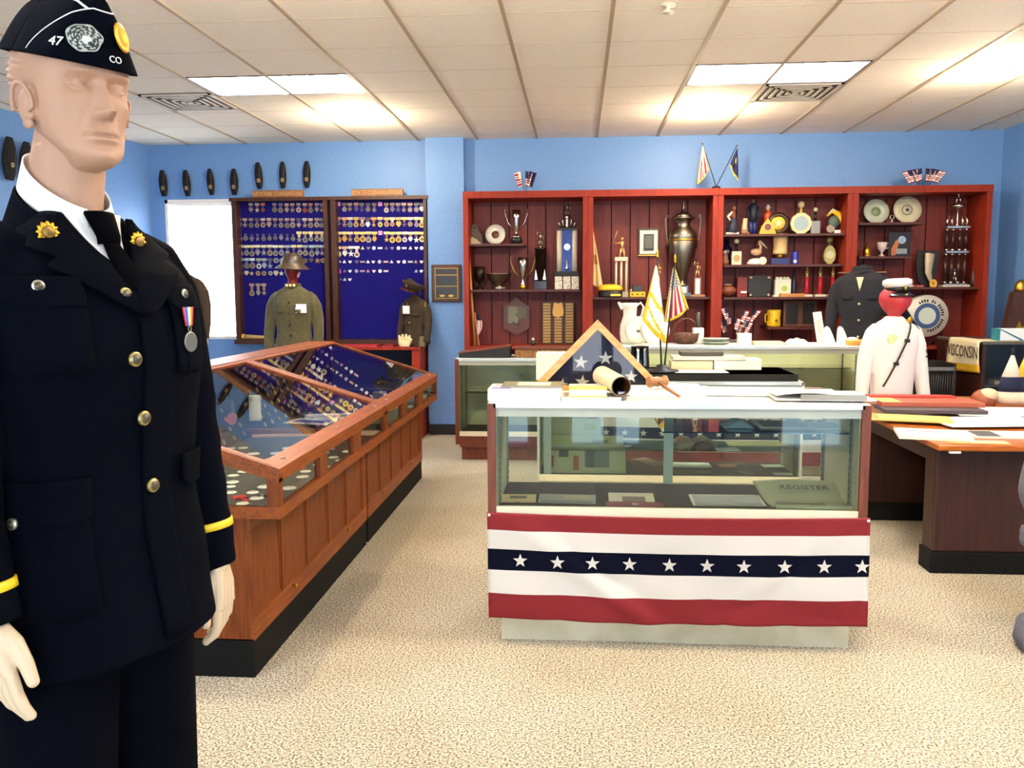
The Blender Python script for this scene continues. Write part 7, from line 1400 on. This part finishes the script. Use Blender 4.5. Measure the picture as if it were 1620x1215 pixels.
hb = B(); hb.raw(vs, fs, 'skin', True, HM)
for s in (1, -1):   # eyes set into the sockets, with lids
    ey = Vector((s*.0305, .0625, .1235))
    hb.ball(ey.x, ey.y, ey.z, .0128, 'skin', 16, M=HM)
    up = [tuple(HM @ (ey+Vector((s*.0150*math.cos(t)*(1.05), .0124*max(.2, math.sin(t))**.5-.0015+.0, .0002+.0062*math.sin(t))))) for t in [i*PI/12 for i in range(13)]]
    hb.tube(up, [.0012]+[.0021]*11+[.0012], 'skin', 8)
    lo_ = [tuple(HM @ (ey+Vector((s*.0145*math.cos(t), .0122*max(.2, math.sin(t))**.5-.001, .0002-.0055*math.sin(t))))) for t in [i*PI/12 for i in range(13)]]
    hb.tube(lo_, .0013, 'skin', 8)
for s in (1, -1):   # ears
    eM = HM @ TR(s*.0725, .006, .092, 0, -.12) @ Matrix.Rotation(s*.30, 4, 'Z') @ Matrix.Diagonal((1.2, 1.25, .98, 1))
    rim = [(s*(.005+.008*math.sin(t*PI)), .002-.017*math.sin(-.5+t*4.6)*(.75+.25*t), .030-.058*t+.004*math.sin(t*PI)) for t in [i/14 for i in range(15)]]
    rim = [(s*(.006+.007*abs(math.sin(t))), .015*math.cos(t)*(1 if math.sin(t) > -.2 else .7), .031*math.sin(t)) for t in [-.35+i*.26 for i in range(16)]]
    hb.tube([tuple(eM @ Vector((a[0], a[1]-.004, a[2]))) for a in rim], .0038, 'skin', 8)
    hb.ball(0, 0, 0, .022, 'skin', 12, M=eM @ TR(s*.001, -.002, -.001) @ Matrix.Diagonal((.26, .62, 1.28, 1)))
    hb.ball(0, 0, 0, .009, 'skin', 10, M=eM @ TR(s*.0045, .003, -.029) @ Matrix.Diagonal((.5, .9, 1, 1)))
hb.tube([(0, -.05, 1.48), (0, -.044, 1.6), (0, -.040, 1.66), (0, -.034, 1.715), (0, -.02, 1.77)], [.062, .058, .0565, .059, .055], 'skin', 36)
for s in (1, -1): hb.tube([(s*.014, -.004, 1.615), (s*.033, -.012, 1.67), (s*.05, -.03, 1.745)], [.012, .012, .012], 'skin', 10)
def hand(M, s, spread=.0, curl=.35):
    """hand hanging down local -z, thumb towards +y, palm towards -s*x"""
    h = hb
    def Tt(pts, rr, n=12, flat=1): h.tube([tuple(M @ Vector(p)) for p in pts], rr, 'skin', n, flat=flat)
    Tt([(0, 0, .05), (0, 0, 0), (0, 0, -.012)], [.029, .026, .027], 16, .8)
    for k in range(4):   # palm rays
        y = .032-.021*k; Tt([(0, y*.45, -.004), (0, y*.8, -.045), (-s*.004, y, -.088)], [.0155, .0155, .0125], 12)
    Tt([(0, .0, -.01), (-s*.002, .0, -.05), (-s*.004, .0, -.08)], [.024, .026, .018], 14, .55)
    ln = [.074, .082, .077, .061]
    for k in range(4):
        y = .033-.0218*k+spread*(1.5-k)*.004; l = ln[k]; cu = curl+.06*k; p = Vector((-s*.004, y, -.086)); d = 0; pts = [tuple(p)]; rr = [.0098]
        for seg, fr2 in ((.45, cu*.6), (.30, cu*1.15), (.25, cu*1.5)):
            d += fr2*.62; p = p+Vector((-s*math.sin(d), spread*(1.5-k)*.03, -math.cos(d)))*l*seg; pts.append(tuple(p)); rr.append([.0092, .0086, .0074][len(rr)-1])
        q = M @ p; h.ball(q.x, q.y, q.z, .0078, 'skin', 10)
        Tt(pts, rr, 12)
    Tt([(-s*.006, .016, -.016), (-s*.016, .040, -.045), (-s*.020, .054, -.078), (-s*.022, .058, -.105)], [.0165, .0145, .0115, .0095], 12); q = M @ Vector((-s*.022, .058, -.105)); h.ball(q.x, q.y, q.z, .0096, 'skin', 10)
for s in (1, -1):
    pts = ARM[s][0]; w0 = Vector(pts[-1]); d = (Vector(pts[-1])-Vector(pts[-2])).normalized()
    zz = -d; yy = Vector((0, 1, 0)); yy = (yy-zz*yy.dot(zz)).normalized(); xx = yy.cross(zz)
    M = Matrix(((xx.x, yy.x, zz.x), (xx.y, yy.y, zz.y), (xx.z, yy.z, zz.z))).to_4x4(); M = Matrix.Translation(w0+d*(-.012 if s > 0 else -.008)+Vector((0, .0 if s > 0 else .014, 0))) @ M @ (Matrix.Rotation(-.15 if s > 0 else -1.15, 4, 'Z'))
    hand(M, s, .5 if s > 0 else .1, .20 if s > 0 else .5)
    hb.tube([(0, -.05, 1.50), (s*.1, -.04, 1.49)]+[p for p in ARM[s][0][3:]]+[tuple(w0+d*.02)], .024, 'skin', 12)
mat('skin_hand', 'cdb592', .45)
r = fuse(hb, .0018, 2); r.verts.index_update()
lo_f = [[v.index for v in f.verts] for f in r.faces if f.verts[0].co.z < 1.25]; hi_f = [[v.index for v in f.verts] for f in r.faces if f.verts[0].co.z >= 1.25]
SK.raw([v.co.copy() for v in r.verts], hi_f, 'skin', True); k_ = SK.mi('skin_hand')
for f in lo_f: SK.f.append(f); SK.m.append(k_); SK.s.append(True)
r.free()
SK.v = [MW @ v for v in SK.v]; SK.obj('body', MT)
# ---- garrison cap
def capf(u, v):
    """u round the head from the side, v from rim to ridge"""
    a = 2*PI*u; ca, sa = math.cos(a), math.sin(a); w_ = .0835*(1-v)**.5*(1-.05*v)+.002
    x = math.copysign(abs(ca)**.85, ca)*w_; y = -.014+(.116-.002*v)*math.copysign(abs(sa)**(.85+.25*v), sa)
    zb_ = .172-.235*y; zt = .276-.13*(y+.0)-(.35*max(0, y-.07))-.35*max(0, -y-.07)
    return Vector((x, y, zb_+(zt-zb_)*v))
CMx = HM @ TR(0, .004, .001, 0, 0) @ Matrix.Diagonal((.96, .95, .98, 1))
b = L(MT); b.grid(lambda u, v: CMx @ capf(u, v), 120, 28, 'navy_wool', -.003); cap = b.obj('garrison_cap', MT)
def capflap(u, v):
    p = capf(u, v); n_ = Vector((p.x, (p.y+.014)*.5, 0)); n_ = n_.normalized() if n_.length > 0 else n_; return p+n_*.0035
def vtop(u):
    t = (math.sin(2*PI*u)-.24)/.70; return .82*max(0, min(1, t))**.62 if t > 0 else 0
b = L(MT); b.grid(lambda u, v: CMx @ capflap(.040+.42*u, v*vtop(.040+.42*u)), 100, 14, 'navy_wool', -.002); b.obj('turn_up', cap)
b = L(MT); b.tube([tuple(CMx @ (capflap(.040+.42*i/100, vtop(.040+.42*i/100))+Vector((0, 0, .0005)))) for i in range(101)], .0022, c('f2f2ee', .6), 6); b.obj('white_piping', cap)
b = L(MT)
pts = []
for i in range(13):
    t = i/12; u = .185-.15*t; p = capf(u, .80+.17*t); pts.append(tuple(CMx @ (p+Vector((.0035, 0, .001)))))
b.tube(pts, .002, c('f2f2ee', .6), 6); b.obj('crown_piping', cap)
def on_cap(ua, v, size_fn, nm, parent=cap):
    p = capflap(ua, v); e = .01; t1 = (capflap(ua+e, v)-capflap(ua-e, v)).normalized(); t2 = (capflap(ua, v+.03)-capflap(ua, v-.03)).normalized(); n_ = t1.cross(t2).normalized()
    if n_.dot(Vector((p.x, p.y, 0))) < 0: n_ = -n_
    xa = t2.cross(n_).normalized(); t2 = n_.cross(xa)
    M = CMx @ Matrix.Translation(p+n_*.003) @ Matrix(((xa.x, t2.x, n_.x), (xa.y, t2.y, n_.y), (xa.z, t2.z, n_.z))).to_4x4(); b = L(MT); size_fn(b, M); return b.obj(nm, parent)
WT = c('e8e6da', .6)
on_cap(.115, .22, lambda b, M: b.text('47', .022, WT, M, .0006), 'embroidered_number')
on_cap(-.115, .16, lambda b, M: b.text('ER', .017, WT, M, .0005), 'embroidered_letters')
def lion(b, M):
    b.grid(lambda u, v: M @ Vector((.026*v*math.cos(2*PI*u)*(1+.05*math.sin(u*31)), .022*v*math.sin(2*PI*u)*(1+.05*math.sin(u*37)), .002*(1-v*v))), 80, 12, c('8c8f82', .7), .001, None, True, lambda u, v: c('a4a698', .7) if v > .88 or math.sin(u*41+v*9)*math.sin(u*17-v*21) > .1 else c('2c302c', .8))
    b.ball(.004, -.003, .003, .007, c('c8c8bc', .6), 10, (1.1, 1, .4), M=M); b.ball(.010, -.008, .004, .004, c('2c2c28', .6), 8, (1, .8, .5), M=M)
on_cap(.185, .36, lion, 'side_emblem')
def badge(b, M): b.lathe([(.024, 0), (.022, .002), (.014, .003), (.013, .002), (0, .003)], c('e0a030', .35, .7), 16, M)
on_cap(.305, .50, badge, 'gold_front_badge')
on_cap(.262, .15, lambda b, M: b.text('CO', .015, WT, M, .0005), 'embroidered_initials')
